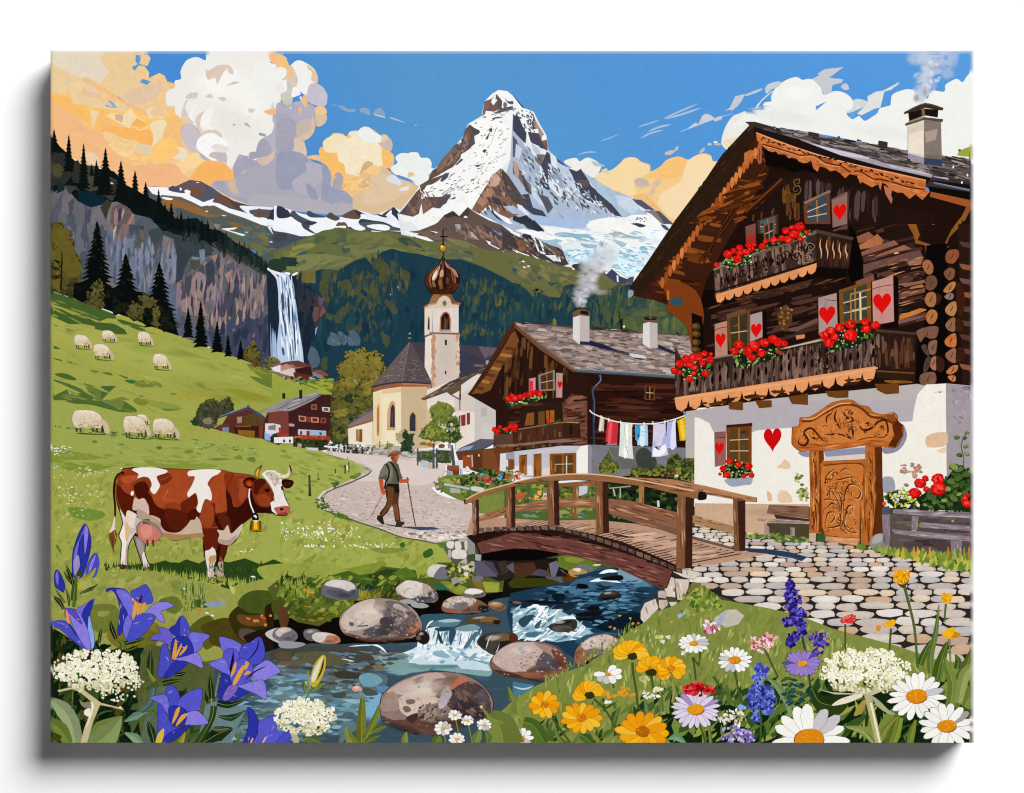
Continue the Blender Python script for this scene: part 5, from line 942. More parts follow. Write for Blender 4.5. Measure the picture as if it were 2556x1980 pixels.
sub('collar','thin white collar cord');L('f4f4f0','379,166;378,180;381,196;387,211',3.2);sub('cow_bell','golden cow bell');E('181410',1945,1085,36,28);E('181410',1950,1110,34,22);E('f0f0ec',1945,1085,14,9);E('e4e4e0',1955,1095,8,12);F('1c1408','381,226;400,226;402,246;398,247;380,246;379,244',0);F('b07c14','382,227;399,227;401,243;381,243',0,.1)
F('e8c030','387,228;393,228;394,242;387,242',0,.05);F('6c4408','382,227;385,227;384,243;381,243',0);F('7c500c','396,227;399,227;401,243;397,243',0);L('a87814','380,244;402,244',3);E('f0f0ec',1952,1132,26,6)
# grass over the feet
part('painted_grass_tuft','grass blades and shadow edge under the cow','stuff')
for i in range(240):
    x=R.uniform(520,2180);y=(1580 + max(0,x-950)*.09 + R.uniform(-30,20)) if x < 1500 else 1610+R.uniform(-50,20)
    L(R.choice(['2c4c18','3c6020','24400f']),f'{x},{y} {x+R.uniform(-14,14)},{y-R.uniform(20,70)}',R.uniform(1.5,5),.5,tip=1)
T(0,3)
for i in range(260):
    x=R.uniform(560,2180);y=(20 + max(0,x-1000)*.11 + R.uniform(-10,50));L(R.choice(['a8b448','98a83c','b8c058','8ca034']),f'{x},{y+20} {x+R.uniform(-10,10)},{y-R.uniform(10,60)}',R.uniform(2,6),.5,tip=1)
# ================= stream bank, water =================
part('painted_bank','lower meadow and shady grass bank of the stream')
T(0,3)
F('a3a848','-2,-8;60,-4;112,6;200,4;248,16;300,26;340,38;400,20;440,18;500,40;480,140;300,180;280,332;-2,332',0,.08)
D('0,4;200,8;300,30;300,84;220,140;100,100;0,80',260,(10,40),(6,22),-40,'a8ac4c 98a040 b0b456 8c9640 a0a648 b8ba60','l',30,a=.8)
for c,s in (('7a8430','80,72;124,68;140,100;112,120;84,112'),('98944a','96,80;116,80;108,90;94,88'),('6c7c2c','208,60;240,52;252,72;232,84'),('8a9a40','230,24;248,22;250,40;236,38'),('a4aa4c','268,24;340,40;350,66;300,88;280,112;266,84'),('7c7428','112,120;200,100;204,140;140,152'),('6c6a24','180,112;206,128;192,160;166,152'),
             ('5c5c1c','266,112;296,88;312,96;324,128;300,152;288,140'),('4c4414','288,108;340,92;372,128;370,156;312,144;300,128'),('6c7030','256,184;340,170;300,200;280,220;248,220'),('34300f','340,88;380,60;437,66;437,140;380,140;356,128'),('3c6028','276,60;292,58;300,72;280,72'),('c0bc68','340,30;352,38;348,48'),('4c5c18','356,66;372,46;400,40;437,48;437,80;392,84;372,80'),
             ('6c4420','356,86;380,88;408,88;420,104;380,108;360,100'),('2c1c0c','408,72;437,66;437,104;416,112'),('8a9ab0','292,66;320,60;336,64;312,72'),('a8a060','312,54;336,56;332,62'),('5c4c40','364,112;400,120;398,136;380,140;360,128'),('221810','372,124;437,112;437,180;412,172;376,140')): F(c,s,1,.15)
for x,y in ((1410,390),(1430,385),(1570,400),(1612,402),(1440,395)): E('d07c28',x,y,10,8,0,.3)
for x,y in ((1495,415),(1545,440),(1280,185),(1930,75)): E('e4e4d8',x,y,22,8,10,.3)
D('360,86;420,88;412,108;370,104',9,(6,14),(4,8),20,'c45424 d8843c 8c4420 e0a880','b',edge=0)
for i in range(70):
    x=R.uniform(1250,1460);y=R.uniform(200,400);L(R.choice(['3c6024','5c7c2c','b4bc58','4c7030']),f'{x},{y} {x+R.uniform(-4,26)},{y-R.uniform(40,130)}',R.uniform(1.5,4),.6,tip=1)
T(1,3)
O('5a6422','-12,60;-24,36;0,18;36,38;66,40;96,12;140,2;180,-6;250,2;280,8;296,-12;360,-12;437,-20;437,112;120,144;-12,152')
for c,s in (('a4ae44','-40,-4;40,-12;100,-12;128,20;68,36;60,18;40,22;12,12;-12,24;-32,18'),('2a4a1a','0,16;12,10;24,18;46,12;58,20;66,36;40,40;12,38'),('7c9034','0,34;20,22;60,36;52,56;12,60;-8,52'),('4a6a1c','96,12;140,0;180,-4;200,12;180,26;140,40;112,24'),('2f4c16','164,12;200,0;236,4;252,20;220,36;180,44'),('8c9c30','120,0;180,-12;200,-12;176,8;148,12'),('5c7c24','210,8;236,-4;256,12;240,28'),('a0ac3c','254,0;280,-8;280,16;258,18'),('28644c','288,28;312,30;324,52;312,54;296,40'),('123c30','140,22;156,22;176,34;172,46;146,38'),
             ('6c7420','100,260 300,270 480,340 430,380 280,340'),('8c8428','140,340 300,350 400,400 330,420 200,400'),('4c5418','-60,300 160,330 240,430 130,460 -60,420'),('5c641c','280,420 380,440 360,540 300,520 200,470'),('6c6c1c','500,340 620,360 640,440 500,460'),('8c9428','720,240 800,200 900,270 720,310'),('3c3410','900,200 1100,150 1100,270 900,280'),('8c9030','1500,120 1620,110 1700,180 1740,240 1640,240'),('9aa438','1560,160 1640,130 1760,180 1740,260'),('7c6c24','1800,120 2000,120 2100,220 1860,220'),('a4ac38','1900,120 2060,130 2050,220 1930,220')): F(c,s,1 if s[0] == '-' else 0,.15)
D('-12,12;280,8;280,60;200,56;100,96;-12,100',260,(8,34),(5,16),-30,'7c8c2c 5a6c20 98a438 3c5418 6c7c24 a8b044 48641c','l',45,a=.85)
for i in range(60):
    x=R.uniform(740,930);y=R.uniform(230,300);L(R.choice(['8c8428','b4a838','5c5c18','a88c34']),f'{x},{y+20} {x+R.uniform(-30,40)},{y-R.uniform(20,90)}',R.uniform(1.5,4),.5,tip=1)
for i in range(50):
    x=R.uniform(-20,260);y=R.uniform(60,260);L(R.choice(['a8b040','94a038','24400f']),f'{x},{y+20} {x+R.uniform(-30,40)},{y-R.uniform(30,110)}',R.uniform(2,5),.5,tip=1)
for x,y in ((230,200),(262,218),(300,225)): E('d8942c',x,y,18,12,0,.3)
O('0e0c08','-12,128;-12,96;20,92;32,100;72,108;100,92;128,88;140,60;200,56;250,66;280,56;292,40;312,40;340,52;392,46;437,40;437,140;120,148;-12,152',.05)
F('5c3c20','-4,74;8,72;16,88;12,108;0,108',1,.2)
D('32,92;92,80;96,96;70,108',26,(10,24),(4,8),10,'6c6c1c 4c4c14 8c8428','l',edge=0)
T(2,3)
O('14130f','-12,-20;120,-20;124,20;140,28;60,32;0,52;-20,52')
for c,s in (('5c5c64','34,4;50,0;94,2;96,26;68,20;56,12'),('3c3410','0,-4;28,0;28,12;12,22;0,20'),('4c4420','64,4;80,2;84,14;72,12'),('3c3c10','0,20;60,18;88,26;76,30;0,36'),('5c3410','94,8;120,14;121,26;108,28;96,26')): F(c,s,1,.1)
T(2,2)
for c,s in (('241a14','0,300;68,300;104,331;0,331'),('4c3020','0,306;40,304;46,320;28,331;0,331'),('50485c','32,328;48,316;64,320;64,331'),('6c6c7c','68,306;82,301;88,308;80,331;72,331'),('5c5018','66,312;70,331;64,331'),('6c8024','84,294;104,289;136,294;180,308;196,318;180,322;128,324;104,320;86,312'),('8c9c34','96,296;120,291;136,300;120,306;100,302'),('4c541c','156,304;180,312;196,320;180,324')): F(c,s,0,.12)
T(2,2);F('b08c54','104,322;112,316;124,314;138,320;138,331;112,331',1,.12);F('e0d8c0','112,317;128,315;124,322',1);F('6c7474','120,312;128,307;148,312;152,320;140,320',1,.1);E('f0f0ec',790,1545,40,6,-3)
part('painted_stream','blue mountain stream with white rapids')
T(1,3)
W=O('3c5260','-128,196;-120,180;-60,168;-12,152;0,148;60,140;112,142;140,140;180,141;256,138;266,120;264,88;300,84;360,86;392,80;390,62;408,56;437,52;460,58;520,50;560,40;580,24;550,12;580,8;600,-4;632,-4;680,12;712,38;710,50;688,60;676,92;620,112;580,180;540,200;480,248;437,280;400,280;380,332;-156,332;-128,260')
for c,s in (('4a4c40','-12,152;112,144;180,152;256,156;240,180;180,192;112,180;40,180;-12,176'),('5c6e74','-12,180;60,176;140,192;200,200;180,236;100,236;-12,220'),('63838c','-12,220;80,236;180,240;196,224;188,280;140,276;60,260;-12,250'),('6a9cb8','60,252;128,258;148,280;148,300;100,284;70,264'),('7cb0cc','148,236;192,236;188,270;168,280;152,260'),('4c6468','100,264;144,276;140,300;112,288'),('6c7474','72,250;96,258;88,268;74,262'),('5c7a84','112,280;148,296;128,312;112,328'),('3c5c70','196,156;280,164;380,180;396,200;380,210;320,196;240,204;180,192'),
             ('86a8a8','180,164;256,158;380,172;396,184;392,202;340,196;280,190;220,200;192,180'),('5f8c90','244,176;300,172;336,176;328,186;280,188;252,186'),('6ca0a4','340,180;380,176;390,184;352,190')): F(c,s,1,.1)
for v in ((1500,830,420,90,'b4ccd0'),(1150,900,320,90,'7c9c9c'),(400,960,420,100,'5c6a64'),(100,1350,420,160,'6c94a8'),(860,1300,160,200,'7cb0cc')): soft(v[4],v[0],v[1],v[2],v[3],0,.6)
D('-20,156;180,152;260,156;196,192;180,230;100,236;-20,220',260,(10,50),(4,11),2,'5a6a70 6e8490 46504c 4c4638 7b98b0 3c4038 8a9088 35342c 64788c','l',8,a=.9)
D('-120,200;-20,180;180,240;148,300;60,328;-140,328',320,(14,60),(5,13),2,'6f929c 7fa4b4 5c7478 8ab4cc 4c6068 6c8488 98b8c4 546c70','l',8,a=.9)
for c,s in (('3c3c34','100,196;120,192;152,198;148,206;112,206'),('4c443c','144,160;172,164;174,172;152,172'),('5c5c44','26,160;84,156;128,172;112,182;60,180'),('6c5c44','0,174;44,172;40,180;0,181'),('7c6c50','172,182;188,180;196,188;180,190'),('6a94b8','26,202;42,198;48,206;36,208'),('5c88b4','180,220;204,222;196,232;184,228'),('74a0b0','148,202;170,196;192,208;180,220;156,220'),('4c5450','156,224;172,226;184,236;160,238'),('44504c','98,234;122,232;120,242;100,242'),('5c4c3c','20,158;0,156;-12,164;12,174;22,170')): F(c,s,1,.1)
part('painted_rapids','white foam of the rapids','stuff')
F('dfe9ee','258,138;268,120;276,112;296,108;320,120;340,112;372,116;380,128;396,158;410,160;400,176;370,172;340,160;320,176;280,180;240,176;252,164;230,158;256,148',0,.05)
F('c9dbe4','240,172;280,160;340,166;390,180;396,192;340,188;332,180;260,180',0,.06)
D('256,140;270,120;340,120;380,140;400,168;300,176;240,172',120,(8,30),(4,12),-20,'eef3f5 cddde6 f6f8f8 a9c4d2 7fa6b8 e4edf1','l',30,edge=0)
for i in range(70):
    x=R.uniform(1350,1900);y=R.uniform(560,620);h=R.uniform(60,160);L(R.choice(['2c4c60','4c7488','8cb0c4','f2f6f8','d4e2ea','38586c','ffffff']),f'{x},{y} {x-10},{y+h*.5} {x-26},{y+h}',R.uniform(1.5,5),1,tip=2)
for c,s in (('24404c','296,116;302,128;306,140;300,138;296,128'),('2c5064','318,114;330,118;324,136;318,142'),('4c7488','344,148;364,120;376,120;360,136;352,148'),('24485c','290,112;312,109;320,114;300,118'),('34586a','264,88;300,86;340,88;348,100;300,98;280,102;268,112'),('5c7c84','278,104;300,96;336,98;328,108;290,109'),('7c98a0','328,112;360,104;376,112;348,118'),('a4c0cc','296,98;320,94;340,98;312,101'),('8cb4c0','288,156;300,154;320,164;308,168;288,162'),('a4c8d0','312,152;340,160;328,166')): F(c,s,1,.08)
for s,w in (('274,112;280,102;288,97',4),('266,86;292,85',3),('166,140;186,146;200,158',5),('116,148;128,149',4),('128,146;152,144;176,143',2.5),('172,150;186,158',6),('180,140;192,142',6),('200,145;212,146',3),('220,143;256,140',3),('146,161;152,161',4),('118,158;123,158',4),('124,181;138,182',4),('114,169;130,172;138,175',2),('172,158;178,158',5),('340,192;370,180',3),('364,190;370,192',5),('236,188;276,187',3),('270,181;306,185',4),('390,226;420,226',5),('388,209;394,211',3)): L('f0f4f6',s,w,tip=2)
T(2,3)
part('painted_stream_pool','dark blue water flowing out under the bridge')
F('1d3a50','-4,46;60,32;124,20;124,12;156,4;200,-4;220,0;252,18;284,38;272,40;272,54;248,60;240,80;244,108;216,116;196,128;164,124;128,140;116,168;100,160;84,144;0,138;-12,80',0,.08)
for c,s in (('3c6480','120,20;180,16;252,20;260,52;200,66;140,66;100,48'),('0c1c28','156,80;200,80;240,84;242,108;216,116;192,112;176,118;148,104'),('16283a','0,60;100,58;112,76;60,80;0,66'),('0c141c','24,60;100,58;104,64;60,66'),('2c5874','112,52;160,46;164,60;200,60;196,72;140,70'),('52829c','208,12;240,16;260,36;260,52;236,36;208,26'),('7c9cb0','200,0;224,4;244,24;220,26;200,20'),('203c50','232,36;272,38;256,60;240,68'),('4c7890','80,32;140,38;130,48;88,48'),('30566c','112,112;152,120;180,120;140,136;120,140'),('48606a','128,138;152,128;180,120;200,124;164,124')): F(c,s,1,.1)
D('60,32;250,20;260,52;230,80;152,112;112,68;20,56',200,(12,44),(3,9),0,'2c4c64 16283a 46708a 1e3a50 5c88a0 0e1a26 6a96b0','l',8,a=.9)
F('9ab8c4','0,76;48,72;88,78;118,94;148,118;124,132;84,138;40,132;0,132',0,.08)
D('0,76;48,68;96,84;120,96;148,120;120,132;80,138;0,132',170,(10,40),(3,9),-20,'e9f1f4 f4f8f9 c8dbe4 8fb2c2 557d92 aac6d2 ffffff','l',30,edge=0)
for c,s in (('2c4c5c','10,100;20,90;40,86;32,100;20,110'),('3c5c60','40,108;52,96;54,98;48,112'),('4c7484','26,120;48,120;44,128;26,128'),('5c8494','60,88;80,86;68,100')): F(c,s,1,.1)
for s,w in (('68,72;60,84;52,92',6),('48,70;60,82;66,96',6),('88,76;76,86;60,94',5),('84,92;112,92;118,94',7),('68,120;84,114;100,122;112,124',6),('120,120;130,110;133,112;120,126',8),('0,91;4,91',6),('144,24;172,20;204,26',8),('162,9;180,4;198,5',8),('166,30;176,31',6),('188,30;224,36',5),('140,14;148,15',6),('108,76;118,75',4),('62,72;69,72',5),('216,76;223,76',2),('38,44;48,44',2)): L('eff4f6',s,w,tip=2)
F('101416','162,19;180,14;204,12;206,21;180,22',1,.12)
for c,s in (('2c5c7c','192,28;212,26;212,32;192,32'),('0a0c10','122,28;140,30;140,37;124,37'),('101820','74,48;96,47;97,58;80,60'),('0c1418','140,72;160,71;162,77;142,78'),('0c1418','120,84;144,80;168,80;160,88;124,90'),('0c1418','120,92;148,92;152,97;124,97')): F(c,s,1,.08)
L('0c1820','212,44;224,41;240,43',2);L('0c1820','212,44;224,49;244,49',2)
# bottom water
F('4c7c98','0,212;40,218;30,234;20,240;0,248',0,.1);F('1c4c6c','48,212;64,212;62,224;52,228',1);L('c4d0d0','0,221;20,226;40,220',4,tip=2)
# boulders
def rock(name,lab,out,base,shapes,rim='1c1410'):
    MUTE[0]=.22;part(name,lab);q=smooth(P(out),4);e=(q-q.mean(0))*1.015+q.mean(0);face(rows(e,C(rim)),level(e),.02,0);face(rows(q,C(base)),level(q),.1,0)
    for c,s in shapes: F(c,s,1,.14)
    x0,y0=(q.min(0)-[OX,OY])/OS;x1,y1=(q.max(0)-[OX,OY])/OS;w,h=x1-x0,y1-y0
    soft('241812',x0+w*.62,y0+h*.78,w*.3,h*.17,0,.5);soft('1c1412',x0+w*.84,y0+h*.6,w*.11,h*.2,0,.4);soft('ece2d8',x0+w*.4,y0+h*.24,w*.24,h*.16,-6,.4)
    if w > 400: D(q,60,(3,9),(2,6),30,[under(*q.mean(0))*k for k in (.7,1.25,.85)],'b',40,a=.6)
    return q
T(1,3)
rock('painted_boulder','pale round boulder under the grass bank','77,42;80,30;96,21;116,20;136,26;146,40;145,54;128,58;96,56;80,50','6a6a78',[('d6ccc4','83,30;96,21;116,21;134,26;141,36;128,42;118,38;104,35'),('585868','86,40;112,40;128,46;144,40;144,54;128,57;100,54')])
rock('painted_boulder','large pinkish boulder on the left bank','111,104;114,88;128,74;148,62;172,56;200,56;228,62;252,78;265,100;265,114;256,126;228,133;196,136;164,136;136,128;118,120','a08c84',[('cdb6a6','114,96;130,74;152,62;176,57;180,76;192,86;190,96;172,108;152,114;128,116;116,108'),('8c7068','174,66;188,64;196,74;200,86;190,84;180,76'),('746464','200,60;228,64;248,80;260,96;262,116;240,128;212,120;212,104;196,92;196,72'),('4c4048','188,94;200,90;212,96;216,108;210,118;200,112;188,104'),('5c5458','156,116;180,108;196,112;208,120;196,128;172,130;156,124'),('74452c','120,120;140,124;172,132;200,130;236,124;260,112;262,118;236,131;196,136;164,136;136,128'),('c07040','240,96;264,100;260,112;250,120;240,118'),('bca89c','212,68;222,66;236,76;240,90;228,96;216,86'),('d8c4b4','140,84;172,78;186,86;172,102;152,108'),('6c5c58','130,100;138,102;136,108;130,106')])
D('196,64;256,84;260,112;212,120',90,(5,18),(3,10),40,'6c5c5c 8c7870 544850 a08c80 7c6458','q',a=.9);L('4c4444','145,108;160,107;165,106',3);L('4c4444','148,106;158,100',1.5);soft('2c1c14',960,670,300,40,0,.5)
rock('painted_boulder','cream boulder behind the large one','216,40;222,30;236,22;258,23;280,32;294,44;296,58;284,64;252,60;226,54','7a5c40',[('d8ccbc','217,39;224,30;238,22;258,24;272,30;270,42;260,54;244,56;228,50'),('605c68','244,58;268,48;280,36;292,44;294,56;280,63;260,62'),('bca08c','268,28;280,32;284,40;272,52;268,44')])
L('6c6058','232,48;236,40;246,36',1)
rock('painted_boulder','flat brown boulder right of the cream one','303,70;308,60;324,52;348,52;372,58;388,68;392,77;376,82;340,84;312,82;304,78','8c5438',[('cdb8a8','305,70;312,58;328,52;348,52;368,58;360,68;340,74;316,74'),('7c7070','324,70;340,62;352,64;352,74;338,78'),('a0603c','308,74;324,76;340,78;336,83;314,82'),('241814','372,70;388,69;391,78;376,81')])
rock('painted_boulder','small white stone on the far bank','342,50;348,40;364,36;380,40;386,49;376,54;352,54','7c6c5c',[('e8e4e0','346,45;352,38;366,37;380,41;378,45;360,48')])
rock('painted_boulder','small orange stone in the rapids','390,66;400,61;416,64;424,74;412,79;396,74','94602c',[('b8844c','392,66;402,62;416,65;412,70;398,70')])
rock('painted_boulder','low brown stone under the water','346,96;360,90;396,88;413,96;412,104;392,105;372,102;356,103','5c4820',[('84602c','376,94;398,90;412,96;400,103;380,101'),('241c10','402,96;413,97;410,104;400,103')])
rock('painted_boulder','grey pebble at the left bank','-14,128;-12,116;0,110;16,110;30,120;32,130;22,137;0,136','74707c',[('c8b4a8','-10,120;0,111;16,111;20,116;6,122;-2,128')])
T(0,3);rock('painted_boulder','pale pebble at the edge of the grass','408,122;420,114;437,111;460,120;460,138;437,140;418,132','c8c0bc',[('ddd0c4','426,120;437,112;452,120;440,130')]);T(1,3)
rock('painted_boulder','grey pebble at the left bank','-14,128;-12,116;0,110;16,110;30,120;32,130;22,137;0,136','74707c',[('c8b4a8','-10,120;0,111;16,111;20,116;6,122;-2,128')]);F('9a96a0','0,136;36,138;47,142;28,149;0,148',1)
rock('painted_boulder','round grey pebble behind the orange one','43,122;48,114;66,113;76,120;64,132;60,136;48,132','6a6870',[('7c7a80','46,120;52,114;64,114;68,120')])
rock('painted_boulder','white and orange pebble at the water','58,128;64,120;84,119;104,124;113,133;108,140;84,141;66,137','b86c3c',[('d0c8c4','59,128;66,120;86,120;104,125;88,126;80,138;66,136'),('c87c48','88,128;108,128;110,138;84,139')])
rock('painted_boulder','small dark stone beside the large boulder','254,128;258,120;270,116;279,124;280,134;272,142;260,138','241c18',[('7c5438','255,130;260,124;264,132;258,134')])
for s in ('224,60;240,57;256,62;252,66;232,65','246,66;266,64;279,70;268,74;250,72'): F('a4a4a8',s,1);
rock('painted_boulder','wet dark stone splitting the rapids','370,140;376,128;392,121;416,120;437,124;444,132;437,144;420,156;404,162;388,156','4c4034',[('7c5830','396,128;416,121;434,125;437,132;416,136'),('2c2c2c','372,138;380,126;392,128;386,144;388,154'),('241e18','412,138;436,136;424,152;406,158')])
for s in ('386,152;392,132;398,124','404,160;408,152;412,140','372,148;380,152;392,158','398,136;397,148'): L('d4e0e4',s,3,1,tip=2)
rock('painted_boulder','largest boulder in the foreground stream','188,258;192,238;212,218;240,204;272,195;308,194;340,198;368,210;388,228;399,248;398,268;392,280;372,284;340,296;300,312;268,312;236,304;204,292;190,278','94786c',[('6c4438','190,276;220,284;260,280;300,284;340,280;380,260;396,260;392,280;372,284;340,296;300,312;268,312;236,304;204,292'),('c4a898','200,232;228,212;272,197;300,196;312,206;308,222;288,226;240,238;222,236'),('d4bca8','222,244;240,236;276,224;292,228;300,248;280,256;260,268;248,280;226,268'),('a88a7c','190,250;208,230;220,240;222,264;200,268;190,266'),('8c6450','284,212;312,204;336,202;328,220;312,232;296,244;284,224'),('c4683c','336,204;352,206;348,216;332,220;326,228;320,222'),('54403c','320,230;352,212;380,222;394,246;392,272;360,280;332,272;312,252'),('3c3036','330,250;360,252;392,266;380,280;352,286;328,276'),('5c505c','366,240;380,226;390,244;386,258;370,254'),('b4a4a8','298,248;310,222;322,232;320,242;308,260;298,262'),('bcb0c0','298,250;312,244;312,256;300,262'),('7c6c68','236,247;250,245;253,252;240,255'),('7a6258','230,260;240,258;246,266;236,270'),('947a6c','252,208;268,202;266,212;254,220'),('44342c','236,280;256,271;258,280;248,290'),('a88c7c','266,280;288,266;300,276;284,290'),('9c7c70','196,276;212,270;232,282;212,284'),('c09884','360,262;376,258;372,268;360,268')])
D('260,260;284,248;312,268;288,288;260,280',50,(5,16),(3,7),-40,'54443c b4988a 3c3430 8c7468 6c5850','s',edge=0);D('320,220;390,240;390,276;340,280',50,(8,22),(5,12),40,'54403c 6c5048 3c3038 7c5c50','q',a=.8)
soft('181010',1150,1500,260,50,15,.5)
T(2,3)
rock('painted_boulder','round brown boulder below the rapids','-42,176;-36,164;-20,148;0,138;24,136;52,137;76,144;94,158;104,176;104,192;88,208;60,211;32,208;0,202;-20,200;-36,192','8c5c48',[('c8aca0','-38,172;-24,152;0,140;24,138;48,140;56,156;48,172;24,192;0,194;-20,188'),('a88878','40,140;66,144;88,160;80,168;60,156'),('60545c','44,176;56,158;76,166;88,186;80,192;52,194;44,186'),('7a3c20','72,152;94,160;103,180;96,190;86,180'),('a85c34','16,200;40,192;80,192;68,202;40,208'),('c87444','26,196;52,193;48,200;28,201'),('7a7880','9,149;18,147;26,156;20,159;12,156'),('503020','-36,190;0,196;32,206;60,210;30,208;-12,202')])
D('12,160;48,156;44,180;12,186',36,(4,12),(3,6),20,'b89c90 d4bcb0 8c7068 a08478','s',edge=0)
rock('painted_boulder','pink boulder half sunk in the meadow','116,164;120,150;136,134;156,125;176,124;192,128;200,136;188,148;172,158;152,166;144,176;140,182;124,178;117,172','a06c50',[('d4b8a8','128,144;140,132;160,125;180,124;198,136;188,148;172,158;156,154;140,154'),('84706c','136,154;156,149;174,154;164,160;146,166'),('a4602c','118,172;128,158;144,162;146,172;136,180;120,178'),('8c4c24','118,158;128,152;130,156;120,168')]);E('20201c',695,880,30,20)
rock('painted_boulder','dark stone inside the white water','67,110;76,102;96,96;116,95;121,104;116,115;100,119;80,118','38342c',[('5c5044','74,110;92,106;112,109;108,116;84,118'),('1c2020','76,102;100,97;112,100;88,106')])
rock('painted_boulder','dark stone under the bridge','161,56;168,45;184,41;200,46;203,54;180,59;170,59','2c2824',[('4c4038','170,46;184,42;196,47;180,49'),('141010','162,56;200,53;180,59')])
F('5c2c14','-6,124;0,120;8,125;10,134;4,137;-6,134',1);E('a05030',40,317,45,12,5)
soft('0c0c08',320,1050,220,40,5,.6)
MUTE[0]=0
# smoke
part('painted_smoke','white smoke from the middle chalet chimney');T(2,1)
for x,y,rx,ry,a in ((640,740,60,50,.8),(630,690,80,60,.8),(660,630,95,70,.8),(700,560,110,70,.75),(740,600,80,60,.6),(700,490,110,70,.7),(760,430,120,80,.65),(790,350,130,80,.6),(850,300,110,80,.5),(900,240,110,80,.35),(820,640,90,30,.35),(690,400,70,50,.5),(940,330,70,60,.3)):
    soft('c4c4ca',x,y,rx*1.15,ry*1.15,0,a,.2)
for i in range(34): t=R.random();soft(R.choice(['d8d8dc','e4e4e6','a4a6ae','b8b4bc']),640+230*t+R.gauss(0,34),730-440*t,R.uniform(20,50),R.uniform(14,34),R.uniform(-40,40),.5,.25)
part('painted_smoke','pale smoke from the big chalet chimney');T(3,0)
for x,y,rx,ry,a in ((1650,490,60,50,.9),(1640,440,80,70,.85),(1680,370,100,80,.85),(1690,280,110,90,.8),(1740,210,120,80,.7),(1720,130,140,90,.7),(1640,90,130,80,.6),(1880,110,140,110,.6),(1900,240,90,70,.45),(1560,90,60,80,.4),(1980,90,50,80,.3),(1760,60,140,70,.6)): soft('c8ccd6',x,y,rx,ry,0,a,.2)
for i in range(40): t=R.random();soft(R.choice(['dcdee4','e8e8ea','a89ca0','b4b4c0','bcc8dc']),1650+150*t+R.gauss(0,30+60*t),490-430*t,R.uniform(20,60),R.uniform(16,44),R.uniform(-40,40),.55,.25)
soft('8c7c80',1610,470,40,50,0,.7);soft('8c7c80',1690,400,36,70,0,.5);soft('5c9cd8',1890,95,34,34,0,.7)
MUTE[0]=0
def back(): use(PARTS[-1].parent or PARTS[-1])
def geran(fl,leaves=None,nl=40,lc='24401a 3c5c24 6c8a3c 182c12 9cac5c'):
    if leaves:
        q=O('16240f',leaves,.1);D(q,nl,(5,11),(4,8),0,lc,'b',90,edge=0);D(q,nl//4,(2,5),(2,4),0,'e8e8d8 c8d4a0','b',edge=0)
    for x,y,r in fl:
        E('8c0c08',x+r*.08,y+r*.1,r,r*.86,0,.16);E('cf1410',x,y,r*.9,r*.78,0,.14)
        D(ell(x*OS+OX,y*OS+OY,r*.75*OS,r*.65*OS).__sub__([OX,OY]).__truediv__(OS).tolist() and ell(x*OS+OX,y*OS+OY,r*.75*OS,r*.65*OS),int(4+r*.28),(r*.09,r*.2),(r*.07,r*.14),0,'e8241c f0382c a80c0a d81814 f2503c','b',90)
def scroll(x,y,r,turn=1,a0=0,col='2a1208',w=3,n=14,sweep=1.5):
    t=np.linspace(0,1,n);an=a0 + turn*t*sweep*2*math.pi;rr=r*(1-t*.85)
    L(col,np.stack([x+np.cos(an)*rr,y+np.sin(an)*rr],1)*OS+[OX,OY],w*OS*3,w*OS,sm=1,tip=1)
def window(s,frame,glass,bars=1,w=2.4,lab=None):
    sub('window',lab);p=O(frame,s,.1);m=p.mean(0);q=(p-m)*[.74,.84]+m;face(rows(q,C(glass)),level(q),.14,0)
    D(q,5,(4,9),(10,24),80,'4a5660 2c2a30 5c4c3c','s')
    L('a86c30',(q[0]+q[1])/2*1.0+np.array([[0,0],[0,0]])+[[0,0],list((q[2]+q[3])/2-(q[0]+q[1])/2)],w,sm=0)
    for t in ([.5] if bars == 1 else [.36,.7]): L('c8b498',np.array([q[0]+(q[3]-q[0])*t,q[1]+(q[2]-q[1])*t]),w*.7,sm=0)
    back()
def shutter(s,c,h,cap=None):
    sub('shutter','shutter with a red heart');p=O(c,s,.06);D(p,8,(3,6),(20,50),2,[C(c)*.93,C(c)*1.05,C(c)*.86],'q',3);e=np.vstack([p,p[:1]]);L('4a2c24',e,1.1,sm=0)
    if cap: L('3c2420',cap,1.6)
    heart('d8100c',*h);back()
def planks(s,n,ln,th,ang,cols,aj=2,a=1.0):
    if ang > 45 and ln[1] < th[1]: ln,th=th,ln
    D(s,n,ln,th,ang,cols,'q',aj,edge=1,a=a)
def slates(s,n,ang,cols,ln=(12,34),th=(3,8)):
    q=P(s)
    for i in range(3): D(q,n//3,ln,th,ang,cols,'q',4,edge=1)
    D(q,n//4,(ln[0]*.8,ln[1]*.9),(1,2),ang,'2c2424 1e1a1c 3c3030','s',3)
part('painted_chalet','middle chalet with slate roof and two chimneys')
T(2,1)
O('2c1610','-84,320;-12,224;3,192;112,274;140,280;140,430;-32,436;-32,350',.12)
planks('-12,224;3,194;112,276;94,331;-30,331',90,(5,10),(26,70),2,'3c2214 4c2c18 5c3a20 241410 6c4424')
T(2,2)
planks('-12,0;94,-4;94,86;-12,94',60,(20,50),(5,9),-3,'3c2018 4c2a1e 5c3424 2a1410')
O('6c4434','93,4;140,0;140,82;96,82',.1);planks('93,0;140,-4;141,84;95,82',60,(30,60),(5,9),-6,'7a4e3c 5c3428 8a5c48 3c2018');
T(2,1);O('2a130e','118,277;304,290;344,296;341,420;140,416;140,284',.12)
planks('140,300;304,294;340,340;340,418;144,414',140,(50,120),(4,8),1,'3a1c14 4a241a 1e0e0a 542c20 30160f')
planks('94,324;140,310;140,340;96,336',16,(20,50),(5,9),-12,'7a5040 6c4434 8a5c4c')
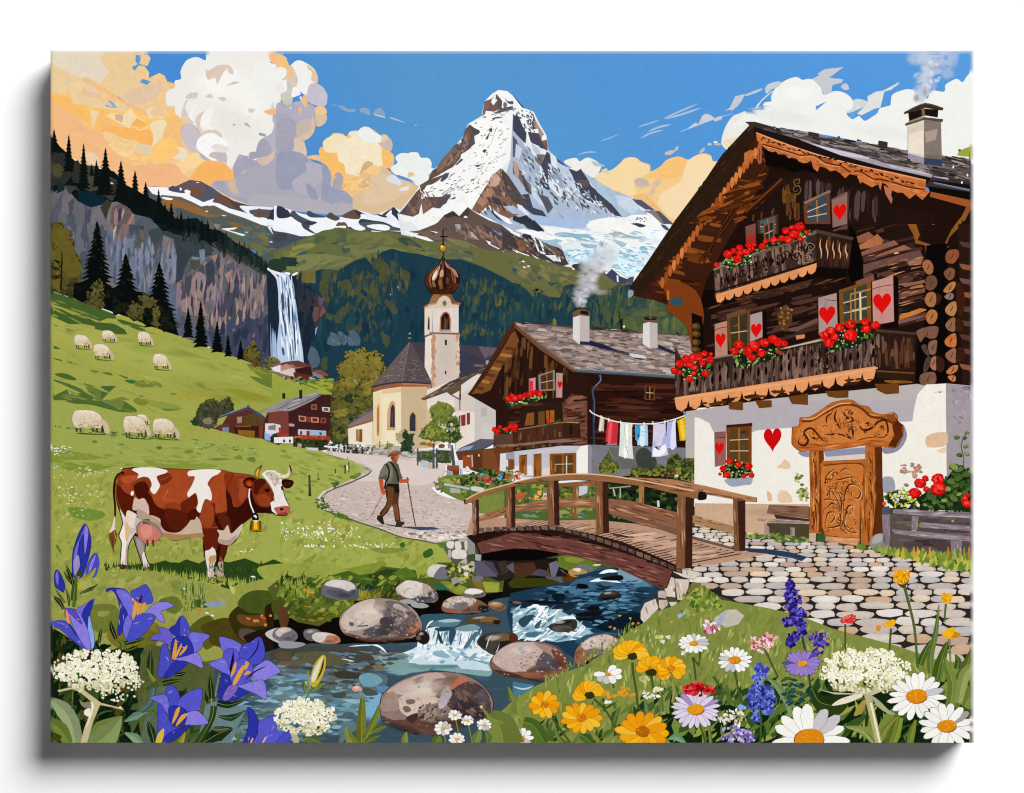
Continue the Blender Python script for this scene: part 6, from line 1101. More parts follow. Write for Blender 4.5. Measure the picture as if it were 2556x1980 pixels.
sub('roof','grey stone slate roof')
O('8f7c74','3,183;100,192;220,202;340,208;340,288;304,282;118,275;12,198',.12)
slates('3,183;100,192;340,208;340,288;118,274;12,197',560,6,'a8948a 9c8880 7c6c66 b4a098 8a7a74 6c5e5a a09490 c0b0a8')
O('55453e','3,183;100,191;220,201;340,208;340,210;220,204;100,194;8,185')
D('3,182;338,207;338,211;8,186',40,(8,20),(2,5),4,'3c302c 6c5c54 2c2422','q',edge=0)
for c,s in (('232640','144,218;172,226;200,238;212,240;186,238;168,234;144,228'),('3c3a48','168,234;200,238;236,246;208,244'),('232640','273,226;296,236;320,248;296,242;273,233'),('ccd0d4','218,242;248,247;252,253;224,250'),('262030','220,250;252,253;240,255')): F(c,s,0,.06)
O('5a626c','118,271;200,276;304,283;340,288;340,296;304,290;200,282;118,278',.06);L('9ca4ac','120,272;200,277;304,284',1.5);L('2c2a30','118,278;304,290',2)
O('6c4a34','3,183;10,192;60,230;112,270;118,277;114,278;54,238;4,197;-2,192',.1);L('8c6448','4,187;60,233;112,272',2);L('2c1810','2,194;54,239;113,278',2)
O('4a2a18','3,183;4,197;-12,224;-50,284;-80,321;-84,321;-48,264;-12,202',.1);O('7c4c28','-4,208;0,200;-12,224;-50,284;-78,320;-66,322;-42,312;-20,266;12,220;4,200',.12)
for i in range(7): y=1150+i*62;x=-60-i*44;O('a87440' if i % 2 else '5c3418',f'{x},{y} {x+110-i*8},{y+16} {x+90-i*8},{y+42} {x-20},{y+26}',.12)
L('3c2014','-8,212;-50,278;-84,320',3);O('2c1810','-84,320;-66,324;-50,325;-50,320;-66,318');back()
for nm,s1,s2,cap,cap2 in ((0,'113,174;126,171;126,226;113,216','126,171;144,173;144,221;126,220','112,164;128,158;145,162;144,172;127,171;114,175','128,162;142,164;142,171;127,168'),(1,'245,186;257,184;258,233;244,225','257,184;272,186;272,233;258,232','246,176;258,174;272,176;271,185;258,183;245,187','248,176;270,177;270,180;248,180')):
    sub('chimney');O('d8d4d0',s1,.04);O('bdb4ae',s2,.04);O('6c5440',cap,.12);O('1c1412',cap2);L('2c2018',P(cap)[:3],3);back()
O('2a2e44','126,220;144,221;144,227;126,226');O('241c18','201,178;207,178;206,198;202,197');L('1c1a18','201,164;201,178',1.2);L('8c7448','257,152;258,160;258,174;260,178',2);E('e4d8b0',1045,962,12)
F('7c7c34','76,188;75,180;79,177;82,184;80,189',1)
sub('pipe','grey drain pipe');L('44506c','163,283;165,294;154,306;150,314;153,331',4.4);L('7c8ca8','164,283;165,293;154,305',1.4);T(2,2);L('2c3a50','153,0;152,40;154,138',5.5);L('5c6c80','154,0;153,40',1.5);L('8c9aac','149,89;152,128',4);back()
T(2,1);window('248,303;267,304;267,331;248,330','6c4018','2a1810')
T(2,1)
shutter('30,290;43,288;43,312;30,314','c0949c',(182,1510,2,2));O('e02838','31,295;38,294;38,312;31,313');window('48,283;79,274;80,312;49,314','8c8078','4c3428');L('d89c60','66,282;69,306',3,tip=2);L('c8743c','64,312;76,311',3);shutter('81,279;94,280;93,326;81,326','b4948c',(442,1500,44,80));L('4c4c54','32,290;32,312',1)
T(2,2)
O('2c1c14','12,20;92,0;92,40;16,48');O('8c5424','27,24;40,22;40,46;22,47',.15);O('6c4828','48,21;60,20;60,44;48,45',.1);O('a05c20','62,19;78,18;78,40;64,43',.15);L('2c1810','69,19;69,42',2)
sub('balcony','dark wooden balcony of the middle chalet')
T(2,2)
O('4a2c1e','-36,64;0,55;94,41;94,72;0,83;-36,88',.12);planks('-36,64;0,56;94,42;94,72;0,82;-36,86',60,(5,9),(20,38),1,'6c402a 54301e 3c2216 84543a');O('3a2218','94,41;126,42;128,70;94,71',.1);O('1c120e','106,46;112,46;112,64;107,64')
L('8c6c50','-36,64;0,56;48,48;94,41;124,42',3);L('a88c6c','102,41;124,42',2);O('8c6a5c','-12,84;0,82;94,72;122,75;123,77;92,79;60,80;0,88;-32,89',.1);O('3c2c1c','-12,88;92,79;120,77;120,80;88,83;40,89;0,94;-12,94');D('-12,88;92,80;92,84;0,94',26,(5,12),(5,9),0,'6c4c34 4c3424 241a12','b',edge=0)
T(1,2);O('5c4034','402,64;437,62;437,80;404,84',.1);L('8c6c54','401,86;437,82',3);back()
part('painted_flower_box','red geraniums on the upper balcony of the middle chalet')
T(2,1);geran([(20,1635,40),(70,1620,30),(120,1605,30),(160,1595,34),(210,1580,32),(250,1590,34),(-40,1640,36),(-10,1610,24)],'-12,331;0,330;60,318;66,324;48,331;20,338;-12,344',50)
part('painted_flower_box','small red geraniums at the left end of the lower balcony')
T(1,2);geran([(2010,270,26),(2040,290,28),(2060,250,24),(2120,270,28),(2170,240,32),(2184,280,20),(2200,260,34)],'400,54;437,50;446,52;440,62;402,63',20);T(2,2);geran([(15,240,34),(340,185,16),(335,205,18)])
T(2,1);L('3c5c24','58,380;74,374;90,368',4)
part('painted_chalet_wall','whitewashed ground floor of the middle chalet')
T(2,2)
O('c4c0c8','-30,112;-30,94;0,96;92,85;128,85;141,83;141,140;0,144;-30,140',.06);O('efeae0','120,96;128,86;141,84;141,139;120,139',.03);O('8f8c98','141,83;148,83;149,138;141,138',.04);O('7d7a84','149,83;341,90;341,166;149,140',.08);O('6c6a68','180,88;240,88;270,124;200,130',.1)
O('ded8dc','0,124;12,122;11,140;0,140');O('e0dcdc','27,122;36,122;38,140;28,140');O('dcd0c8','55,128;70,126;70,140;55,140');O('c4bcc4','-30,100;0,100;0,128;-30,128')
for s in ('12,104;27,102;26,140;12,140','39,102;54,100;54,144;39,144','-12,109;1,109;1,138;-12,138'): sub('door');p=O('8c5420',s,.15);planks(p,8,(3,6),(16,40),90,'a0662a 6c3c14 b47834');L('3c200c',p[:2],2,sm=0);back()
window('69,100;119,98;119,140;70,140','8c5418','5c3c20',1,3);planks('69,100;88,99;88,138;70,140',8,(3,6),(20,40),90,'b4742c 7c4814');L('e0c8a0','101,104;101,138',3)
part('painted_shed','lean-to with a grey roof in front of the white house')
T(1,2)
O('6c3c20','330,96;376,92;412,88;437,88;437,140;380,136;340,124',.12);O('9c4c24','342,104;360,102;364,128;344,126',.12);O('5c3420','362,102;376,98;380,130;364,128');O('7c4828','380,94;400,92;412,132;380,132',.1);L('b4b8c4','360,102;361,124',3);E('f4e8c8',1768,522,14,5);E('f4e0b0',1865,515,6,14);O('dcd8d8','413,100;430,98;426,112;437,112;437,136;412,136',.04);O('9c9ca8','424,98;440,97;440,110;424,111');O('8c4820','428,112;440,111;440,131;428,131',.1);O('dedad4','312,118;328,112;343,112;343,128;328,130')
sub('roof');O('5c5c6c','330,96;340,88;376,72;402,73;401,80;380,92;360,94;332,98',.08);O('98a4b8','332,95;344,88;364,84;356,92');L('3c3840','331,98;376,92;402,80',2);back()
part('painted_tree','slim light-green tree before the white house')
crown('260,66;268,52;280,44;286,36;280,18;290,8;296,2;308,4;320,8;328,18;322,28;334,36;336,56;342,70;330,80;312,76;294,76;268,72','8c9434 7c8a34 6c7c30 98983c 5c6c2c',330,(6,14),'4c5c28')
D('316,30;336,36;340,74;320,80;308,52',60,(5,12),(5,9),0,'34502c 2c4424 4c6434','b');E('d4d8d0',1512,230,24,16,0,.3);D('296,40;324,36;328,56;308,60',20,(5,10),(4,8),0,'8a8a78 d0d4c4 747c5c','b',edge=0);E('a86c24',1400,415,34,20,0,.2);E('7c7430',1340,405,30,20,0,.3);L('4c4c38','288,80;288,128',5,6);L('4c5868','322,84;326,122',6,8);L('9c9ca0','318,80;320,96',7);E('8c4c28',1520,425,30,18,0,.3)
part('painted_railing','white railing and clipped green hedge along the path')
O('54603c','258,96;288,95;288,116;258,115',.12);O('44542c','295,93;320,94;321,118;295,116',.12);D('258,96;320,94;320,117;258,115',60,(4,9),(3,7),0,'5c6c40 3c4c28 6c7848 34442c','b',edge=0);L('e0e0e4','253,93;288,91;320,92',5);L('c8ccd4','264,115;276,116;276,124',6);O('b4c0cc','264,114;275,114;274,126;264,124');O('c8b4a4','275,117;286,118;285,129;276,127');O('d8ccc4','296,118;312,120;310,132;296,129')
for x in (1440,1470,1290,1620): L('4a525c',f'{x},450 {x},{640 if x > 1300 else 610}',4)
part('painted_bin','brown wooden trough on pale posts');O('6c3c24','314,122;336,122;336,150;323,152;322,132;314,131',.1);L('98a0b4','315,131;317,156',6);L('a8a49c','321,133;322,156',8);O('8c5030','314,122;336,122;336,132;314,130');L('b4bccc','340,128;341,142',6)
part('painted_flower_bed','small cottage garden with red and blue flowers','stuff')
O('7c8c34','296,148;312,140;328,140;437,132;437,200;380,196;340,188;312,174;300,166',.12);D('296,148;328,140;380,160;380,192;312,174;298,162',70,(8,22),(5,10),0,'8c9c3c 6c8430 a4ac50 54702c','l')
D('326,156;340,136;376,124;420,132;437,140;437,160;380,168;356,166',130,(6,14),(5,10),0,'24401c 34582c 4c6c34 1c3018 2c4c3c 6c8444','b')
L('b8bcc4','307,157;356,166',6,5);F('d0d0c8','358,166;360,161;380,164;384,169;378,172;360,169',1,.08);O('b4b4a4','318,164;338,166;338,174;320,173',.1)
for c,x0,x1,y0,y1,n in (('c8203c',1830,1990,720,770,26),('5cb0d4',1880,1910,690,700,6),('6cb4dc',2040,2080,700,740,10),('e4a040',1640,1690,740,770,8),('f0f0e8',1730,1800,620,660,10),('d04048',2020,2060,670,690,4),('e0c83c',1940,1970,770,790,4),('d88c60',2080,2184,670,690,12)):
    for i in range(n): E(c if R.random() < .75 else 'e0607c' if c == 'c8203c' else c,R.uniform(x0,x1),R.uniform(y0,y1),R.uniform(6,13),R.uniform(5,10),0,.3)
for s in ('372,180;424,174;437,174;437,216;374,212',): O('84933c',s,.12)
T(2,2)
D('-12,124;24,140;4,152;-12,148',40,(5,10),(4,7),0,'c83c44 e8d8d0 5c6c34 8c9c44 d88c80','b',edge=0)
O('56702c','-16,158;68,152;88,156;160,154;160,230;-16,226',.12);D('-12,160;68,154;160,156;160,192;88,192;4,196',220,(8,20),(6,12),0,'3c6024 5c7c30 7c8c30 2c4c20 8a7c34 4c7444 a09c40','b');F('b85c40','6,180;14,172;22,176;20,185;10,187',1,.1);O('c4c8cc','124,160;141,158;140,174;124,180');O('c8c4d0','57,174;64,173;64,186;56,186');D('30,180;60,164;64,184;32,188',20,(4,8),(4,7),0,'d8a048 c86c4c e0c060','b',edge=0)
D('88,200;156,200;156,222;6,222;6,212',70,(16,40),(5,10),0,'8c9c34 5c7430 7c9078 a0a848 4c6448','l')
F('1c2c16','160,152;220,140;290,140;341,156;341,226;280,232;240,232;180,226;160,224',0,.12);D('160,152;341,152;341,220;240,230;164,220',230,(8,20),(6,14),0,'24381a 34501f 16240f 4c6428 0f1a0c 6c7c34','b')
for s,c in (('160,128;170,112;180,96;188,112;202,128;192,138;164,136','6c7430 54602a 848434'),('218,140;224,128;236,124;248,120;260,128;276,120;292,128;292,140','6c7230 54602c 8c8438'),('288,140;290,112;308,98;320,112;328,100;341,100;341,152;312,148','74762c 5c642a 3c4c24 8c8c38')): crown(s,c,90,(6,14),'2c3a1c')
F('3c443c','232,100;248,88;268,108;270,120;260,128;236,124',1,.12);L('a89c90','181,165;222,161',3);L('b4b0a8','189,166;192,180',4);L('b4b0a8','202,165;202,184',3);L('c8ccd0','273,188;274,200',6);D('286,132;312,132;312,146;288,146',10,(6,12),(5,8),0,'7c3c28 d8d0c8 5c2c20','q');E('e04840',1508,685,16,6)
# ---------------- clothes line
part('painted_laundry','washing line with clothes between the chalets')
T(2,2)
for lab,c,s,c2,s2 in (('narrow beige cloth','c8bca8','164,30;172,33;171,58;161,56','e4dcc8','166,32;169,33;166,56;162,55'),('red cloth','c8303c','178,36;198,41;196,82;186,81;174,77','e45c64','182,40;187,41;184,78;178,76'),('long white towel','dcdcd4','202,41;224,45;224,80;227,110;212,108;199,104;201,76','f4f4f0','212,48;217,48;215,100;208,104'),('light blue shirt','a4cce4','230,47;253,46;254,66;254,85;234,84;234,77;231,74','d4e8f0','239,52;247,50;248,82;239,83'),('lilac-white shirt','cfcbe0','264,45;287,43;288,76;292,102;276,106;261,106;263,80','f0eef8','266,88;275,94;284,80;288,96;276,104;264,103'),('pale violet shirt','b4b4e0','290,41;306,38;306,66;308,88;290,90;288,80','dcdcf4','300,42;305,42;306,86;296,88'),('yellow cloth','d8ac14','309,38;326,29;327,48;330,72;314,76;312,58','ecc838','314,40;320,38;324,70;318,73')):
    sub('laundry_item',lab);p=F(c,s,0,.08);F(c2,s2,1,.05);D(p,5,(3,5),(24,50),88,[C(c)*.82,C(c)*.9],'s',6);back()
F('3c9cd0','231,48;239,48;239,66;235,75;232,73',1,.1);E('1c4870',1180,330,8,16);F('9c9cc8','266,76;276,94;282,72;286,60;288,80;266,88',1,a=.6);L('a8a8a0','210,48;212,80;216,100',1.5);L('f0e8e0','176,82;196,82',1)
sub('cord');L('eceae4','144,18;152,25;172,33;196,40;220,43;248,44;276,42;304,35;324,28;334,24',2.8);
for x,y in ((830,140),(900,165),(1013,190),(1118,212),(1232,205),(1315,195),(1428,188),(1528,170),(1625,130)): L('f2eee4',f'{x},{y} {x+2},{y+34}',2.6)
L('8c8c94','320,19;325,29',4);L('e8e0d4','328,30;334,32',3);back()
# ---------------- big chalet
part('painted_chalet','big dark timber chalet with balconies and a whitewashed ground floor')
T0()
O('1f100c','296,174;296,128;300,120;324,58;416,88;416,166',.12)
T(3,1)
WL='-12,-20;340,-20;340,180;328,296;-112,331;-112,80;-80,20'
planks('206,0;340,-12;344,192;240,196;206,120',120,(60,130),(8,15),-14,'3a221c 4c3028 2c1814 5c3c30 442820 241410')
planks('-76,100;140,60;180,180;80,220;-72,280',110,(40,110),(7,13),-13,'2c1814 3a221c 1c0f0c 452c24 50342a')
for c,s in (('8a5844','208,24;232,14;246,26;208,38'),('b06c44','212,48;208,42;236,28;248,18;260,30;256,38;236,44'),('8a5c4c','215,54;248,40;280,30;288,38;250,50;218,60'),('94604a','244,62;248,58;298,39;313,46;260,58'),('6c4a44','222,76;280,60;328,49;336,66;280,72;240,86;222,94'),('b4703c','308,122;312,118;332,113;338,118'),('c47830','290,172;328,158;344,160;320,170;290,180'),('8c6054','288,112;320,108;338,104;338,110;300,118'),('7a5850','288,180;340,170;340,174;288,188'),('946454','304,70;320,64;334,66;330,76;308,78'),('a0704c','312,82;330,79;332,80;312,85'),('7a4c3c','290,130;338,120;338,128;290,140'),('c48458','95,209;112,207;112,214;96,217'),('6c4c44','66,200;100,192;136,176;136,184;96,202')): F(c,s,0,.15)
for s in ('206,38;300,4','212,51;250,39','222,77;336,49','222,94;332,66','288,120;338,106','290,144;340,130','288,186;344,172','288,100;332,86','208,22;240,12','66,192;136,172','66,156;136,136','90,212;138,200'): L('140a08',s,3,tip=2)
E('f0dcc0',1420,272,24,5,-10);D('220,50;338,60;340,176;290,180',40,(14,50),(2,4),-14,'a87c60 8c5c48 c08c60','s',4)
# recess shade
O('120a08','136,80;192,84;188,112;140,100;60,120;-40,152;-112,160;-112,130;0,112;80,104')
D('-72,144;180,100;180,112;-60,160',30,(16,50),(3,7),-14,'5c3820 3c2414 6c4424','s',6,edge=0)
O('0c0706','196,0;206,12;222,68;222,100;200,112;192,88;194,20');F('5c3c20','60,172;66,164;74,152;80,154;86,164;88,184;80,190;82,200;68,200;64,186',1,.3);D('60,156;88,156;88,200;64,200',16,(5,12),(4,9),40,'8c6434 3c2414 a8783c','s',edge=0)
# gable soffit
T0()
sub('soffit','boarded underside of the gable roof')
O('3c1c10','321,54;328,60;328,74;312,100;301,120;298,133;293,132;288,131;279,128;269,126;270,123;288,100',.12)
planks('322,58;328,66;328,74;300,118;280,128;275,124;300,90',90,(26,70),(7,12),8,'6c3814 54280f 7c4418 40200e 8a5020',5);planks('300,112;300,124;294,131;280,128;278,124',16,(30,60),(6,10),4,'3c1c0e 54280f 2c140a')
for s in ('328,69;312,90;300,112','322,80;310,96;298,112'): L('1c0c06',s,7);L('5c3014',s,3)
F('7c3c14','283,120;294,122;299,128;300,138;296,141;298,148;300,152;296,152;293,140;288,135;284,132;285,129',1,.1);E('2f4f5c',1443,644,15,9,8);L('c06c34','285,124;285,128',5)
sub('roof','dark slate roof of the big chalet')
O('2c1c12','321,52;324,56;312,76;295,100;280,118;274,125;268,126;269,122;276,112;288,94;300,78;308,66',.12)
for i in range(70):
    t=R.random();x=1608-260*t;y=275+345*t+8*math.sin(t*3)-12*math.sin(t*math.pi);L(R.choice(['4a3018','6c4424','1c120c','a85c28','8c4c20']),f'{x+R.uniform(-2,14)},{y+R.uniform(-6,6)} {x-18},{y+26}',R.uniform(2,5),1,tip=2)
for i in range(26):
    t=i/26;x=1618-215*t;y=305+300*t-10*math.sin(t*math.pi);F(R.choice(['b4602c','d07c40','8c4820']),f'{x},{y} {x+6},{y+6} {x+2},{y+24} {x-3},{y+14}',1,.1)
F('8a9ca8','268,124;270,124;270,126;268,127',1);D('269,122;288,94;308,66;321,52;320,56;300,82;280,112',50,(6,16),(3,6),-52,'1c140e 3c2c1c 241a10','q',edge=0)
O('3c322e','318,52;322,52;340,57;356,60;380,65;416,70;416,85;392,79;360,68;322,55',.12)
T(3,0)
slates('4,152;16,141;120,158;220,176;306,192;430,208;430,252;340,238;220,206;100,174;18,152',460,13,'4c4240 5c504c 3a302e 74686a 88807e 2a2220 665a54 9c9490',(14,44),(3,7))
for s,c in (('16,152;100,172;152,186;220,202;260,216;312,226;352,238;350,245;312,236;260,226;200,210;152,197;96,176','a49ca4'),('104,176;152,186;234,206;230,209;180,202;120,184','c8c0cc'),('260,216;300,228;332,232;350,240;320,234;276,224','c0b8c0'),('206,182;230,182;256,189;248,192','988c80'),('156,181;180,183;212,187;208,190;168,186','8c8480'),('352,241;380,244;383,248;356,243','b0b4cc')): F(c,s,0,.1)
for s in ('118,165;119,157;139,161;138,168','250,185;251,174;268,177;267,189','174,169;174,166;178,166;178,170','210,174;211,171;220,175','2,154;15,141;50,148;48,151;16,149;6,158'): O('3a302a',s,.1)
for x,y in ((2088,1195),(2036,1265),(1955,1120)): E('ece8e4',x,y,8,13)
L('1c1412','18,154;100,179;200,213;300,238;338,248',3);L('60647c','354,254;430,270',4);L('b0b4c4','354,252;430,268',1.5);O('14100e','340,248;432,258;432,268;354,252');L('9c5428','348,274;430,294',15,22);O('0f0b0a','344,260;432,272;432,288;348,270')
sub('chimney','smoking chimney of the big chalet')
O('d4c8b8','306,146;336,136;336,218;306,208',.1);O('84746c','336,134;368,140;370,223;336,218',.1);O('a8988c','338,158;362,152;358,172;340,178',.06);O('9c90a0','306,198;336,206;336,218;306,208',.06);O('34405c','336,207;370,210;370,223;336,218',.06);O('e4d8c8','306,164;334,154;336,200;306,197',.05);O('74685c','338,200;368,202;369,210;338,207')
O('54483c','301,142;336,130;372,134;371,139;336,135;302,146',.12);O('1a1410','307,122;334,114;363,116;362,130;337,126;309,138');O('7c6444','331,112;337,111;338,128;332,128');O('9c8468','307,138;333,128;333,133;307,141');O('3a2c22','298,122;338,103;373,113;371,117;338,112;300,124',.12);L('5c4c3c','300,121;337,105;370,113',3)
O('1c1412','16,148;100,172;180,202;260,224;350,244;340,258;260,240;180,218;100,196;18,166')
sub('bargeboard','carved orange bargeboard under the eave')
BB='20,158;60,174;100,188;140,202;180,212;220,222;280,234;340,248;338,266;347,270;333,286;320,275;309,284;296,272;286,272;276,268;258,250;254,268;250,256;238,262;220,252;216,255;210,240;196,237;188,245;179,236;170,230;160,232;152,226;140,222;136,233;128,226;124,212;116,216;104,217;96,208;86,206;82,210;76,200;62,200;58,194;48,197;32,184;22,174'
O('30180c',BB.replace('100,790','95,785'));q=P(BB);face(rows(q,C('c4713c')),level(q),.14,0)
D(q,60,(16,44),(4,9),17,'d4824a b4602c cc7840 a85428','q',6);L('e8a070','22,160;100,189;180,213;280,236;339,249',2.5)
for i in range(30):
    t=(i+.5)/30;x=150+1450*t;y=848+ t*430 + R.uniform(-8,14);
    L('2c1408',f'{x-26},{y+R.uniform(-16,16)} {x-4},{y+R.uniform(-22,22)} {x+22},{y+R.uniform(-10,26)}',R.uniform(3,5.5),2,tip=2)
    if i % 2: E('241008',x,y+R.uniform(-10,16),R.uniform(7,14),R.uniform(5,9),30,.3)
L('4c2410','32,181;84,196;104,202;128,202;152,216;180,222;196,232;216,232;240,246;260,248;288,256;308,262;338,266',3.4);L('e4a478','32,183;84,198;104,204;128,204;152,218;180,224',1.5)
D('32,184;338,270;320,280;200,242;100,212',60,(6,16),(2,4),20,'dc9460 9c5028 c87844','s',edge=0)
O('b07058','261,262;277,262;274,276;277,284;274,296;266,298;260,294;264,278',.2);E('2c1810',1335,1462,8);O('a8603c','23,186;31,186;31,216;26,219;23,212',.2);L('2c1408','27,190;27,212',1.5);F('bc6c38','-2,198;8,192;18,192;12,208;0,222;-2,216',0,.15)
T(3,1)
for s in ('304,-2;318,-10;328,20;324,30;348,38;351,52;348,58;340,56;338,40;320,36;316,20','378,40;384,24;400,8;412,-12;404,-12;388,10;376,34;378,46;386,44'): F('8c5420',s,0,.15)
T(3,0);O('8c5424','276,312;280,304;290,306;292,320;312,328;320,331;308,331;288,324;280,320',.15);L('5c3420','284,300;320,308;356,318',5,4);L('8c5428','420,300;408,324',12);L('9c5c2c','300,320;356,331',4)
back();T(3,0)
O('22130f','70,236;106,228;192,260;260,268;276,296;356,312;356,331;0,331;0,308;40,260',.1)
planks('106,230;192,264;256,268;260,331;192,331;108,290',60,(8,16),(50,110),2,'4c3c3c 3c2c2c 5c4844 2c1c1c 54403c');planks('0,312;68,296;70,238;104,232;104,331;4,331',40,(6,12),(36,90),2,'3c2418 5c3a1c 2a1810 6c4420')
for a_ in ((410,1390,60,1,0),(480,1330,50,-1,2),(490,1260,40,1,1),(430,1410,36,-1,3)): scroll(*a_,col='7c5424',w=4);
F('5c3c18','74,278;84,272;92,278;88,288;78,290',1,.2)
planks('-112,331;0,240;48,234;68,258;20,306;-12,331',50,(30,70),(7,12),-18,'7c4016 5c2c10 944c1c 44200c',6);L('301408','70,248;0,312',14);L('6c3818','69,246;0,309',5);O('0e0807','34,190;96,212;124,222;138,238;112,230;88,234;66,224;40,222')
# windows and shutters
window('109,296;159,268;160,331;112,331','6c3c24','3c4854',2,3.4,'attic window');T(3,0);O('8a7068','109,290;159,267;160,272;152,274;112,294',.1);window('22,324;62,312;62,350;24,350','4c2c18','4c5860',1);shutter('162,284;192,270;192,331;164,338','8c6a60',(888,1522,126,160,-.15),'163,285;190,274')
T(3,1);O('604040','164,12;192,0;192,10;180,10;166,14',.1);shutter('0,4;20,-2;20,36;2,40','7c4c44',(50,130,2,2));O('a02c24','2,24;19,18;20,38;2,38',.1);window('33,2;55,-8;55,30;36,36','8c5420','2a2c34')
T(3,1);O('1a0e0b','172,120;248,92;248,192;176,184');window('176,124;236,104;237,184;178,190','7c4c1c','3c4238',2,4);L('b47c34','197,132;236,122',4);L('b47c34','198,132;199,180',3.4);O('7c5240','207,108;241,94;243,106;208,114',.1);L('d8c498','216,128;217,180',5);L('c8a868','200,162;236,155',2.5)
shutter('137,138;172,129;174,192;138,208','a8908c',(770,832,155,182,-.08),'152,142;172,144');O('0f0908','279,97;288,100;288,194;260,196;258,190;280,183');shutter('238,108;278,96;280,183;240,190','c08c84',(1286,718,172,200,-.08),'238,122;252,118;260,116;278,114');shutter('6,171;32,164;33,212;8,222','a89490',(104,980,104,145,-.1));O('120a08','33,162;40,163;41,214;33,214')
T(2,1);window('402,172;446,160;446,240;406,238','6c4420','3c3420',1,3);O('6c4834','401,170;437,158;437,166;404,176',.1);shutter('379,188;403,181;404,248;380,250','b48474',(1952,1072,96,145,-.05),'379,200;390,195;404,193');O('b46444','382,249;412,245;412,250;384,254')
# log ends
sub('log_corner','stacked round log ends of the corner')
T(2,1);O('100a08','336,166;356,174;360,240;338,242')
for y in (960,1030,1110,1180): E('4c3018',1720,y,44,34,0,.1);E('7c5024',1712,y-4,24,20,0,.2)
back();sub('log_corner','stacked round log ends of the right corner');T(3,1);O('0c0807','340,40;380,36;382,280;412,280;412,300;320,300;324,220;340,180')
O('1c100c','380,44;432,20;432,300;380,300',.1);O('2a1812','400,0;432,0;432,300;408,300',.1)
for i,y in enumerate((160,370,505,630,765,900,1030,1160,1310)): F(R.choice(['8c5438','5c4038','6c4c44','543830']),f'2010,{y} 2160,{y+24} 2160,{y+76} 2040,{y+50} 2025,{y+30}',0,.1)
for c,s in (('9c6440','332,76;338,67;348,68;354,80;352,92;344,95;336,88'),('6c4a38','338,112;342,98;354,96;361,104;360,116;350,125;340,122'),('a06c44','337,138;344,128;356,128;360,140;356,154;346,156;338,148'),('ac7040','339,170;348,160;358,162;362,172;356,186;346,188;340,180'),('7c5444','322,200;344,192;363,193;360,212;348,216;338,212;330,222;324,212'),('84604c','344,224;352,218;361,219;359,240;354,246;344,242'),('54403c','330,230;340,226;346,248;338,244'),('a06c54','344,258;354,248;360,250;359,274;350,272'),('4c3c38','334,278;338,254;348,248;346,268;340,278'),('7c5848','330,282;356,278;357,300;330,301'),
             ('8a5030','376,58;384,48;400,48;402,60;392,74;378,72'),('7c5038','373,90;384,81;394,86;393,100;384,106;376,100'),('b47c44','372,124;384,110;395,108;395,118;386,128;376,129'),('807468','374,136;384,128;392,132;390,141;380,142'),('ac7848','375,160;384,148;396,145;398,160;392,173;380,170'),('8c6448','376,188;384,178;395,176;395,200;386,202;378,196'),('c0703c','374,220;384,208;396,206;396,230;380,230'),('94644c','375,246;386,235;396,234;396,260;384,258'),('b87440','377,278;388,266;400,265;398,276;386,283'),('c07c4c','380,286;394,284;396,294;388,296')):
    p=F(c,s,1,.2);L('1c0e08',np.vstack([p,p[:1]]),1.6,sm=0);m=p.mean(0);L('3c2010',np.array([[m[0]-4,m[1]+8],[m[0]+1,m[1]],[m[0]+4,m[1]-9]]),2,tip=2)
for s in ('396,112;410,120;412,160;400,172','396,176;410,184;408,202;396,200','397,236;410,232;412,252;397,260','360,248;374,256;372,276;360,274','360,130;370,138;360,152'): F('3c1c10',s,1,.12)
back()
# balconies
def balcony(side,out,endp,rail,fr,lab,seed):
    sub('balcony',lab);p=O('3a2822',out,.1);planks(p,130,(6,10),(24,58),92 if side else 84,'6c5248 7c6054 54403a 8a6c5c 463430',3);q=O('2c1a14',endp,.12);planks(q,34,(6,10),(24,52),90,'44281c 5c3824 34201a')
balcony(0,'-58,72;0,66;20,54;134,14;134,71;20,108;0,112;-58,140;-58,130','134,14;202,26;195,84;136,80','','','carved upper balcony',1)
T(3,1)
for i in range(14): x=-230+i*66;y=475-i*23 + (28 if x < 0 else 0);scroll(x+20,y+30,R.uniform(26,54),R.choice((-1,1)),R.uniform(0,6),w=3.6);L('1c0f0a',f'{x},{y-20} {x+10},{y+40} {x-4},{y+100}',3,tip=2)
for i in range(26): x=R.uniform(-260,640);y=500-(x+230)*.35+R.uniform(-30,90);E('160c08',x,y,R.uniform(7,14),R.uniform(14,28),R.uniform(-20,20),.2)
for i in range(12): scroll(R.uniform(440,620),R.uniform(200,340),R.uniform(20,60),R.choice((-1,1)),R.uniform(0,6),col=R.choice(['1c0f0a','9c7c64']),w=3)
for x in (710,770,830,890,950): L('dca880',f'{x},{130+(x-700)*.2} {x-8},{200+(x-700)*.2} {x+6},{260+(x-700)*.1} {x},{330}',3,tip=2)
O('6a5a4c','-62,86;12,58;76,34;134,10;136,17;76,40;12,62;-58,88',.1);O('4a3a30','134,10;204,25;202,30;134,17',.1);L('a08c78','-60,85;12,57;74,34',2);L('1c110c','-58,128;0,110;134,71',4)
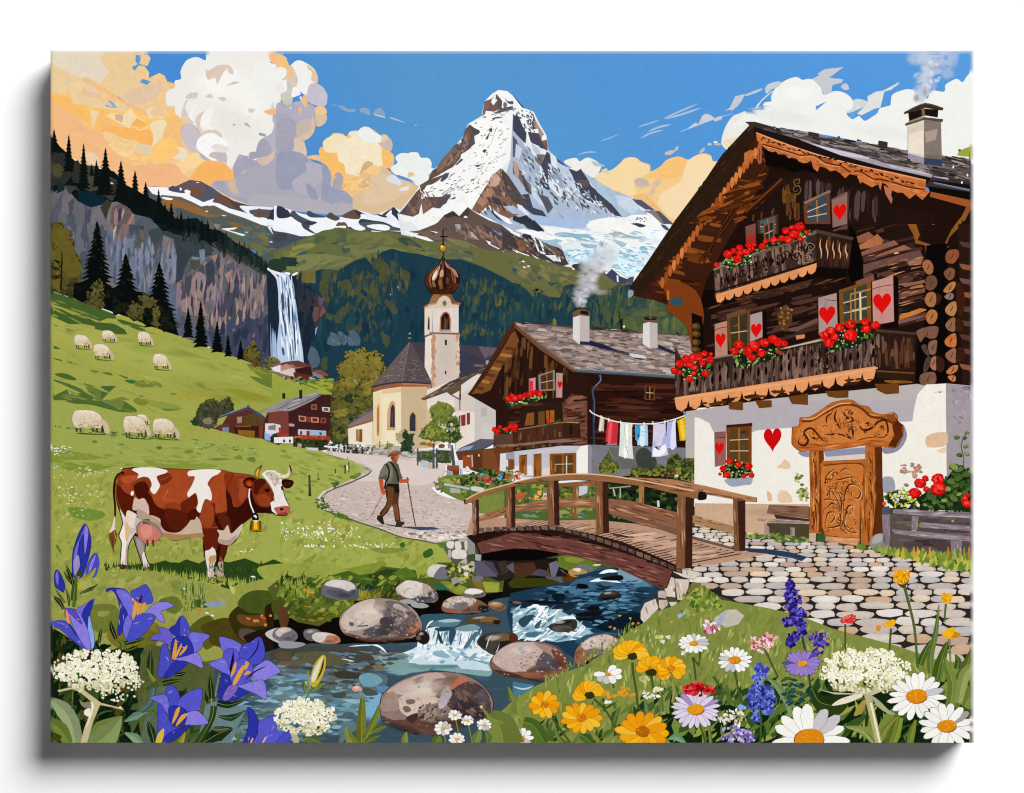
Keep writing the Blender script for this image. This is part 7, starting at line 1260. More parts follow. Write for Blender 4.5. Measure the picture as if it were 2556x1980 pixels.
def scallop(a,b,n,d,h,c='dc9460'):
    """row of rounded boards hanging from the line a-b"""
    a,b=np.array(a,float),np.array(b,float)
    for i in range(n):
        p0,p1=a+(b-a)*i/n,a+(b-a)*(i+1)/n;m=(p0+p1)/2
        q=np.array([p0-[0,h*.5],p1-[0,h*.5],p1+[0,h*.1],(p1*.75+m*.25)+[0,d*.7],m+[0,d],(p0*.75+m*.25)+[0,d*.7],p0+[0,h*.1]])*OS+[OX,OY]
        e=q+[.5,2.2];face(rows(e,C('3c1c10')),level(e),0,0);face(rows(q,jit(C(c),.05)),level(q),.1,0)
scallop((-275,690),(670,395),11,62,60);back()
sub('balcony','long carved lower balcony');T(3,1)
p=O('3a2822','-132,230;-112,266;0,240;74,238;148,220;244,202;245,270;148,288;0,308;-132,331',.1);p=P('-132,270;0,244;148,222;244,204;245,270;148,288;0,308;-132,328');planks(p,300,(6,11),(30,74),92,'6c5248 7c6054 54403a 8a6c5c 463430 5c4438',3)
q=O('2c1a14','245,202;320,208;318,278;246,270',.12);planks(q,50,(6,10),(24,60),90,'4c3024 5c3824 34201a 6c4838');planks('245,202;254,202;252,270;245,270',10,(5,8),(30,60),90,'8c7060 7c6050')
for i in range(26):
    x=-600+i*72;yt=1330-(x+600)*.165
    if i % 3: F('120a08',f'{x},{yt+40} {x+12},{yt+75} {x},{yt+115} {x-12},{yt+75}',1);F('120a08',f'{x+4},{yt+130} {x+18},{yt+180} {x+2},{yt+225} {x-10},{yt+180}',1)
    else: L('120a08',f'{x},{yt+20} {x+6},{yt+120} {x-8},{yt+220}',4,tip=2)
for i in range(16): scroll(R.choice([R.uniform(620,820),R.uniform(-60,60),R.uniform(620,820)]),R.uniform(1180,1380),R.uniform(20,55),R.choice((-1,1)),R.uniform(0,6),w=3.4)
for x in (1285,1380,1462,1540): L('d89c70',f'{x},{1150+(x-1285)*.3} {x+4},{1200+(x-1285)*.3}',5,tip=2)
O('8c7464','-128,264;-66,254;0,243;72,235;148,219;144,214;72,232;0,240;-66,251;-128,260',.1);L('c8b49c','74,233;140,218',3);O('4c382c','245,197;322,204;320,208;245,202',.1);L('1c110c','-132,328;0,307;148,287;245,270',4);O('2c1c12','245,271;318,279;318,300;248,288',.1);L('6c4424','246,276;318,280',4)
T(2,1);O('8c7464','301,328;372,320;372,323;304,331');T(3,1)
scallop((-660,1665),(1225,1370),15,105,74,'e09a66');L('e4a878','-132,328;0,310;148,289;249,270',4);back()
# ground floor
sub('wall','whitewashed wall with a red heart');T(3,1)
O('b8b0ac','-112,352;50,328;324,300;340,304;377,299;377,420;-112,440',.05);O('a89ea6','377,299;432,304;432,440;377,420',.07)
T(3,2)
O('b3abb0','-96,20;50,0;320,0;320,22;314,40;260,40;80,52;12,58;-12,62;-64,60;-66,46;-80,32',.05)
O('ebe6dc','-95,31;-84,34;-68,42;-60,58;-56,62;12,60;24,56;84,51;260,40;294,40;314,39;318,12;324,-12;340,-30;377,-32;379,208;240,200;-96,200',.04)
O('a0969c','377,-30;432,-26;432,212;379,212',.1);O('c8a88c','-95,193;120,195;120,252;60,258;0,250;-40,240;-95,236',.08);soft('a88468',200,1050,260,60,0,.4)
for c,s in (('8f8a9c','294,44;304,68;288,94;262,100;258,88;280,86'),('8f90a8','100,96;120,96;120,106;106,104'),('9c9cac','148,96;226,96;226,104;152,106'),('d8b898','342,66;377,60;377,84;343,87'),('e4c8a8','360,94;376,88;376,98;366,98'),('e0c4a0','60,126;68,118;74,111;83,118;83,128'),('e4c8ac','60,180;68,168;82,174;88,190;66,192'),('dcb890','41,170;50,178;50,188;43,188'),('e8dcc0','336,38;346,40;340,43'),('94a0b4','-10,146;10,146;10,158;-12,156'),('9ca0a8','258,146;276,144;282,160;278,172;260,172')): F(c,s,1,.1)
D('377,-28;430,-26;430,60;380,60',14,(6,20),(5,14),40,'b0a8b4 8a8088','s');T(3,1);D('350,312;374,312;374,318;352,318',7,10,4,10,'d8b898 8c6c5c','s');L('2c2430','408,308;416,306;422,309;412,311',1.6)
T(3,1)
for s in ('150,314;194,312;194,326;172,327;156,324','243,300;289,300;289,318;264,320;248,312','80,324;118,318;118,340;88,338','18,331;50,331;50,344;26,346','-32,336;-4,331;-4,350;-30,348'): sub('beam_end');F('6c4018',s,0,.15)
back();T(3,1);planks('248,288;318,296;318,300;248,300',10,(20,50),(5,8),3,'8c5c24 6c4018');planks('-112,340;148,296;244,284;244,296;148,312;-108,348',40,(20,50),(6,11),-7,'3c2010 54300f 2a160c')
T(3,2);sub('heart_sign','red heart painted on the white wall');heart('c80c10',257,335,168,226,-.06);back()
T(2,2);window('401,48;449,43;449,120;402,118','7c4018','5c4020',2,3.4,'ground floor window');O('3c1c10','401,46;450,42;450,48;402,51');T(2,2);shutter('379,60;400,58;400,120;380,125','9c6058',(1942,435,86,120,-.05),'380,70;400,69');O('8c5850','379,60;400,58;400,68;379,70',.1)
part('painted_flower_box','red geraniums under the ground floor window')
T(2,2);F('9ca4b4','400,148;437,144;450,144;448,156;430,160;412,162;402,156',1,.05);geran([(1975,640,34),(2035,570,34),(2010,700,34),(2120,600,34),(2215,620,36),(2240,700,30),(2170,710,26),(1945,690,18)],'392,124;420,112;448,124;450,140;420,147;396,144',60)
for lab,T_,fl,lv in (('geraniums at the left of the upper balcony',(2,1),[(1912,380,28),(2020,280,44),(2070,250,34),(2130,220,36),(2110,325,44),(2180,260,34),(2130,270,34),(2240,235,40)],'390,70;420,60;448,56;448,72;406,84'),('geraniums along the upper balcony rail',(3,1),[(20,260,28),(30,200,30),(80,190,28),(160,205,36),(190,160,28),(270,145,36),(340,130,34),(400,140,44),(380,60,40),(460,90,50),(440,30,30),(510,20,50),(515,135,30),(580,75,26)],'0,60;20,46;60,30;100,12;128,12;120,22;80,34;12,54'),('geraniums at the left of the lower balcony',(2,1),[(1515,1375,34),(1565,1310,42),(1625,1265,44),(1700,1245,46),(1660,1310,46),(1745,1250,42),(1800,1215,34),(1850,1270,40),(1780,1300,36),(1706,1345,34),(1806,1400,36),(1860,1220,22),(1660,1455,36),(1570,1390,28),(1700,1400,26)],'308,270;330,260;370,258;376,280;356,288;324,294'),('geraniums in the middle of the lower balcony',(3,1),[(260,1080,50),(310,1110,50),(370,1120,34),(80,1140,60),(180,1110,50),(20,1190,46),(60,1250,40),(150,1210,44),(315,1200,22),(-60,1130,50),(-100,1190,40)],'-24,240;0,232;40,230;66,230;68,246;40,258;12,262;0,272;-16,268'),('geraniums at the right of the lower balcony',(3,1),[(740,1040,48),(800,1000,48),(885,970,46),(985,940,52),(1125,915,42),(1220,945,46),(1135,985,46),(990,1040,68),(785,1110,54),(840,1060,40)],'160,212;200,188;240,196;240,212;216,226;192,232;166,242;158,236')):
    part('painted_flower_box','red '+lab+' of the big chalet');T(*T_);geran(fl,lv,70)
# ================= cobbles, bridge, portal =================
def wood(s,c,ang,n=14,cols='8a5c3c 6a4028 a0704c 54321f c08c64',ol='24120a',ln=(20,60)):
    p=P(s);e=(p-p.mean(0))*1.01+p.mean(0);face(rows(e,C(ol)),level(e),.02,0);face(rows(p,C(c)),level(p),.12,0);D(p,n,ln,(2,6),ang,cols,'s',3,edge=1);return p
part('painted_cobbles','rounded grey and sand cobblestones before the chalet')
T(3,2)
CB=P('-100,236;-10,246;60,258;144,266;200,276;240,284;300,296;340,308;400,318;432,320;432,512;380,516;340,496;280,480;230,464;180,432;100,422;40,410;-12,380;-80,352;-144,328;-124,308')
face(rows(CB,C('2c2622')),level(CB),.1,0)
y=1190
while y < 2560:
    t=(y-1190)/1200;h=27+t*84;w=96+t*290;x=-700+R.uniform(0,w)
    while x < 2200:
        ww=w*R.uniform(.6,1.35);m=np.array([(x+ww/2)*OS+OX,(y+h/2+R.uniform(-.13,.13)*h)*OS+OY])
        if inside(m[:1],m[1:],CB)[0]:
            tt=np.linspace(0,2*math.pi,12,endpoint=False);k=.86+.14*np.abs(np.cos(tt*1.0))
            q=np.stack([np.sign(np.cos(tt))*np.abs(np.cos(tt))**.75*ww*.5,np.sign(np.sin(tt))*np.abs(np.sin(tt))**.9*h*.5*1.02],1)*OS
            q=q*np.array([[R.uniform(.86,1.03),R.uniform(.8,1.06)] for _ in q])+m;c=R.choice('c8bcb0 d4ccc4 bcb0a8 d8c4ac c4a488 b8b4b4 cfc4bc dcd4cc b8a090 c8b8ae'.split());face(rows(q,jit(C(c),.05)),level(q),.1,0)
            u=(q-m)*[.8,.62]-[0,h*OS*.09]+m;face(rows(u,np.minimum(jit(C(c),.02)*1.09,.9)),level(u),.08,0)
        x += ww*.99
    y += h*.9
F('2c3c58','0,277;40,279;80,284;117,294;106,302;88,296;50,290;0,284',0,.05);F('c8a890','-60,288;0,282;16,288;28,290;-12,300',0)
part('painted_door_portal','carved orange-brown wooden door with a carved gable board')
def carve(reg,n,r,cx=None):
    p=P(reg);x0,y0=p.min(0);x1,y1=p.max(0)
    for i in range(n):
        x,y=R.uniform(x0,x1),R.uniform(y0,y1)
        if inside(np.array([x]),np.array([y]),p)[0]: scroll((x-OX)/OS,(y-OY)/OS,R.uniform(r*.5,r),R.choice((-1,1)),R.uniform(0,6),col=R.choice(['3c1a0a','54280f','54280f','d8905c']),w=R.uniform(1.5,3.2),sweep=R.uniform(.5,1.2))
F('d8c8b8','147,94;226,84;226,112;149,115',0);F('8f90a8','147,94;226,88;226,100;152,106',0)
sub('door_panel','carved door leaf')
wood('138,115;225,111;226,140;217,200;215,260;150,254;143,236','b8662c',90,50,'c87838 a45420 d88c4c 8c4418');wood('144,120;221,118;222,160;215,202;214,258;180,257;152,252;145,238','c47434',88,40,'d08444 b06028 dc9458')
wood('150,255;216,260;210,273;150,264','c89068',4,8,'d8a880 b47c54')
for s,w in (('181,220;176,192;166,172;160,166;160,180;170,184',5),('185,220;186,184;194,160;208,160;217,172;212,184;202,182;200,172;208,170',6),('183,236;178,212;164,194;150,204',6),('186,236;192,202;202,198;200,212',6),('181,218;180,186;172,168;160,164',4),('148,240;166,238;180,236;192,246;210,248;200,236;190,232',6),('150,236;154,214;164,210;168,220;160,230;156,224',5),('208,232;200,212;192,216',4),('164,150;180,148;200,144;212,154;218,172',4),('150,164;152,144;160,134;170,128',4),('176,136;188,128;200,138;178,138',4),('147,186;160,186;172,192',5),('172,166;186,176',4),('180,154;180,160',6),('186,212;188,236;208,242',5),('174,196;180,220;176,240',3)):
    L('4a200c',s,w,w*.4,tip=2);L('e4a468',P(s)+[2.1,2.1],w*.4,tip=2)
carve('148,128;212,128;212,248;150,248',44,44);L('6c3414','147,122;220,120;220,160',3);back()
for lab,s,n in (('post','120,94;147,92;148,112;140,120;143,200;144,250;120,250;122,180',40),('post','226,86;257,86;258,160;262,200;258,240;236,272;217,272;218,200;223,156',46)):
    sub(lab);wood(s,'b4682c',90,n*2,'8c4818 c87c3c 6c3410 d89450 a05820',ln=(20,80))
    x0=650 if n == 40 else 1165
    for i in range(12): yy=480+i*62;L('54280e',f'{x0},{yy} {x0+R.uniform(-20,24)},{yy+30} {x0+R.uniform(-10,14)},{yy+70}',R.uniform(2,6),1,tip=2)
    back()
F('5c2c10','243,88;257,86;258,160;262,200;258,240;238,270;246,180',0,.2);F('6c3410','138,95;147,92;148,112;141,120;143,180;144,248;138,248;140,160',0,.2)
sub('gable_board','carved gable board over the door')
GB='89,52;88,50;102,46;104,32;120,31;140,20;160,6;180,0;200,-1;214,8;232,12;240,22;260,26;276,22;285,28;286,40;295,46;295,66;282,88;260,87;226,84;200,88;148,94;120,94;104,95;90,84;88,74'
q=smooth(P(GB),3);e=(q-q.mean(0))*1.012+q.mean(0);face(rows(e,C('34180a')),level(e),.02,0);face(rows(q,C('b4642a')),level(q),.12,0);D(q,90,(20,60),(3,8),0,'9c5220 cc7c3c 8c4418 d88c4c','s',12)
F('c87838','100,76;94,64;108,44;136,34;160,18;192,8;220,18;236,32;264,38;280,50;270,72;240,74;180,80;140,82;120,80',1,.12);F('5c280e','280,30;295,46;295,66;282,88;268,86;280,66;276,48',0,.2);F('8c4a20','266,30;280,24;284,40;268,36',0,.1)
L('6c3414','106,38;124,38;148,24;176,10;200,8;220,16;236,30;260,34;280,44',6);L('e8a868','108,35;128,34;152,19;176,7;198,5',3)
for s,w in (('104,66;100,80;112,84;118,74;110,60;124,52;140,68;148,76;156,74',7),('212,34;216,50;226,56;240,50;250,40;264,38;268,60;256,70;236,64',7),('172,16;168,32;174,46;180,56',6),('152,44;154,30;164,24',5),('180,18;192,32;200,26;196,16',6),('200,46;202,64;196,70;188,58',7),('124,68;132,72;120,68',6),('208,48;212,66',6),('224,44;232,42;228,50',5),('148,64;180,64;196,72',5),('252,52;258,48;260,58',5),('186,36;198,32;202,38;190,42',8),('208,76;230,70;260,68',3)): L('401c0a',s,w,w*.5,tip=2)
carve('152,20;204,18;208,72;148,74',40,40);carve('104,50;152,50;148,76;104,80',14,40);carve('212,36;272,40;268,70;220,70',14,36);back()
O('c0ac94','119,249;133,249;132,266;120,265',.1);F('3c5c30','134,260;138,250;148,250;151,258;148,266;136,264',1)
part('painted_bench','plain wooden bench against the wall')
O('4c4430','40,230;120,232;120,262;84,260;46,258',.12);sub('backrest');wood('45,196;119,199;120,222;41,212','84604c',4,20,'9c7860 6c4838');back();sub('seat');wood('23,222;96,224;119,228;104,232;60,230;24,226','a48c80',3,14,'b8a498 8c7468');back();O('3c3030','54,214;120,223;120,227;58,222')
for s in ('36,230;45,238;45,252;36,253','85,238;93,239;93,259;85,258'): sub('leg');wood(s,'a08c88',88,5,'b4a09c 84706c');back()
D('-12,246;60,252;118,258;118,268;40,262;-12,254',60,(8,20),(5,10),0,'8c9c3c 6c8434 a4ac50 54702c','l',30,edge=0)
part('painted_boulder','grey stone at the foot of the fence');F('8c8c8c','236,276;236,262;244,252;258,250;266,260;266,282;250,284',1,.12);F('a8a8a8','238,268;244,254;258,252;254,266',1)
part('painted_fence','weathered grey rail fence with a garden bench behind')
F('5c504c','258,212;432,220;432,294;380,288;320,284;276,280',0,.15);planks('280,216;432,220;432,288;280,278',30,(40,100),(10,20),2,'4c4040 6c6058 3c3434 54484c');D('288,220;420,224;420,260;288,256',12,22,12,0,'8c9454 a8a884 3c4424','b')
for s,a in (('277,203;340,206;432,210;432,222;340,217;277,212',2),('330,229;432,236;432,246;336,239',3),('274,242;340,247;432,256;432,266;340,258;280,250',4)): sub('rail');wood(s,'8c7880',a,20,'a4949c 74646c b4a4a8');back()
for s in ('257,214;272,214;272,276;260,280','313,216;326,218;323,244;312,242','386,262;398,264;397,291;387,290','398,264;407,264;406,290;398,291'): sub('post');wood(s,'84787c',88,10,'9c9094 645a60 b4a8ac');back()
O('4c5464','258,200;271,198;272,213;257,213');E('d85c24',1308,968,20)
part('painted_bush','red poppies and green leaves behind the fence')
crown('260,180;280,170;296,166;308,172;328,180;380,144;392,128;432,128;432,208;340,205;280,202','3c5a24 24421a 4c6c2c 1c3414',190,(8,20),'16280f')
D('272,176;296,164;320,180;328,200;280,200',90,(4,9),(4,8),0,'d4c840 e8e4d8 8c9c3c e4e0e8 b8b42c','b',edge=0)
for x,y,r in ((1940,760,50),(2000,730,50),(1900,830,40),(1960,920,46),(2080,500,30),(2010,510,30),(2070,430,26),(1985,345,30),(2060,350,24),(2080,300,24),(1850,1000,34),(1780,960,30),(1870,940,32),(1740,1000,30),(1740,920,28),(2010,880,30),(2000,640,60),(2080,690,54),(1960,620,50),(2130,660,40),(1510,790,24),(1690,980,26),(1980,800,36)):
    E('1c3412',x+3,y+4,r,r*.62,R.uniform(-40,20));a=R.uniform(-30,30);E(R.choice(['7c9440','8ca04c','5c7a34','4c6a2c']),x,y,r*.92,r*.55,a,.08);L('b0bc74',f'{x-r*.6},{y} {x+r*.6},{y-2}',1,tip=2)
L('4c5c2c','410,128;410,104;406,84;416,60',2)
geran([(1640,775,56),(1590,865,58),(1690,730,34),(1810,740,64),(1810,825,76),(1700,830,30),(2100,940,80)]);E('14080a',2115,930,22)
for x,y in ((500,740),(520,830),(550,900),(560,870),(1490,650),(1600,620),(1620,660),(1580,685)): D(ell(x*OS+OX,y*OS+OY,10,13),10,9,7,0,'8c9c44 6c7c34 b4b46c' if x < 700 else 'b0a48c c87c70 8c9474','b',edge=0)
D('206,272;240,276;276,280;300,284;430,292;430,318;380,314;330,300;270,288',190,(12,30),(6,14),-80,'8ca038 a4b048 6c8830 b8b850 7c9434','l',30,edge=0)
for x in (1480,1510,1590,1620,1740,1900,2000,2060,2110): L(R.choice(['d89c28','8ca038','6c8430','c87c24']),f'{x},1480 {x+R.uniform(-10,10)},1400 {x},1370',6,2,tip=1)
# footbridge
T(1,2);part('painted_bank_shadow','shady stones under the bridge');F('2a2220','366,288;438,278;440,332;412,340;380,328',0,.2)
for c,s in (('4c4454','380,300;398,304;412,328;396,330;380,312'),('3c3024','408,304;424,300;430,320;416,328'),('5a5664','424,312;438,304;440,326'),('4c5420','372,320;392,330;380,338'),('1a1514','400,288;438,288;438,300;404,302')): F(c,s,0,.2)
part('painted_footbridge','arched wooden footbridge over the stream')
T(2,2)
sub('abutment','stone abutment of the bridge');T(1,2)
F('5c5c54','312,264;352,260;352,300;366,312;364,330;340,328;308,280',0,.15)
for s in ('313,266;326,265;324,278;314,276','328,266;338,266;340,278;330,280','315,282;321,282;320,296;316,294','325,281;347,282;348,296;324,296','346,264;351,264;351,282;347,281','336,260;350,258;348,265;336,265','334,308;348,296;350,306;340,312','334,318;356,308;357,328;348,330','277,318;284,310;300,308;318,314;320,328;312,331;280,331','357,304;365,304;364,320;360,322'): F(R.choice(['d4ccc0','c4b8ac','dcd4cc','b8aca4']),s,1,.1)
O('94908c','351,258;365,256;366,288;352,290',.1);O('a8a4a8','366,288;378,290;376,302;366,300');O('5c5a68','364,302;380,302;408,331;368,331',.1);F('7c7c8c','302,316;318,314;320,328;308,330',0)
T(1,3);F('74707c','302,-4;320,2;318,14;308,20;288,16',1);E('9c9898',1640,110,40,34,0,.2);E('8c8c94',1700,110,34,34,0,.2);E('74747c',1855,95,56,30,-8,.1);D('312,-12;360,-8;360,24;320,32',40,(8,18),(6,12),0,'8c9430 5c6820 b0b048 3c3c14','l',40,edge=0)
back();sub('abutment','pale stone abutment at the near end');T(2,3)
for s in ('294,2;300,0;328,1;356,8;340,20;320,16','283,15;293,12;304,18;306,54;288,52;283,30','304,18;332,20;330,36;320,60;309,58','272,43;280,40;288,43;288,56;273,54','240,80;248,64;268,56;274,74;266,84;248,104;240,94','274,58;290,58;292,68;280,78;274,72','292,62;310,62;300,76'): p=F(R.choice(['cfbfb0','c4b4a8','d4c8bc']),s,0,.12);D(p,5,(10,24),(3,6),80,'b4a090 e0d4c8 9c8c80','q');L('5c4c44',np.vstack([p,p[:1]]),1.2,sm=0)
F('7c7038','338,24;354,28;350,56;328,44',0,.15);back()
T(2,2)
sub('beam','curved side beam');O('0a0808','-60,288;0,278;40,280;80,286;88,290;40,300;0,301;-56,300')
O('241410','-88,254;0,237;66,231;156,248;208,262;308,304;312,324;180,284;66,258;0,253;-68,272');wood('-68,268;0,248;66,252;120,260;180,278;240,296;300,320;288,352;280,354;200,316;140,298;80,286;40,279;0,278;-60,288','6c4038',12,120,'84564a 542c24 9c6c5c 3c1c18 744438');planks('-68,258;0,242;120,254;200,276;304,312;300,320;180,280;66,255;0,251;-68,270',60,(20,50),(4,8),10,'2c1814 1c0e0c 3c2420');back()
sub('deck','plank deck');p=O('b8927c','-88,252;-76,216;6,222;66,226;156,224;234,232;308,250;414,280;437,284;480,288;380,308;338,309;308,309;208,266;156,252;66,234;0,239',.1)
for i in range(34):
    t=i/34;a=np.array([200+2000*t,1125+330*t**1.6]);b=np.array([-20+1640*t,1180+380*t**1.35]);c=np.vstack([a,b]);L('3c2018',c*OS+[OX,OY],1+1.6*t,sm=0)
planks('-60,234;6,224;156,226;300,252;414,284;340,306;220,266;66,232',110,(40,90),(3,7),-6,'c8a48c d4b49c a8846c b4907c');F('4c3430','180,248;220,258;232,258;196,256',0);F('6c544c','252,234;300,244;414,276;412,280;308,253',0)
for i in range(26):
    t=i/25;x=-330+1860*t;yy=1210-95*math.sin(min(t*2.2,1.57))*.4+(350*max(0,t-.35)**1.25*2.0);wood(f'{x},{yy-16} {x+62},{yy-14+22*t} {x+64},{yy+26+24*t} {x+4},{yy+24}',R.choice(['6c5448','7c6454','54403a']),0,3,'6c5448 84705f 4c3830',ln=(6,14))
back()
def rail(s,c,ang,n,lab='rail',dk=None):
    sub(lab);wood(s,c,ang,n,'b48460 8c5c3c 6c4028 c89c78 7c5034',ln=(24,70))
    if dk is not None: F('3c2018',dk,0,.2)
    back()
rail('-66,228;-64,220;-50,212;0,197;2,210;-40,222','9c6c48',-16,14);rail('112,158;123,158;122,223;112,223','84582f',88,8,'post');rail('237,160;247,162;245,236;237,234','a87848',88,8,'post');rail('80,156;154,150;154,160;84,162','8c5c3c',-2,8);rail('220,144;300,148;360,160;437,178;458,182;458,191;437,190;360,176;280,158;216,146','b07c58',12,40);rail('338,215;414,236;414,251;338,230','a8805c',14,14);rail('180,212;308,238;308,250;236,232','7c5844',12,10)
rail('414,186;437,188;437,282;416,283','7c5038',88,16,'post','422,188;437,189;437,282;426,283')
rail('0,197;66,186;66,204;0,210','94684c',-8,12);rail('80,184;158,183;158,201;80,201','8c6044',0,14);rail('174,184;220,188;308,210;309,241;240,224;176,212','8c6048',14,40)
for s in ('-76,188;-64,186;-63,250;-75,254','-12,166;4,162;5,238;-12,240','66,151;86,150;88,234;66,236','156,149;179,151;181,248;156,251','309,176;338,182;337,314;307,316'): q=P(s);rail(s,'84583c',89,26,'post',np.array([q[0]*.45+q[1]*.55,q[1],q[2],q[3]*.45+q[2]*.55]))
sub('handrail','curved handrail');HR='-88,195;-90,187;-60,172;-12,158;30,147;70,141;120,138;156,139;200,144;260,154;340,170;358,172;363,178;361,186;340,184;308,176;250,162;180,153;120,148;70,151;30,154;0,162;-40,174;-72,186'
wood(HR,'94653f',4,20,ln=(30,70));
for i in range(110): t=R.random();x=-440+2200*t;yy=965-290*math.sin(min(t*2.05,1.57))+ (230*max(0,t-.55)**1.3*2.1)+R.uniform(-14,14);an=(-.36 if t < .25 else -.12 if t < .4 else 0 if t < .55 else .17);L(R.choice(['c89468','a8744c','6c4028','84563a','dcb490']),f'{x},{yy} {x+60},{yy+60*an}',R.uniform(1.5,4),tip=2)
L('dcb898','-88,186;-60,172;-12,158;30,147;70,141;120,138;156,139;200,144;260,154;340,170',3);F('1c120e','350,172;358,172;363,178;361,186;348,186',1);back()
# ================= flowery foreground =================
part('painted_flower_meadow','grassy bank at the lower right','stuff')
T(2,3)
MW=P('-60,340;-40,284;0,248;40,222;76,204;104,192;140,180;152,170;188,148;202,128;224,114;248,100;268,80;296,72;312,64;328,48;358,30;370,40;392,58;437,66;480,74;540,88;600,112;660,128;720,144;800,172;868,180;868,340');F('8b963f',MW,0,.1)
D(MW,900,(10,40),(4,14),-75,'98a348 869339 a2ac50 7a8834 aab25a 8f9b42 808c38','l',26,a=.8)
for s,c in (('376,108;380,92;400,78;420,76;435,88;424,104;400,111;392,104','c4bcb0'),('376,108;388,88;402,80;396,98;392,104;380,112','a8b0c0'),('309,86;320,81;327,81;318,90;312,93','a4b4d0'),('358,72;368,60;384,60;380,68;364,75','6c9450'),('574,124;584,119;592,120;590,128;578,130','a4acac')): F(c,s,0,.1)
D('320,50;358,34;392,60;400,72;340,80',70,(8,20),(5,12),-60,'7c9430 a8b03c 4c6c20 b8bc58 5c8028','l',40,edge=0)
D('80,200;240,100;320,70;420,112;600,124;780,180;780,220;80,250',420,(3,7),(12,40),4,'b4bc60 7c9034 c0c870 8a9c3c 6c8430','s',22)
for i in range(60): x=R.uniform(300,1200);y=1060-(x-300)*.62+R.uniform(-20,60);L(R.choice(['a4b050','c0c468','8c9c3c','6c8030']),f'{x},{y} {x+R.uniform(-20,20)},{y-R.uniform(30,90)}',R.uniform(2,5),.5,tip=1)
for x,y in ((1005,440),(1105,465),(915,545),(1130,515),(1180,510),(955,560),(1490,500),(1700,430)): E(R.choice(['d87c28','c89c3c']),x,y,14,11,0,.3)
DK='-52,332;0,280;60,276;140,250;220,230;300,216;400,210;500,200;600,200;700,200;868,192;868,332'
D(DK,420,(26,80),(8,20),-70,'2c4c1c 3c5c24 16300f 4c6c2c 6c8434 1c3c24 8c9c40 54742c','l',40,edge=1)
F('12280f','260,280;340,260;410,256;460,280;580,230;720,230;868,250;868,332;300,332',0,.2)
D('260,280;410,260;580,236;868,250;868,328;300,328',260,(40,110),(10,24),-70,'3c5c20 5c7c2c 24461a 7c9438 a4ac48 0e240c','l',50,edge=1)
def stem(s,w=3.4,c='4c6424'): L('1c3012',s,w+1.6,w*.8+1);L(c,s,w,w*.8)
def leaf(s,c='5c7c2c',rib='a4b45c'):
    """blade along a centre line given as x,y,halfwidth"""
    a=np.array([[float(v) for v in q.split(',')] for q in s.split()]);p=smooth(a[:,:2]*OS+[OX,OY],5,False);n=len(p);w=np.interp(np.linspace(0,1,n),np.linspace(0,1,len(a)),a[:,2])*OS*1.25
    d=np.gradient(p,axis=0);d /= np.maximum(np.hypot(d[:,0],d[:,1]),1e-6)[:,None];nr=np.stack([-d[:,1],d[:,0]],1)*w[:,None]
    q=np.vstack([p+nr,(p-nr)[::-1]]);lv=level(q)
    for sg,k in ((1,1.0),(-1,.72)):
        for i in range(n-1): face(rows(np.array([p[i],p[i+1],p[i+1]+sg*nr[i+1],p[i]+sg*nr[i]]),C(c)*k),lv,.08,0)
    L(rib,p,1,.5,sm=0)
def daisy(lab,x,y,r,n,tilt=1,a0=0,pc='f0eee8',cc='d88a14',cr=.3,cx=0,cy=0,sh='c8c4c8',wd=None,part_=1,skip=()):
    if part_: part('painted_daisy',lab)
    wd=wd or 2*math.pi*r/n*.78
    for k in sorted(range(n),key=lambda k: -abs(math.sin((a0+k*360/n)/2))):
        if k in skip: continue
        an=a0+k*360/n+R.uniform(-4,4);c,s=math.cos(math.radians(an)),math.sin(math.radians(an))*tilt
        ln=math.hypot(c,s)*r*R.uniform(.92,1.04);petal(jit(C(pc),.04) if R.random() < .85 else C(sh),x+cx,y+cy,ln,wd*(.7+.3*abs(s)/max(tilt,.1) if tilt < 1 else 1),math.degrees(math.atan2(s,c)),line='5c5c48')
        L(sh,np.array([[x+cx+c*r*.35,y+cy+s*r*.35],[x+cx+c*r*.85,y+cy+s*r*.85]])*OS+[OX,OY],1,.5,tip=2)
    E('8c4c08',x+cx,y+cy+r*.02,r*cr*1.04,r*cr*.8*max(tilt,.7)*1.06);q=E(cc,x+cx,y+cy,r*cr,r*cr*.8*max(tilt,.7),-8,.03);D(q,int(20+r*.3),(2,4),(1.5,3),0,[C(cc)*1.1,C(cc)*.85,C('f0b030') if cc[0] != 'b' else C('a85c0c')],'b')
# right hand blades
T(3,3)
part('painted_leaves','long green leaves at the right','stuff')
for s,c in (('1640,900,30 1680,800,26 1730,700,14 1750,670,2','4c6c20'),('1740,980,20 1740,820,26 1790,600,20 1820,340,4','6c8438'),('1800,1040,40 1830,900,44 1880,740,22 1900,680,2','54701c'),('1850,1060,20 1870,940,24 1860,850,4','7c9440'),('1950,1300,50 2000,1100,50 2080,900,34 2140,720,3','6c7c20'),('2060,1300,60 2120,1180,60 2184,1060,20','84943a'),('1920,1300,36 1950,1100,40 1900,930,30 1880,830,2','7c9438'),('2000,1260,30 2060,1000,44 2140,900,20','a0ac5c'),('1990,940,26 2000,860,24 1970,800,2','4c6c24'),('1350,1660,40 1400,1500,40 1440,1380,10','6c8424'),('1380,1660,20 1420,1560,30 1460,1400,20','8c9c30'),('1540,1660,24 1560,1560,28 1600,1420,8','84942c'),('1270,1620,20 1320,1500,24 1430,1390,3','8c9430'),('1230,1640,30 1150,1530,36 940,1480,3','8c9a3c'),('1200,1640,10 1100,1540,16 950,1490,2','9cac6c'),('630,1130,10 700,1250,60 850,1280,80 960,1200,30','2c4414'),('210,1030,6 300,1100,24 400,1250,30 460,1380,40','84a068'),('1400,1040,4 1300,1060,20 1200,1140,10','c8bc98')): leaf(s,c)
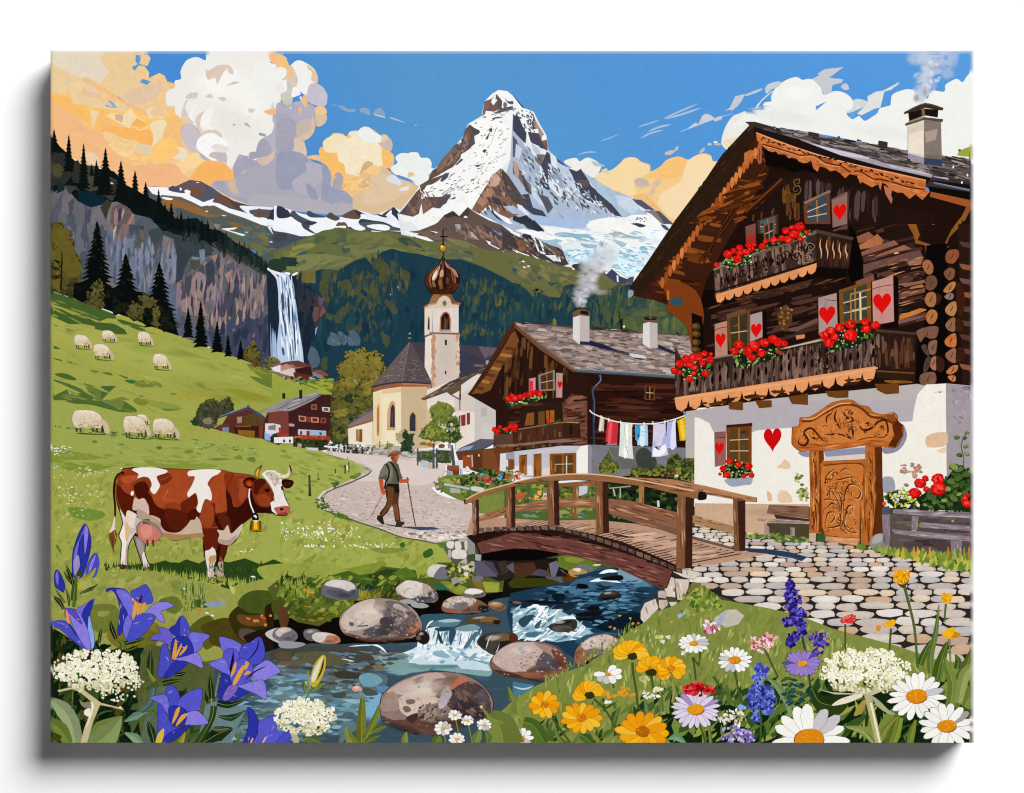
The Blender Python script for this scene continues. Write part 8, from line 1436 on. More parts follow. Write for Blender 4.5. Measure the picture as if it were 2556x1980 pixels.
T(2,3)
for s,c in (('2060,1660,16 2060,1500,10','84943a'),('1740,1400,6 1790,1520,14 1800,1660,18','8c9c34'),('1820,1430,6 1850,1540,12 1860,1660,12','7c8c30'),('1460,1600,4 1540,1580,30 1620,1640,10','74a478'),('700,1500,6 780,1580,16 820,1660,24','8c9434'),('640,1560,20 700,1600,40 760,1660,20','4c7420'),('400,1520,4 440,1600,20 500,1660,30','6c8430'),('80,1440,6 40,1300,50 60,1180,4','8c9c3c'),('100,1440,40 200,1480,50 300,1640,60','5c7c24'),('0,1500,40 20,1400,30 70,1380,4','a0ac54'),('1000,1300,10 960,1420,16 940,1540,20','5c7430'),('1240,1200,8 1260,1330,16 1280,1420,14','6c8c4c'),('1380,1080,10 1390,1200,16 1400,1340,16','6c8038'),('1500,1060,8 1520,1160,16 1500,1260,10','9ca44c')): leaf(s,c)
# stems
for s in ('225,176;226,192;232,230;236,260;248,270','260,198;264,226','184,202;190,224','152,244;176,268;192,300','72,276;88,300;112,332','338,166;342,190;344,212','351,144;352,160;349,184','338,166;348,180','417,192;422,216;428,250','376,202;402,236','346,280;358,312;362,332'): stem(s,4)
def yellow(x,y,r,n,tilt,a0,span,lab,cc='c87808',calyx=None):
    part('painted_yellow_flower',lab);wd=2*math.pi*r/n*.75
    for k in range(n):
        an=a0+span*k/(n-(span < 360));c,s=math.cos(math.radians(an)),math.sin(math.radians(an))*tilt;petal(jit(C(R.choice(['ecaa14','f0b41c','e89c10','f0bc34'])),.05),x,y,math.hypot(c,s)*r*R.uniform(.9,1.05),wd,math.degrees(math.atan2(s,c)),line='9c6408');L('c8860c',np.array([[x+c*r*.2,y+s*r*.2],[x+c*r*.8,y+s*r*.8]])*OS+[OX,OY],1,tip=2)
    if calyx: E('34340f',*calyx,50,36,0,.15)
    else: q=E(cc,x,y,r*.26,r*.22,0,.1);D(q,16,3,2.4,0,'e09818 a85c08 f0b030','b')
yellow(1110,800,175,9,.75,170,200,'yellow flower on a tall stem above the others',calyx=(1125,825));yellow(1290,930,130,8,.9,175,210,'yellow flower left of its overlapping twin',calyx=(1300,975));yellow(1420,1000,60,10,.8,0,360,'pale front half of the yellow twin');yellow(1490,940,140,9,.85,160,250,'yellow flower right of its overlapping twin');yellow(720,1180,160,8,.8,170,165,'yellow flower turned away at the left',calyx=(725,1190));yellow(300,1275,150,10,.85,100,330,'yellow flower lowest at the left of the bank');yellow(645,1400,190,13,.78,0,360,'pale yellow flower with a pointed centre');yellow(1225,1530,255,14,.75,5,360,'largest yellow flower at the bottom edge','b0640c')
daisy('small white daisy turned sideways on the slope',1700,720,150,15,.62,5,cy=-20,cr=.27);daisy('white daisy right of the sideways one',2085,855,165,16,.75,8,cr=.35);daisy('small white daisy among the yellow flowers',895,990,135,9,.7,180,cr=.22,skip=(1,2));daisy('lilac-white daisy below the red cluster',1720,1320,235,22,.78,4,'dcd0e4','d8981c',.34,sh='a890c0');daisy('little white daisy at the lower left of the bank',75,1590,120,10,.8,180,cr=.32)
part('painted_wildflower','red flower cluster behind the lilac-white daisy');D('320,234;318,224;336,212;356,214;380,220;378,232;356,238;332,238',90,(5,13),(4,10),0,'b80c14 8c0810 d81c24 e04858','b',edge=0)
T(3,3)
for lab,s,n,c in (('pink clover head left of the blue spikes','4,140;12,128;30,132;40,122;62,128;48,148;30,160;10,148',90,'d05c70 e8a4b0 b83c50 f4e4e8 e8ccd0'),('red clover head at the edge of the cobbles','179,98;186,89;206,88;211,94;200,100;184,102',46,'d83c3c a82428 f06c60'),('pink clover beside the white daisy','-80,112;-74,98;-60,98;-48,108;-50,120;-66,124;-78,120',60,'c0607c e0a0b4 8c3c58 f0e0e4'),('violet cluster at the bottom edge','-50,320;-40,300;-20,296;0,300;18,308;16,328;-36,328',90,'b49cdc 8c74c4 d0bce8 6c54a4'),('small pale flowers among the stems','-36,268;-12,260;4,284;-12,296;-60,288;-66,280',46,'e4d8cc c8a898 f0ece4')):
    part('painted_wildflower',lab)
    if 'head' in lab: stem('36,148;50,180;62,204' if 'left' in lab else '188,104;188,152',3.4)
    D(s,n,(5,13),(4,9),60,c,'l',60,edge=0)
def spike(lab,pts,cols='3c2c94 5448b8 241c64 7468cc 1c1450'):
    part('painted_delphinium',lab)
    for x,y,r in pts: D(ell(x*OS+OX,y*OS+OY,r*OS,r*.9*OS),int(14+r*.4),(6,15),(5,11),0,cols,'b',90,edge=0)
T(3,3);stem('106,124;114,160;120,200;124,252',4,'2c4450');spike('tallest blue-violet flower spike',[(420,150,40),(430,210,46),(410,260,40),(480,300,50),(430,350,50),(460,400,50),(510,420,56),(480,460,40),(400,500,50),(520,520,54),(530,590,40),(450,640,54),(430,690,44)]);spike('short blue flower spike at its right',[(700,630,50),(650,660,46),(730,690,54),(690,760,50)],'4840a4 5c58bc 2c2878 b89858');spike('blue flower spike in front of the meadow',[(130,930,50),(170,970,50),(120,1010,46),(120,1130,70),(200,1160,60),(80,1210,60),(160,1240,76),(230,1230,50),(90,1300,56),(200,1310,60),(100,1400,40)],'3840a0 5c6cc8 24286c 8090dc 485cb4');stem('30,280;28,332',5)
D('70,204;104,208;124,260;96,268;72,236',46,(12,26),(6,12),-10,'2c5450 1c4444 8c9438 4c6c30','l',40,edge=0)
daisy('violet daisy with a yellow centre',510,890,175,20,.72,5,'9c80cc','d8981c',.27,cx=25,sh='5c48a0',wd=44);
def head(lab,cx,cy,rx,ry,n,blobs=None,leavesf=None):
    part('painted_white_flower',lab)
    if leavesf: leavesf()
    for i in range(n):
        t=R.random()*2*math.pi;k=R.random()**.55;x=cx+math.cos(t)*rx*k;y=cy+math.sin(t)*ry*k - (1-k)*ry*.1
        if i < n*.35: E(R.choice(['3c4420','6c6c48','54583c','a09c74']),x,y+8,R.uniform(16,30),R.uniform(12,22),0,.2)
        r=R.uniform(13,22);low=(y-cy)/ry
        for j in range(R.choice((4,5,6))): a=R.uniform(0,6.3);E(R.choice(['f4f0d8','ece8cc','fbf8ea','dcd6b0'] if low < .45 else ['dcd6b4','c4bc94','ece8cc']),x+math.cos(a)*r,y+math.sin(a)*r*.8,R.uniform(10,18),R.uniform(8,15),R.uniform(0,90),.12,n=8)
        if R.random() < .4: E(R.choice(['2c2c18','74704c','4c4c2c']),x,y,R.uniform(4,8),R.uniform(3,7),n=7)
def lf1():
    F('c8bc9c','136,226;164,232;200,234;236,230;284,208;276,222;238,238;200,236;168,236',0,.1);F('e4dcc4','163,257;180,244;212,235;220,240;192,252',1,.08);F('a89048','204,274;212,258;222,246;227,250;222,266;210,276',1,.1);F('a8a884','236,238;252,248;268,264;282,274;268,272;248,258',1,.1)
    p=F('b4ac80','222,232;236,232;242,260;258,332;246,332;234,280',0,.1);L('ece4c4','236,252;254,332',5)
head('round white flower head at the lower right',1130,960,420,210,330,leavesf=lf1)
daisy('large white daisy with an oval orange centre at the right',1610,1195,275,18,.82,4,cr=.36);daisy('white daisy cut by the right edge',1895,1475,265,16,.8,10,cr=.34,sh='a8a0a0');daisy('biggest white daisy at the bottom edge',600,1600,370,15,.88,6,cr=.38)
part('painted_yellow_flower','half open yellow bud on a long stem');stem('298,30;306,60;318,112;324,186',6,'54702c');F('3c5020','284,22;296,36;308,20',1);q=F('e4a010','279,20;280,8;286,2;296,4;306,3;309,16;300,28;288,28',1,.1);D(q,20,(5,12),(3,5),80,'f4bc24 c87c08 b06c08 f8d050','s',edge=0)
part('painted_yellow_flower','small closed yellow bud before the cobbles');stem('377,66;374,100',4,'54702c');q=F('e0a81c','369,58;370,46;380,45;389,48;387,60;378,66',1,.1);D(q,12,(5,10),(3,5),80,'f4c43c b87c0c','s',edge=0)
part('painted_yellow_flower','wide yellow flower at the right edge');stem('383,128;386,180',4,'84943a');q=F('e8b01c','367,122;380,112;392,109;396,118;407,122;398,130;380,132',0,.1);F('c8880c','386,130;394,118;406,122;398,130',0)
part('painted_yellow_flower','little yellow flower in front of the cobbles');stem('274,112;271,152',4);q=F('e4ac1c','260,104;268,97;282,96;280,106;266,110',1,.1);E('e08c24',1250,555,24,30,0,.2);E('d8a03c',1640,580,0.1);D(q,8,6,4,0,'f4d050 c8880c','b')
T(2,3);part('painted_wildflower','small cream and orange blossoms between the daisies','stuff')
for x,y,w,c in ((895,1180,70,'e4a438'),(1300,1180,90,'f4f0e0'),(1030,1170,50,'e0a02c'),(1050,1130,40,'e8a424'),(1120,1190,30,'e0a02c'),(1370,1130,40,'f0ecc0'),(895,1255,26,'f4f4ec'),(1380,640,30,'e0e08c'),(1400,685,20,'f0f0e0'),(1230,1040,50,'c8cc84'),(1600,790,14,'f0f0e8'),(1465,640,16,'e8ecd0'),(2150,1300,30,'8cb0e8')): D(ell(x*OS+OX,y*OS+OY,w*OS,w*.5*OS),int(5+w*.14),(5,13),(4,9),0,[C(c),C(c)*.85,C(c)*.7],'b',60,edge=0)
# ---- left foreground
T(1,3)
part('painted_leaves','green blades at the water edge','stuff')
for s,c in (('760,1660,44 760,1450,36 770,1270,22 770,1210,12','7c8420'),('800,1600,30 880,1430,26 935,1270,6','7c8c2c'),('620,1480,3 640,1560,30 690,1660,50','8c9438'),('860,1540,6 920,1500,30 1000,1480,3','6c7c2c'),('800,1640,6 860,1590,30 940,1565,3','5c7420'),('1170,1660,30 1170,1590,24 1185,1530,3','8c9c34'),('200,1600,6 300,1600,40 390,1640,10','5c7c34'),('540,1660,10 550,1600,8 575,1540,2','3c4c20'),('1960,1380,50 2060,1480,120 2100,1660,160','84943c'),('2184,1240,30 2140,1110,6','7c8c34'),('1450,1660,30 1480,1600,40 1500,1570,4','6c8424'),('1900,1310,6 1980,1400,20 2100,1440,20','84943c'),('1820,1660,30 1850,1580,36 1880,1500,3','7c9444'),('1930,1660,24 1950,1580,30 1920,1510,3','5c7c34')): leaf(s,c)
E('d8b888',1888,1297,16)
for i,(x,y,r,nn) in enumerate(((1640,1375,68,9),(1530,1500,90,9),(1760,1425,64,8),(1915,1465,76,10),(1660,1600,80,9))): stem(f'{x},{y+10} {x+30},{y+150} {x+50},1660',3.4,'84943c');daisy(['topmost','leftmost','middle','rightmost','lowest'][i]+' of the small white blossoms before the large boulder',x,y,r,nn,.75,R.uniform(0,40),cc='d8b050',cr=.26)
part('painted_bud','closed pale yellow bud by the water');stem('58,226;48,244',4,'7c9430');leaf('235,1180,4 225,1110,14 220,1050,2','5c7c34');leaf('300,1150,8 360,1100,20 425,1075,3','7c8c2c');leaf('275,1130,8 260,1040,12 255,955,2','9ca43c');F('c4ac38','57,210;62,184;74,166;82,162;86,170;83,192;74,212;66,222;58,220',1,.1);F('dcd8b8','58,208;66,184;78,166;80,168;72,192;64,212',1);L('1c1c10','81,168;78,188;68,210',4,tip=2);part('painted_floating_blossom','pink blossom drifting on the water');E('d8a08c',720,1125,46,26,0,.3);E('e8c0a8',715,1115,24,16,0,.3)
T(0,3)
part('painted_leaves','dark leaves in the lower left corner','stuff')
F('102010','-2,104;24,120;76,152;120,152;180,148;192,200;200,220;180,280;210,332;-2,332',0,.2)
D('4,112;180,152;192,200;180,280;200,330;4,330',170,(24,70),(8,20),-60,'1c3414 2c4c1c 3c5c24 0c1c0c 4c6430 54481c','l',50)
F('4a5630','176,160;220,148;296,176;312,200;300,260;280,332;180,332',1,.2,.85);D('176,200;300,230;328,260;328,330;180,330',70,(30,80),(8,18),-65,'2c4a1c 1a3014 44602c 5c7434','l',40);F('5c6c54','192,230;230,212;240,236;212,332;172,332',0,.15);F('6c8484','296,256;340,240;370,270;340,332;280,332',0,.1)
for s,c in (('20,1230,20 140,1320,60 220,1450,60 260,1660,60','a4b480'),('20,1440,40 120,1520,60 200,1640,30','7c9434'),('20,1600,60 100,1640,60','4c5c14'),('380,1640,20 500,1500,60 700,1385,4','8c9c44'),('420,1660,60 560,1560,90 690,1400,6','94a860'),('720,1435,4 820,1385,30 920,1350,4','6c9480'),('720,1540,4 820,1590,36 900,1660,10','84a47c'),('1450,1640,10 1600,1550,60 1740,1500,4','1c3418'),('1600,1385,6 1720,1400,26 1840,1340,3','1c3c20'),('1530,1500,4 1600,1510,20 1700,1500,3','5c6434'),('1810,1500,3 1790,1580,12 1770,1660,14','5c7434'),('920,1355,4 980,1345,16 1040,1390,4','5c6c28'),('1560,1290,26 1530,1430,22 1400,1660,34','34501c'),('1000,1120,20 960,1260,24 880,1340,20','4c6c70'),('240,1100,4 230,1200,14 225,1320,3','3c5420'),('1000,1640,20 970,1520,30 940,1430,3','24381a'),('1240,1640,30 1260,1600,20 1290,1530,3','a0983c'),('700,760,30 700,700,24 640,660,4','5c7c20'),('480,700,10 490,620,14 500,555,2','1c3414'),('640,660,14 600,560,18 585,475,2','16280f'),('720,700,14 800,680,20 915,655,2','1c3414'),('730,770,8 800,750,18 855,718,2','1c3414'),('960,1000,24 960,880,26 965,750,2','24401a'),('1000,1060,20 960,1000,14 930,930,2','84842c'),('1080,1080,20 1160,1060,20 1265,1045,2','24401a'),('1180,1000,8 1250,990,14 1315,972,2','0f1c0c'),('1540,1220,20 1530,1100,20 1520,985,2','1c3418'),('1590,1260,22 1700,1280,24 1865,1230,2','1c3418'),('1570,1200,8 1590,1090,10 1610,980,2','7c8438')): leaf(s,c)
def petals(lab,shapes):
    part('painted_gentian',lab)
    for c,s in shapes:
        p=P(s);sm=smooth(p,4);e=(sm-sm.mean(0))+sm.mean(0)
        if c != 'y': L('14104c',np.vstack([sm,sm[:1]]),2,sm=0);face(rows(sm,C(c)),level(sm),.1,0);m=sm.mean(0);k=sm-m;D(sm,5,(8,20),(2,4),math.degrees(math.atan2(*(p[len(p)//2]-p[0])[::-1])),[np.minimum(C(c)*1.3,.9),C(c)*.8,C('b49cd0')*.8],'s',8)
        else:
            face(rows(sm,C('dca03c')),level(sm),.1,0);L('f4cc74',p[:2]*.5+p[1:3]*.5,1.6,sm=0)
B_,M_,V_,W_='2c34a0','4c50c0','7470d4','8c80dc'
stem('36,0;50,40;48,72',8,'5c7024');F('c0ac20','46,28;58,26;62,34;52,40',1)
T(0,2)
petals('tall closed blue bud at the top left',[(B_,'47,331;46,300;48,280;58,250;70,232;78,248;81,268;76,296;64,331'),(V_,'48,296;52,276;66,244;70,233;70,246;60,260;54,296;52,320'),(W_,'68,246;71,234;76,246;73,272;69,288'),('a090c8','48,300;58,292;60,331;50,331')]);F('34501c','50,331;60,312;64,331',0)
petals('small blue bud right of the tall one',[(M_,'74,331;72,320;80,296;91,287;96,304;94,316;88,331'),(W_,'76,324;80,304;90,289;88,300;82,316')]);petals('small blue bud at the left edge',[(B_,'13,348;12,328;17,318;26,331;32,348;30,358;28,360;16,352'),(V_,'15,340;14,328;18,320;20,332;19,348')])
T(0,3)
for s,c in (('240,300,24 250,180,22 270,60,6','4c6424'),('230,140,10 180,80,10 150,20,2','16240f'),('300,230,6 400,190,14 470,145,2','24401a'),('150,380,10 100,300,18 25,250,2','24381a'),('200,350,8 190,260,10 165,180,2','24381a'),('160,320,6 110,250,8 70,190,2','1c3014'),('240,160,10 210,60,14 170,-40,2','1c2c10'),('330,100,16 400,60,20 450,-10,3','a8a438')): leaf(s,c)
petals('blue gentian cut by the left edge',[(M_,'5,106;6,102;20,97;36,100;44,108;56,128;73,152;60,146;40,128;24,114;12,109'),(B_,'32,76;33,88;40,104;52,124;44,108;33,90'),(V_,'54,76;68,68;86,57;86,64;80,80;76,100;66,94'),(B_,'64,94;69,74;85,57;80,80;77,104;75,124'),('8cace0','77,88;84,112;87,130;86,148;80,146;75,120'),(W_,'33,75;52,77;64,92;76,120;80,152;70,148;52,118;38,86'),('5c50b8','33,75;48,76;56,86;64,104;48,90')]);F('e8946c','33,80;36,79;41,102;35,98',1)
petals('blue gentian with a curled petal at the left top',[(M_,'155,44;170,36;185,30;197,54;195,64;184,66;166,60'),(B_,'110,43;112,37;128,36;146,40;156,52;160,62;164,88;158,98;152,88;140,76;130,52;120,40'),(V_,'128,40;146,41;156,52;160,64;158,96;148,84;140,66'),(B_,'130,52;140,68;149,84;144,100;136,124;131,120;133,96;136,76'),(W_,'182,84;200,66;220,62;236,69;222,76;212,80;218,94;218,101;208,96;196,84'),(M_,'140,112;152,96;166,86;180,84;202,90;192,108;174,128;156,136;148,134'),(V_,'141,112;149,88;158,98;154,112;147,132')])
for s in ('158,96;162,62;167,66;166,84','167,86;170,64;174,66;171,84','172,84;178,66;184,65;177,82'): F('dc9c50',s,1,.1)
F('54143c','170,62;175,49;178,52;175,64',1);E('e4a08c',797,288,9,16)
petals('middle blue gentian',[(B_,'228,114;240,104;250,89;262,100;267,120;260,130;242,128'),(M_,'250,89;262,100;267,120;258,136;248,128'),('6c60c8','192,133;200,124;212,120;206,110;226,114;236,132;236,152;222,140;212,136;200,134'),(V_,'264,128;268,120;284,120;304,126;292,138;288,150;274,158;266,148'),(B_,'232,138;244,128;264,130;274,156;260,166;236,172'),(M_,'214,144;224,144;230,164;234,172;260,174;250,188;230,200;212,204;206,196;210,170'),(W_,'236,170;260,164;280,158;288,170;290,186;276,180;260,174'),('2c34a0','240,174;262,176;244,194;218,206;228,186')])
for s in ('233,170;236,148;240,132;243,144;240,160','236,170;244,152;251,140;250,150;240,169','246,164;256,148;262,144;258,154'): F('dca040',s,1,.1)
petals('wide open blue gentian at the right',[(V_,'322,130;340,131;356,138;364,146;356,160;348,152;332,160'),(M_,'364,146;380,138;399,128;408,156;400,176;380,180;360,170'),('5c58c8','332,156;348,150;360,166;344,188;340,198;328,180'),(V_,'303,179;316,172;332,169;340,186;342,200;324,192'),(W_,'384,192;402,176;416,173;437,192;420,202;406,210;390,210'),(B_,'328,197;340,202;352,218;380,224;376,232;348,248;322,246;321,222'),(W_,'352,218;370,216;398,209;407,214;411,238;408,246;392,236'),('5c58c8','342,202;360,170;380,176;386,192;376,212;354,218'),('7c68b8','328,244;340,220;358,222;340,246')])
for s in ('347,216;356,196;366,182;369,188;354,216','343,204;348,184;354,174;352,192','368,200;374,192;382,194;376,198','369,186;372,174;378,178;372,190'): F('dca040',s,1,.1)
L('140c3c','374,174;392,152;397,130',3,tip=2);L('140c3c','368,212;388,194;412,182',3,tip=2);F('1c0c38','341,188;349,152;350,172;343,196',0)
petals('lower middle blue gentian',[(M_,'220,240;225,222;230,218;242,226;248,244;242,260;228,260'),(V_,'192,243;204,238;222,238;228,256;232,280;218,264;208,252'),('5c58c8','244,260;248,244;268,230;289,226;288,252;282,266;260,268'),(W_,'258,292;258,274;280,267;300,286;296,292;272,294'),(M_,'208,254;220,268;230,288;240,298;266,295;250,312;224,328;202,332;206,300'),(B_,'246,300;268,294;240,320;212,332;224,312'),(B_,'228,260;244,258;260,268;256,292;236,294;228,278')]);F('d8b83c','202,332;206,312;218,300;216,320;210,332',1)
for s in ('233,292;240,266;248,260;244,276','240,296;250,276;263,272;254,284'): F('e0a440',s,1,.1)
petals('blue gentian at the bottom edge',[(B_,'366,331;376,300;377,274;375,260;386,266;396,288;392,310;378,340'),('5c58c8','378,344;394,312;396,290;412,280;430,276;430,304;448,306;460,304;440,344'),(M_,'420,344;437,316;460,306;437,344')]);L('e8b450','402,330;410,316',4);L('e8b450','380,330;385,318',4)
def lf2():
    F('c8bc94','60,332;68,300;80,268;80,248;60,232;46,226;20,232;18,228;36,224;60,222;84,240;100,252;140,262;143,266;120,260;98,256;86,284;72,332',0,.08);F('f0e8dc','69,266;79,262;78,277;69,274',1);L('f0e8d4','80,250;84,260;72,300',5,tip=2);F('8c8468','59,245;66,251;80,251;78,262;64,258',1)
head('large white flower head at the lower left',470,960,400,200,300,leavesf=lf2);
for x,y in ((140,900),(840,1100),(680,1220),(520,1130),(100,960)):
    for i in range(14): E(R.choice(['f4f0d8','ece8cc','dcd6b0']),x+R.gauss(0,46),y+R.gauss(0,34),R.uniform(9,16),R.uniform(8,13),n=8)
T(1,3)
def lf3(): F('b4b494','0,280;12,284;36,320;34,332;26,332;16,300;0,294',0,.1)
head('white flower head before the water',240,1390,290,170,190,leavesf=lf3)
# edge light put into colour: pale highlight top and right, dark shade left
part('painted_edge_light','pale painted light along the top and right edges of the canvas')
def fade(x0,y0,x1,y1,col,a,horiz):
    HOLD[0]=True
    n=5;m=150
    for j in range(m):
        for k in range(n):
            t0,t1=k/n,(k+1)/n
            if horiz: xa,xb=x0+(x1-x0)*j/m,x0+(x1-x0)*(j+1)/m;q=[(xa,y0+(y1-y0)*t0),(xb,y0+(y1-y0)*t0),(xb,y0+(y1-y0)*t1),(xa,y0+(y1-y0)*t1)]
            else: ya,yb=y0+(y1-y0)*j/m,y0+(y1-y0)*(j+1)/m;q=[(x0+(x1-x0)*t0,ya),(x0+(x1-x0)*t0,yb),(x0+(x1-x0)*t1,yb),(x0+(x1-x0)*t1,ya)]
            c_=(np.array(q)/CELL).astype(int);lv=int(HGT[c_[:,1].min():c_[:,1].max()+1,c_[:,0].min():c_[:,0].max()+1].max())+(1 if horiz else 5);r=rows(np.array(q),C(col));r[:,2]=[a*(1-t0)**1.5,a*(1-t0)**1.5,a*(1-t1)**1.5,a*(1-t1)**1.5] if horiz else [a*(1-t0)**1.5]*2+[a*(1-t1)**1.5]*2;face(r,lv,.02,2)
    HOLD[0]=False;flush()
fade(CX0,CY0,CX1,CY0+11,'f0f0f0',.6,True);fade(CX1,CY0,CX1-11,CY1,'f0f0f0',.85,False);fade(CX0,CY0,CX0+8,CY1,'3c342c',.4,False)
# ================= build the objects =================
sc=bpy.context.scene
col_=sc.collection
def new_mat(name):
    m=bpy.data.materials.new(name);m.use_nodes=True
    nt=m.node_tree;nt.nodes.clear();return m,nt
def ink(name,soft_):
    m,nt=new_mat(name);N=nt.nodes.new;K=nt.links.new
    out=N('ShaderNodeOutputMaterial');at=N('ShaderNodeVertexColor');at.layer_name='ink'
    df=N('ShaderNodeBsdfPrincipled');df.inputs['Roughness'].default_value=.75
    df.inputs['Specular IOR Level'].default_value=0
    tc=N('ShaderNodeTexCoord')
    # brush mottling of the print: broad patches and a fine grain
    mp=N('ShaderNodeMapping');mp.inputs['Scale'].default_value=(1,1,1);K(tc.outputs['Object'],mp.inputs[0])
    n1=N('ShaderNodeTexNoise');n1.inputs['Scale'].default_value=95;n1.inputs['Detail'].default_value=5;n1.inputs['Distortion'].default_value=1.2
    n2=N('ShaderNodeTexNoise');n2.inputs['Scale'].default_value=420;n2.inputs['Detail'].default_value=3
    K(mp.outputs[0],n1.inputs[0]);K(mp.outputs[0],n2.inputs[0])
    ad=N('ShaderNodeMath');ad.operation='ADD';K(n1.outputs[0],ad.inputs[0]);K(n2.outputs[0],ad.inputs[1])
    sb=N('ShaderNodeMath');sb.operation='SUBTRACT';K(ad.outputs[0],sb.inputs[0]);sb.inputs[1].default_value=1.0
    am=N('ShaderNodeMath');am.operation='MULTIPLY';K(sb.outputs[0],am.inputs[0])
    if soft_: am.inputs[1].default_value=.1
    else:
        a2=N('ShaderNodeMath');a2.operation='MULTIPLY';K(at.outputs['Alpha'],a2.inputs[0]);a2.inputs[1].default_value=3.4
        K(a2.outputs[0],am.inputs[1])
    a3=N('ShaderNodeMath');a3.operation='ADD';K(am.outputs[0],a3.inputs[0]);a3.inputs[1].default_value=1.0
    vm=N('ShaderNodeVectorMath');vm.operation='SCALE';K(at.outputs['Color'],vm.inputs[0]);K(a3.outputs[0],vm.inputs['Scale'])
    K(vm.outputs[0],df.inputs['Base Color'])
    if soft_:
        tr=N('ShaderNodeBsdfTransparent');mx=N('ShaderNodeMixShader')
        K(at.outputs['Alpha'],mx.inputs[0]);K(tr.outputs[0],mx.inputs[1]);K(df.outputs[0],mx.inputs[2]);K(mx.outputs[0],out.inputs[0])
    else: K(df.outputs[0],out.inputs[0])
    return m
INK=ink('printed_ink',False)
root=bpy.data.objects.new('canvas_print',None);col_.objects.link(root)
root.location=(0,-DEPTH/2,(YC-CY1)*S);root.empty_display_size=.05
root['label']='colourful alpine village picture on a stretched canvas in front of the white wall'
root['category']='canvas print'
OFF=(0,DEPTH/2,-(YC-CY1)*S)
def paper(name,base,rough=.8):
    m,nt=new_mat(name);N=nt.nodes.new;K=nt.links.new
    out=N('ShaderNodeOutputMaterial');df=N('ShaderNodeBsdfPrincipled');df.inputs['Roughness'].default_value=rough
    df.inputs['Specular IOR Level'].default_value=.05
    tc=N('ShaderNodeTexCoord');n=N('ShaderNodeTexNoise');n.inputs['Scale'].default_value=300;K(tc.outputs['Object'],n.inputs[0])
    r=N('ShaderNodeValToRGB');r.color_ramp.elements[0].color=[c*.985 for c in base]+[1];r.color_ramp.elements[1].color=list(base)+[1]
    K(n.outputs[0],r.inputs[0]);K(r.outputs[0],df.inputs['Base Color']);K(df.outputs[0],out.inputs[0]);return m
# canvas body: stretched over bars, rounded front edge, open back
def canvas_body():
    x0,x1=(CX0-XC)*S,(CX1-XC)*S;z0,z1=(YC-CY1)*S,(YC-CY0)*S
    v,f=[],[]
    r=3*S
    prof=[(0,-.004),(0,-DEPTH + r),(r*.3,-DEPTH + r*.3),(r,-DEPTH)]
    for i,(ins,y) in enumerate(prof):
        v += [(x0+ins,y,z0+ins),(x1-ins,y,z0+ins),(x1-ins,y,z1-ins),(x0+ins,y,z1-ins)]
    for i in range(len(prof)-1):
        for k in range(4):
            j=(k+1) % 4;f.append((i*4+k,i*4+j,i*4+4+j,i*4+4+k))
    f.append((12,13,14,15))
    b=.045
    n=len(v)
    for y in (-.004,-.022):
        v += [(x0+b,y,z0+b),(x1-b,y,z0+b),(x1-b,y,z1-b),(x0+b,y,z1-b)]
    for k in range(4):
        j=(k+1) % 4;f.append((k,j,n+j,n+k));f.append((n+k,n+j,n+4+j,n+4+k))
    me=bpy.data.meshes.new('canvas');me.from_pydata(v,[],f);me.materials.append(paper('canvas_cloth',(.78,.77,.74)))
    o=bpy.data.objects.new('canvas',me);col_.objects.link(o);o.parent=root;o.location=OFF
canvas_body()
objs={}
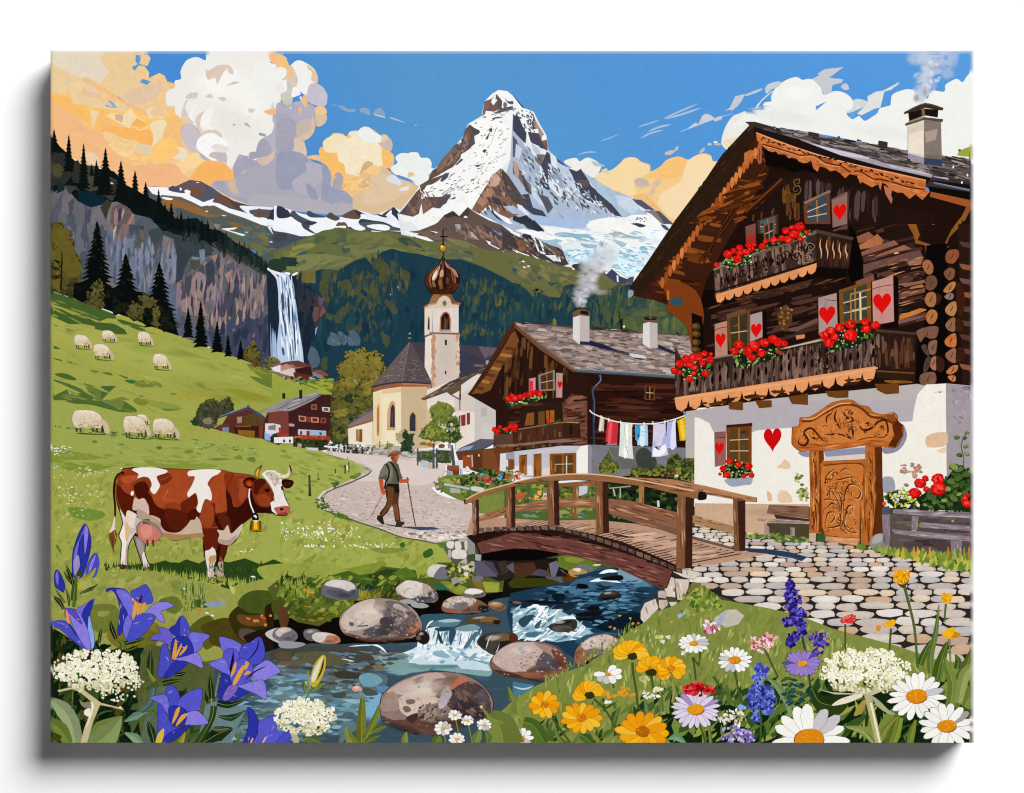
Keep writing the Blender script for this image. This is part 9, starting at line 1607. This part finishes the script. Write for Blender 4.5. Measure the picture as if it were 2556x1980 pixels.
for p in PARTS:
    if not p.f and p.parent is not None: continue
    me=bpy.data.meshes.new(p.name)
    me.from_pydata(p.v,[],p.f)
    if p.f:
        ca=me.color_attributes.new('ink','FLOAT_COLOR','POINT')
        ca.data.foreach_set('color',np.array(p.c,np.float32).ravel())
        me.materials.append(INK)
    o=bpy.data.objects.new(p.name,me);col_.objects.link(o);objs[id(p)]=o
    if p.parent is None: o.parent=root;o.location=OFF
    else: o.parent=objs[id(p.parent)]
    if p.label: o['label']=p.label
    if p.kind: o['kind']=p.kind
print('faces',sum(len(p.f) for p in PARTS),'coats',HGT.max(),'parts',len(PARTS))
# wall
me=bpy.data.meshes.new('wall');w=4.0
me.from_pydata([(-w,0,-w),(w,0,-w),(w,0,w),(-w,0,w),(-w,.1,-w),(w,.1,-w),(w,.1,w),(-w,.1,w)],[],
    [(0,1,2,3),(5,4,7,6),(4,5,1,0),(3,2,6,7),(1,5,6,2),(4,0,3,7)])
me.materials.append(paper('white_wall_paint',(.9,.9,.9)))
o=bpy.data.objects.new('wall',me);col_.objects.link(o);o['kind']='structure';o['label']='plain white wall behind the canvas'
# lamp: a big round soft box up and to the right
lt=bpy.data.lights.new('studio_lamp','AREA');lt.shape='DISK';lt.size=LAMP_SIZE
lt.energy=LAMP_W;lt.color=(1,1,1)
lo=bpy.data.objects.new('studio_lamp',lt);col_.objects.link(lo)
from mathutils import Vector
d=Vector((LX,-1,LZ)).normalized();lo.location=d * LAMP_D
lo.rotation_euler=d.to_track_quat('Z','Y').to_euler()
wd=bpy.data.worlds.new('World');sc.world=wd;wd.use_nodes=True
bg=wd.node_tree.nodes['Background'];bg.inputs[0].default_value=(1,1,1,1);bg.inputs[1].default_value=AMB
cam=bpy.data.cameras.new('camera');co=bpy.data.objects.new('camera',cam);col_.objects.link(co)
DC=2.4;co.location=(0,-DEPTH - DC,0);co.rotation_euler=(math.pi/2,0,0)
cam.sensor_fit='HORIZONTAL';cam.angle=2*math.atan(2556*S/2/DC);cam.clip_start=.05;cam.clip_end=60
sc.camera=co
sc.view_settings.view_transform='Standard';sc.view_settings.look='None'
sc.view_settings.exposure=0;sc.view_settings.gamma=1
sc.render.film_transparent=False
sc.cycles.max_bounces=4;sc.cycles.transparent_max_bounces=24
try: sc.cycles.filter_width=1.2
except Exception: pass
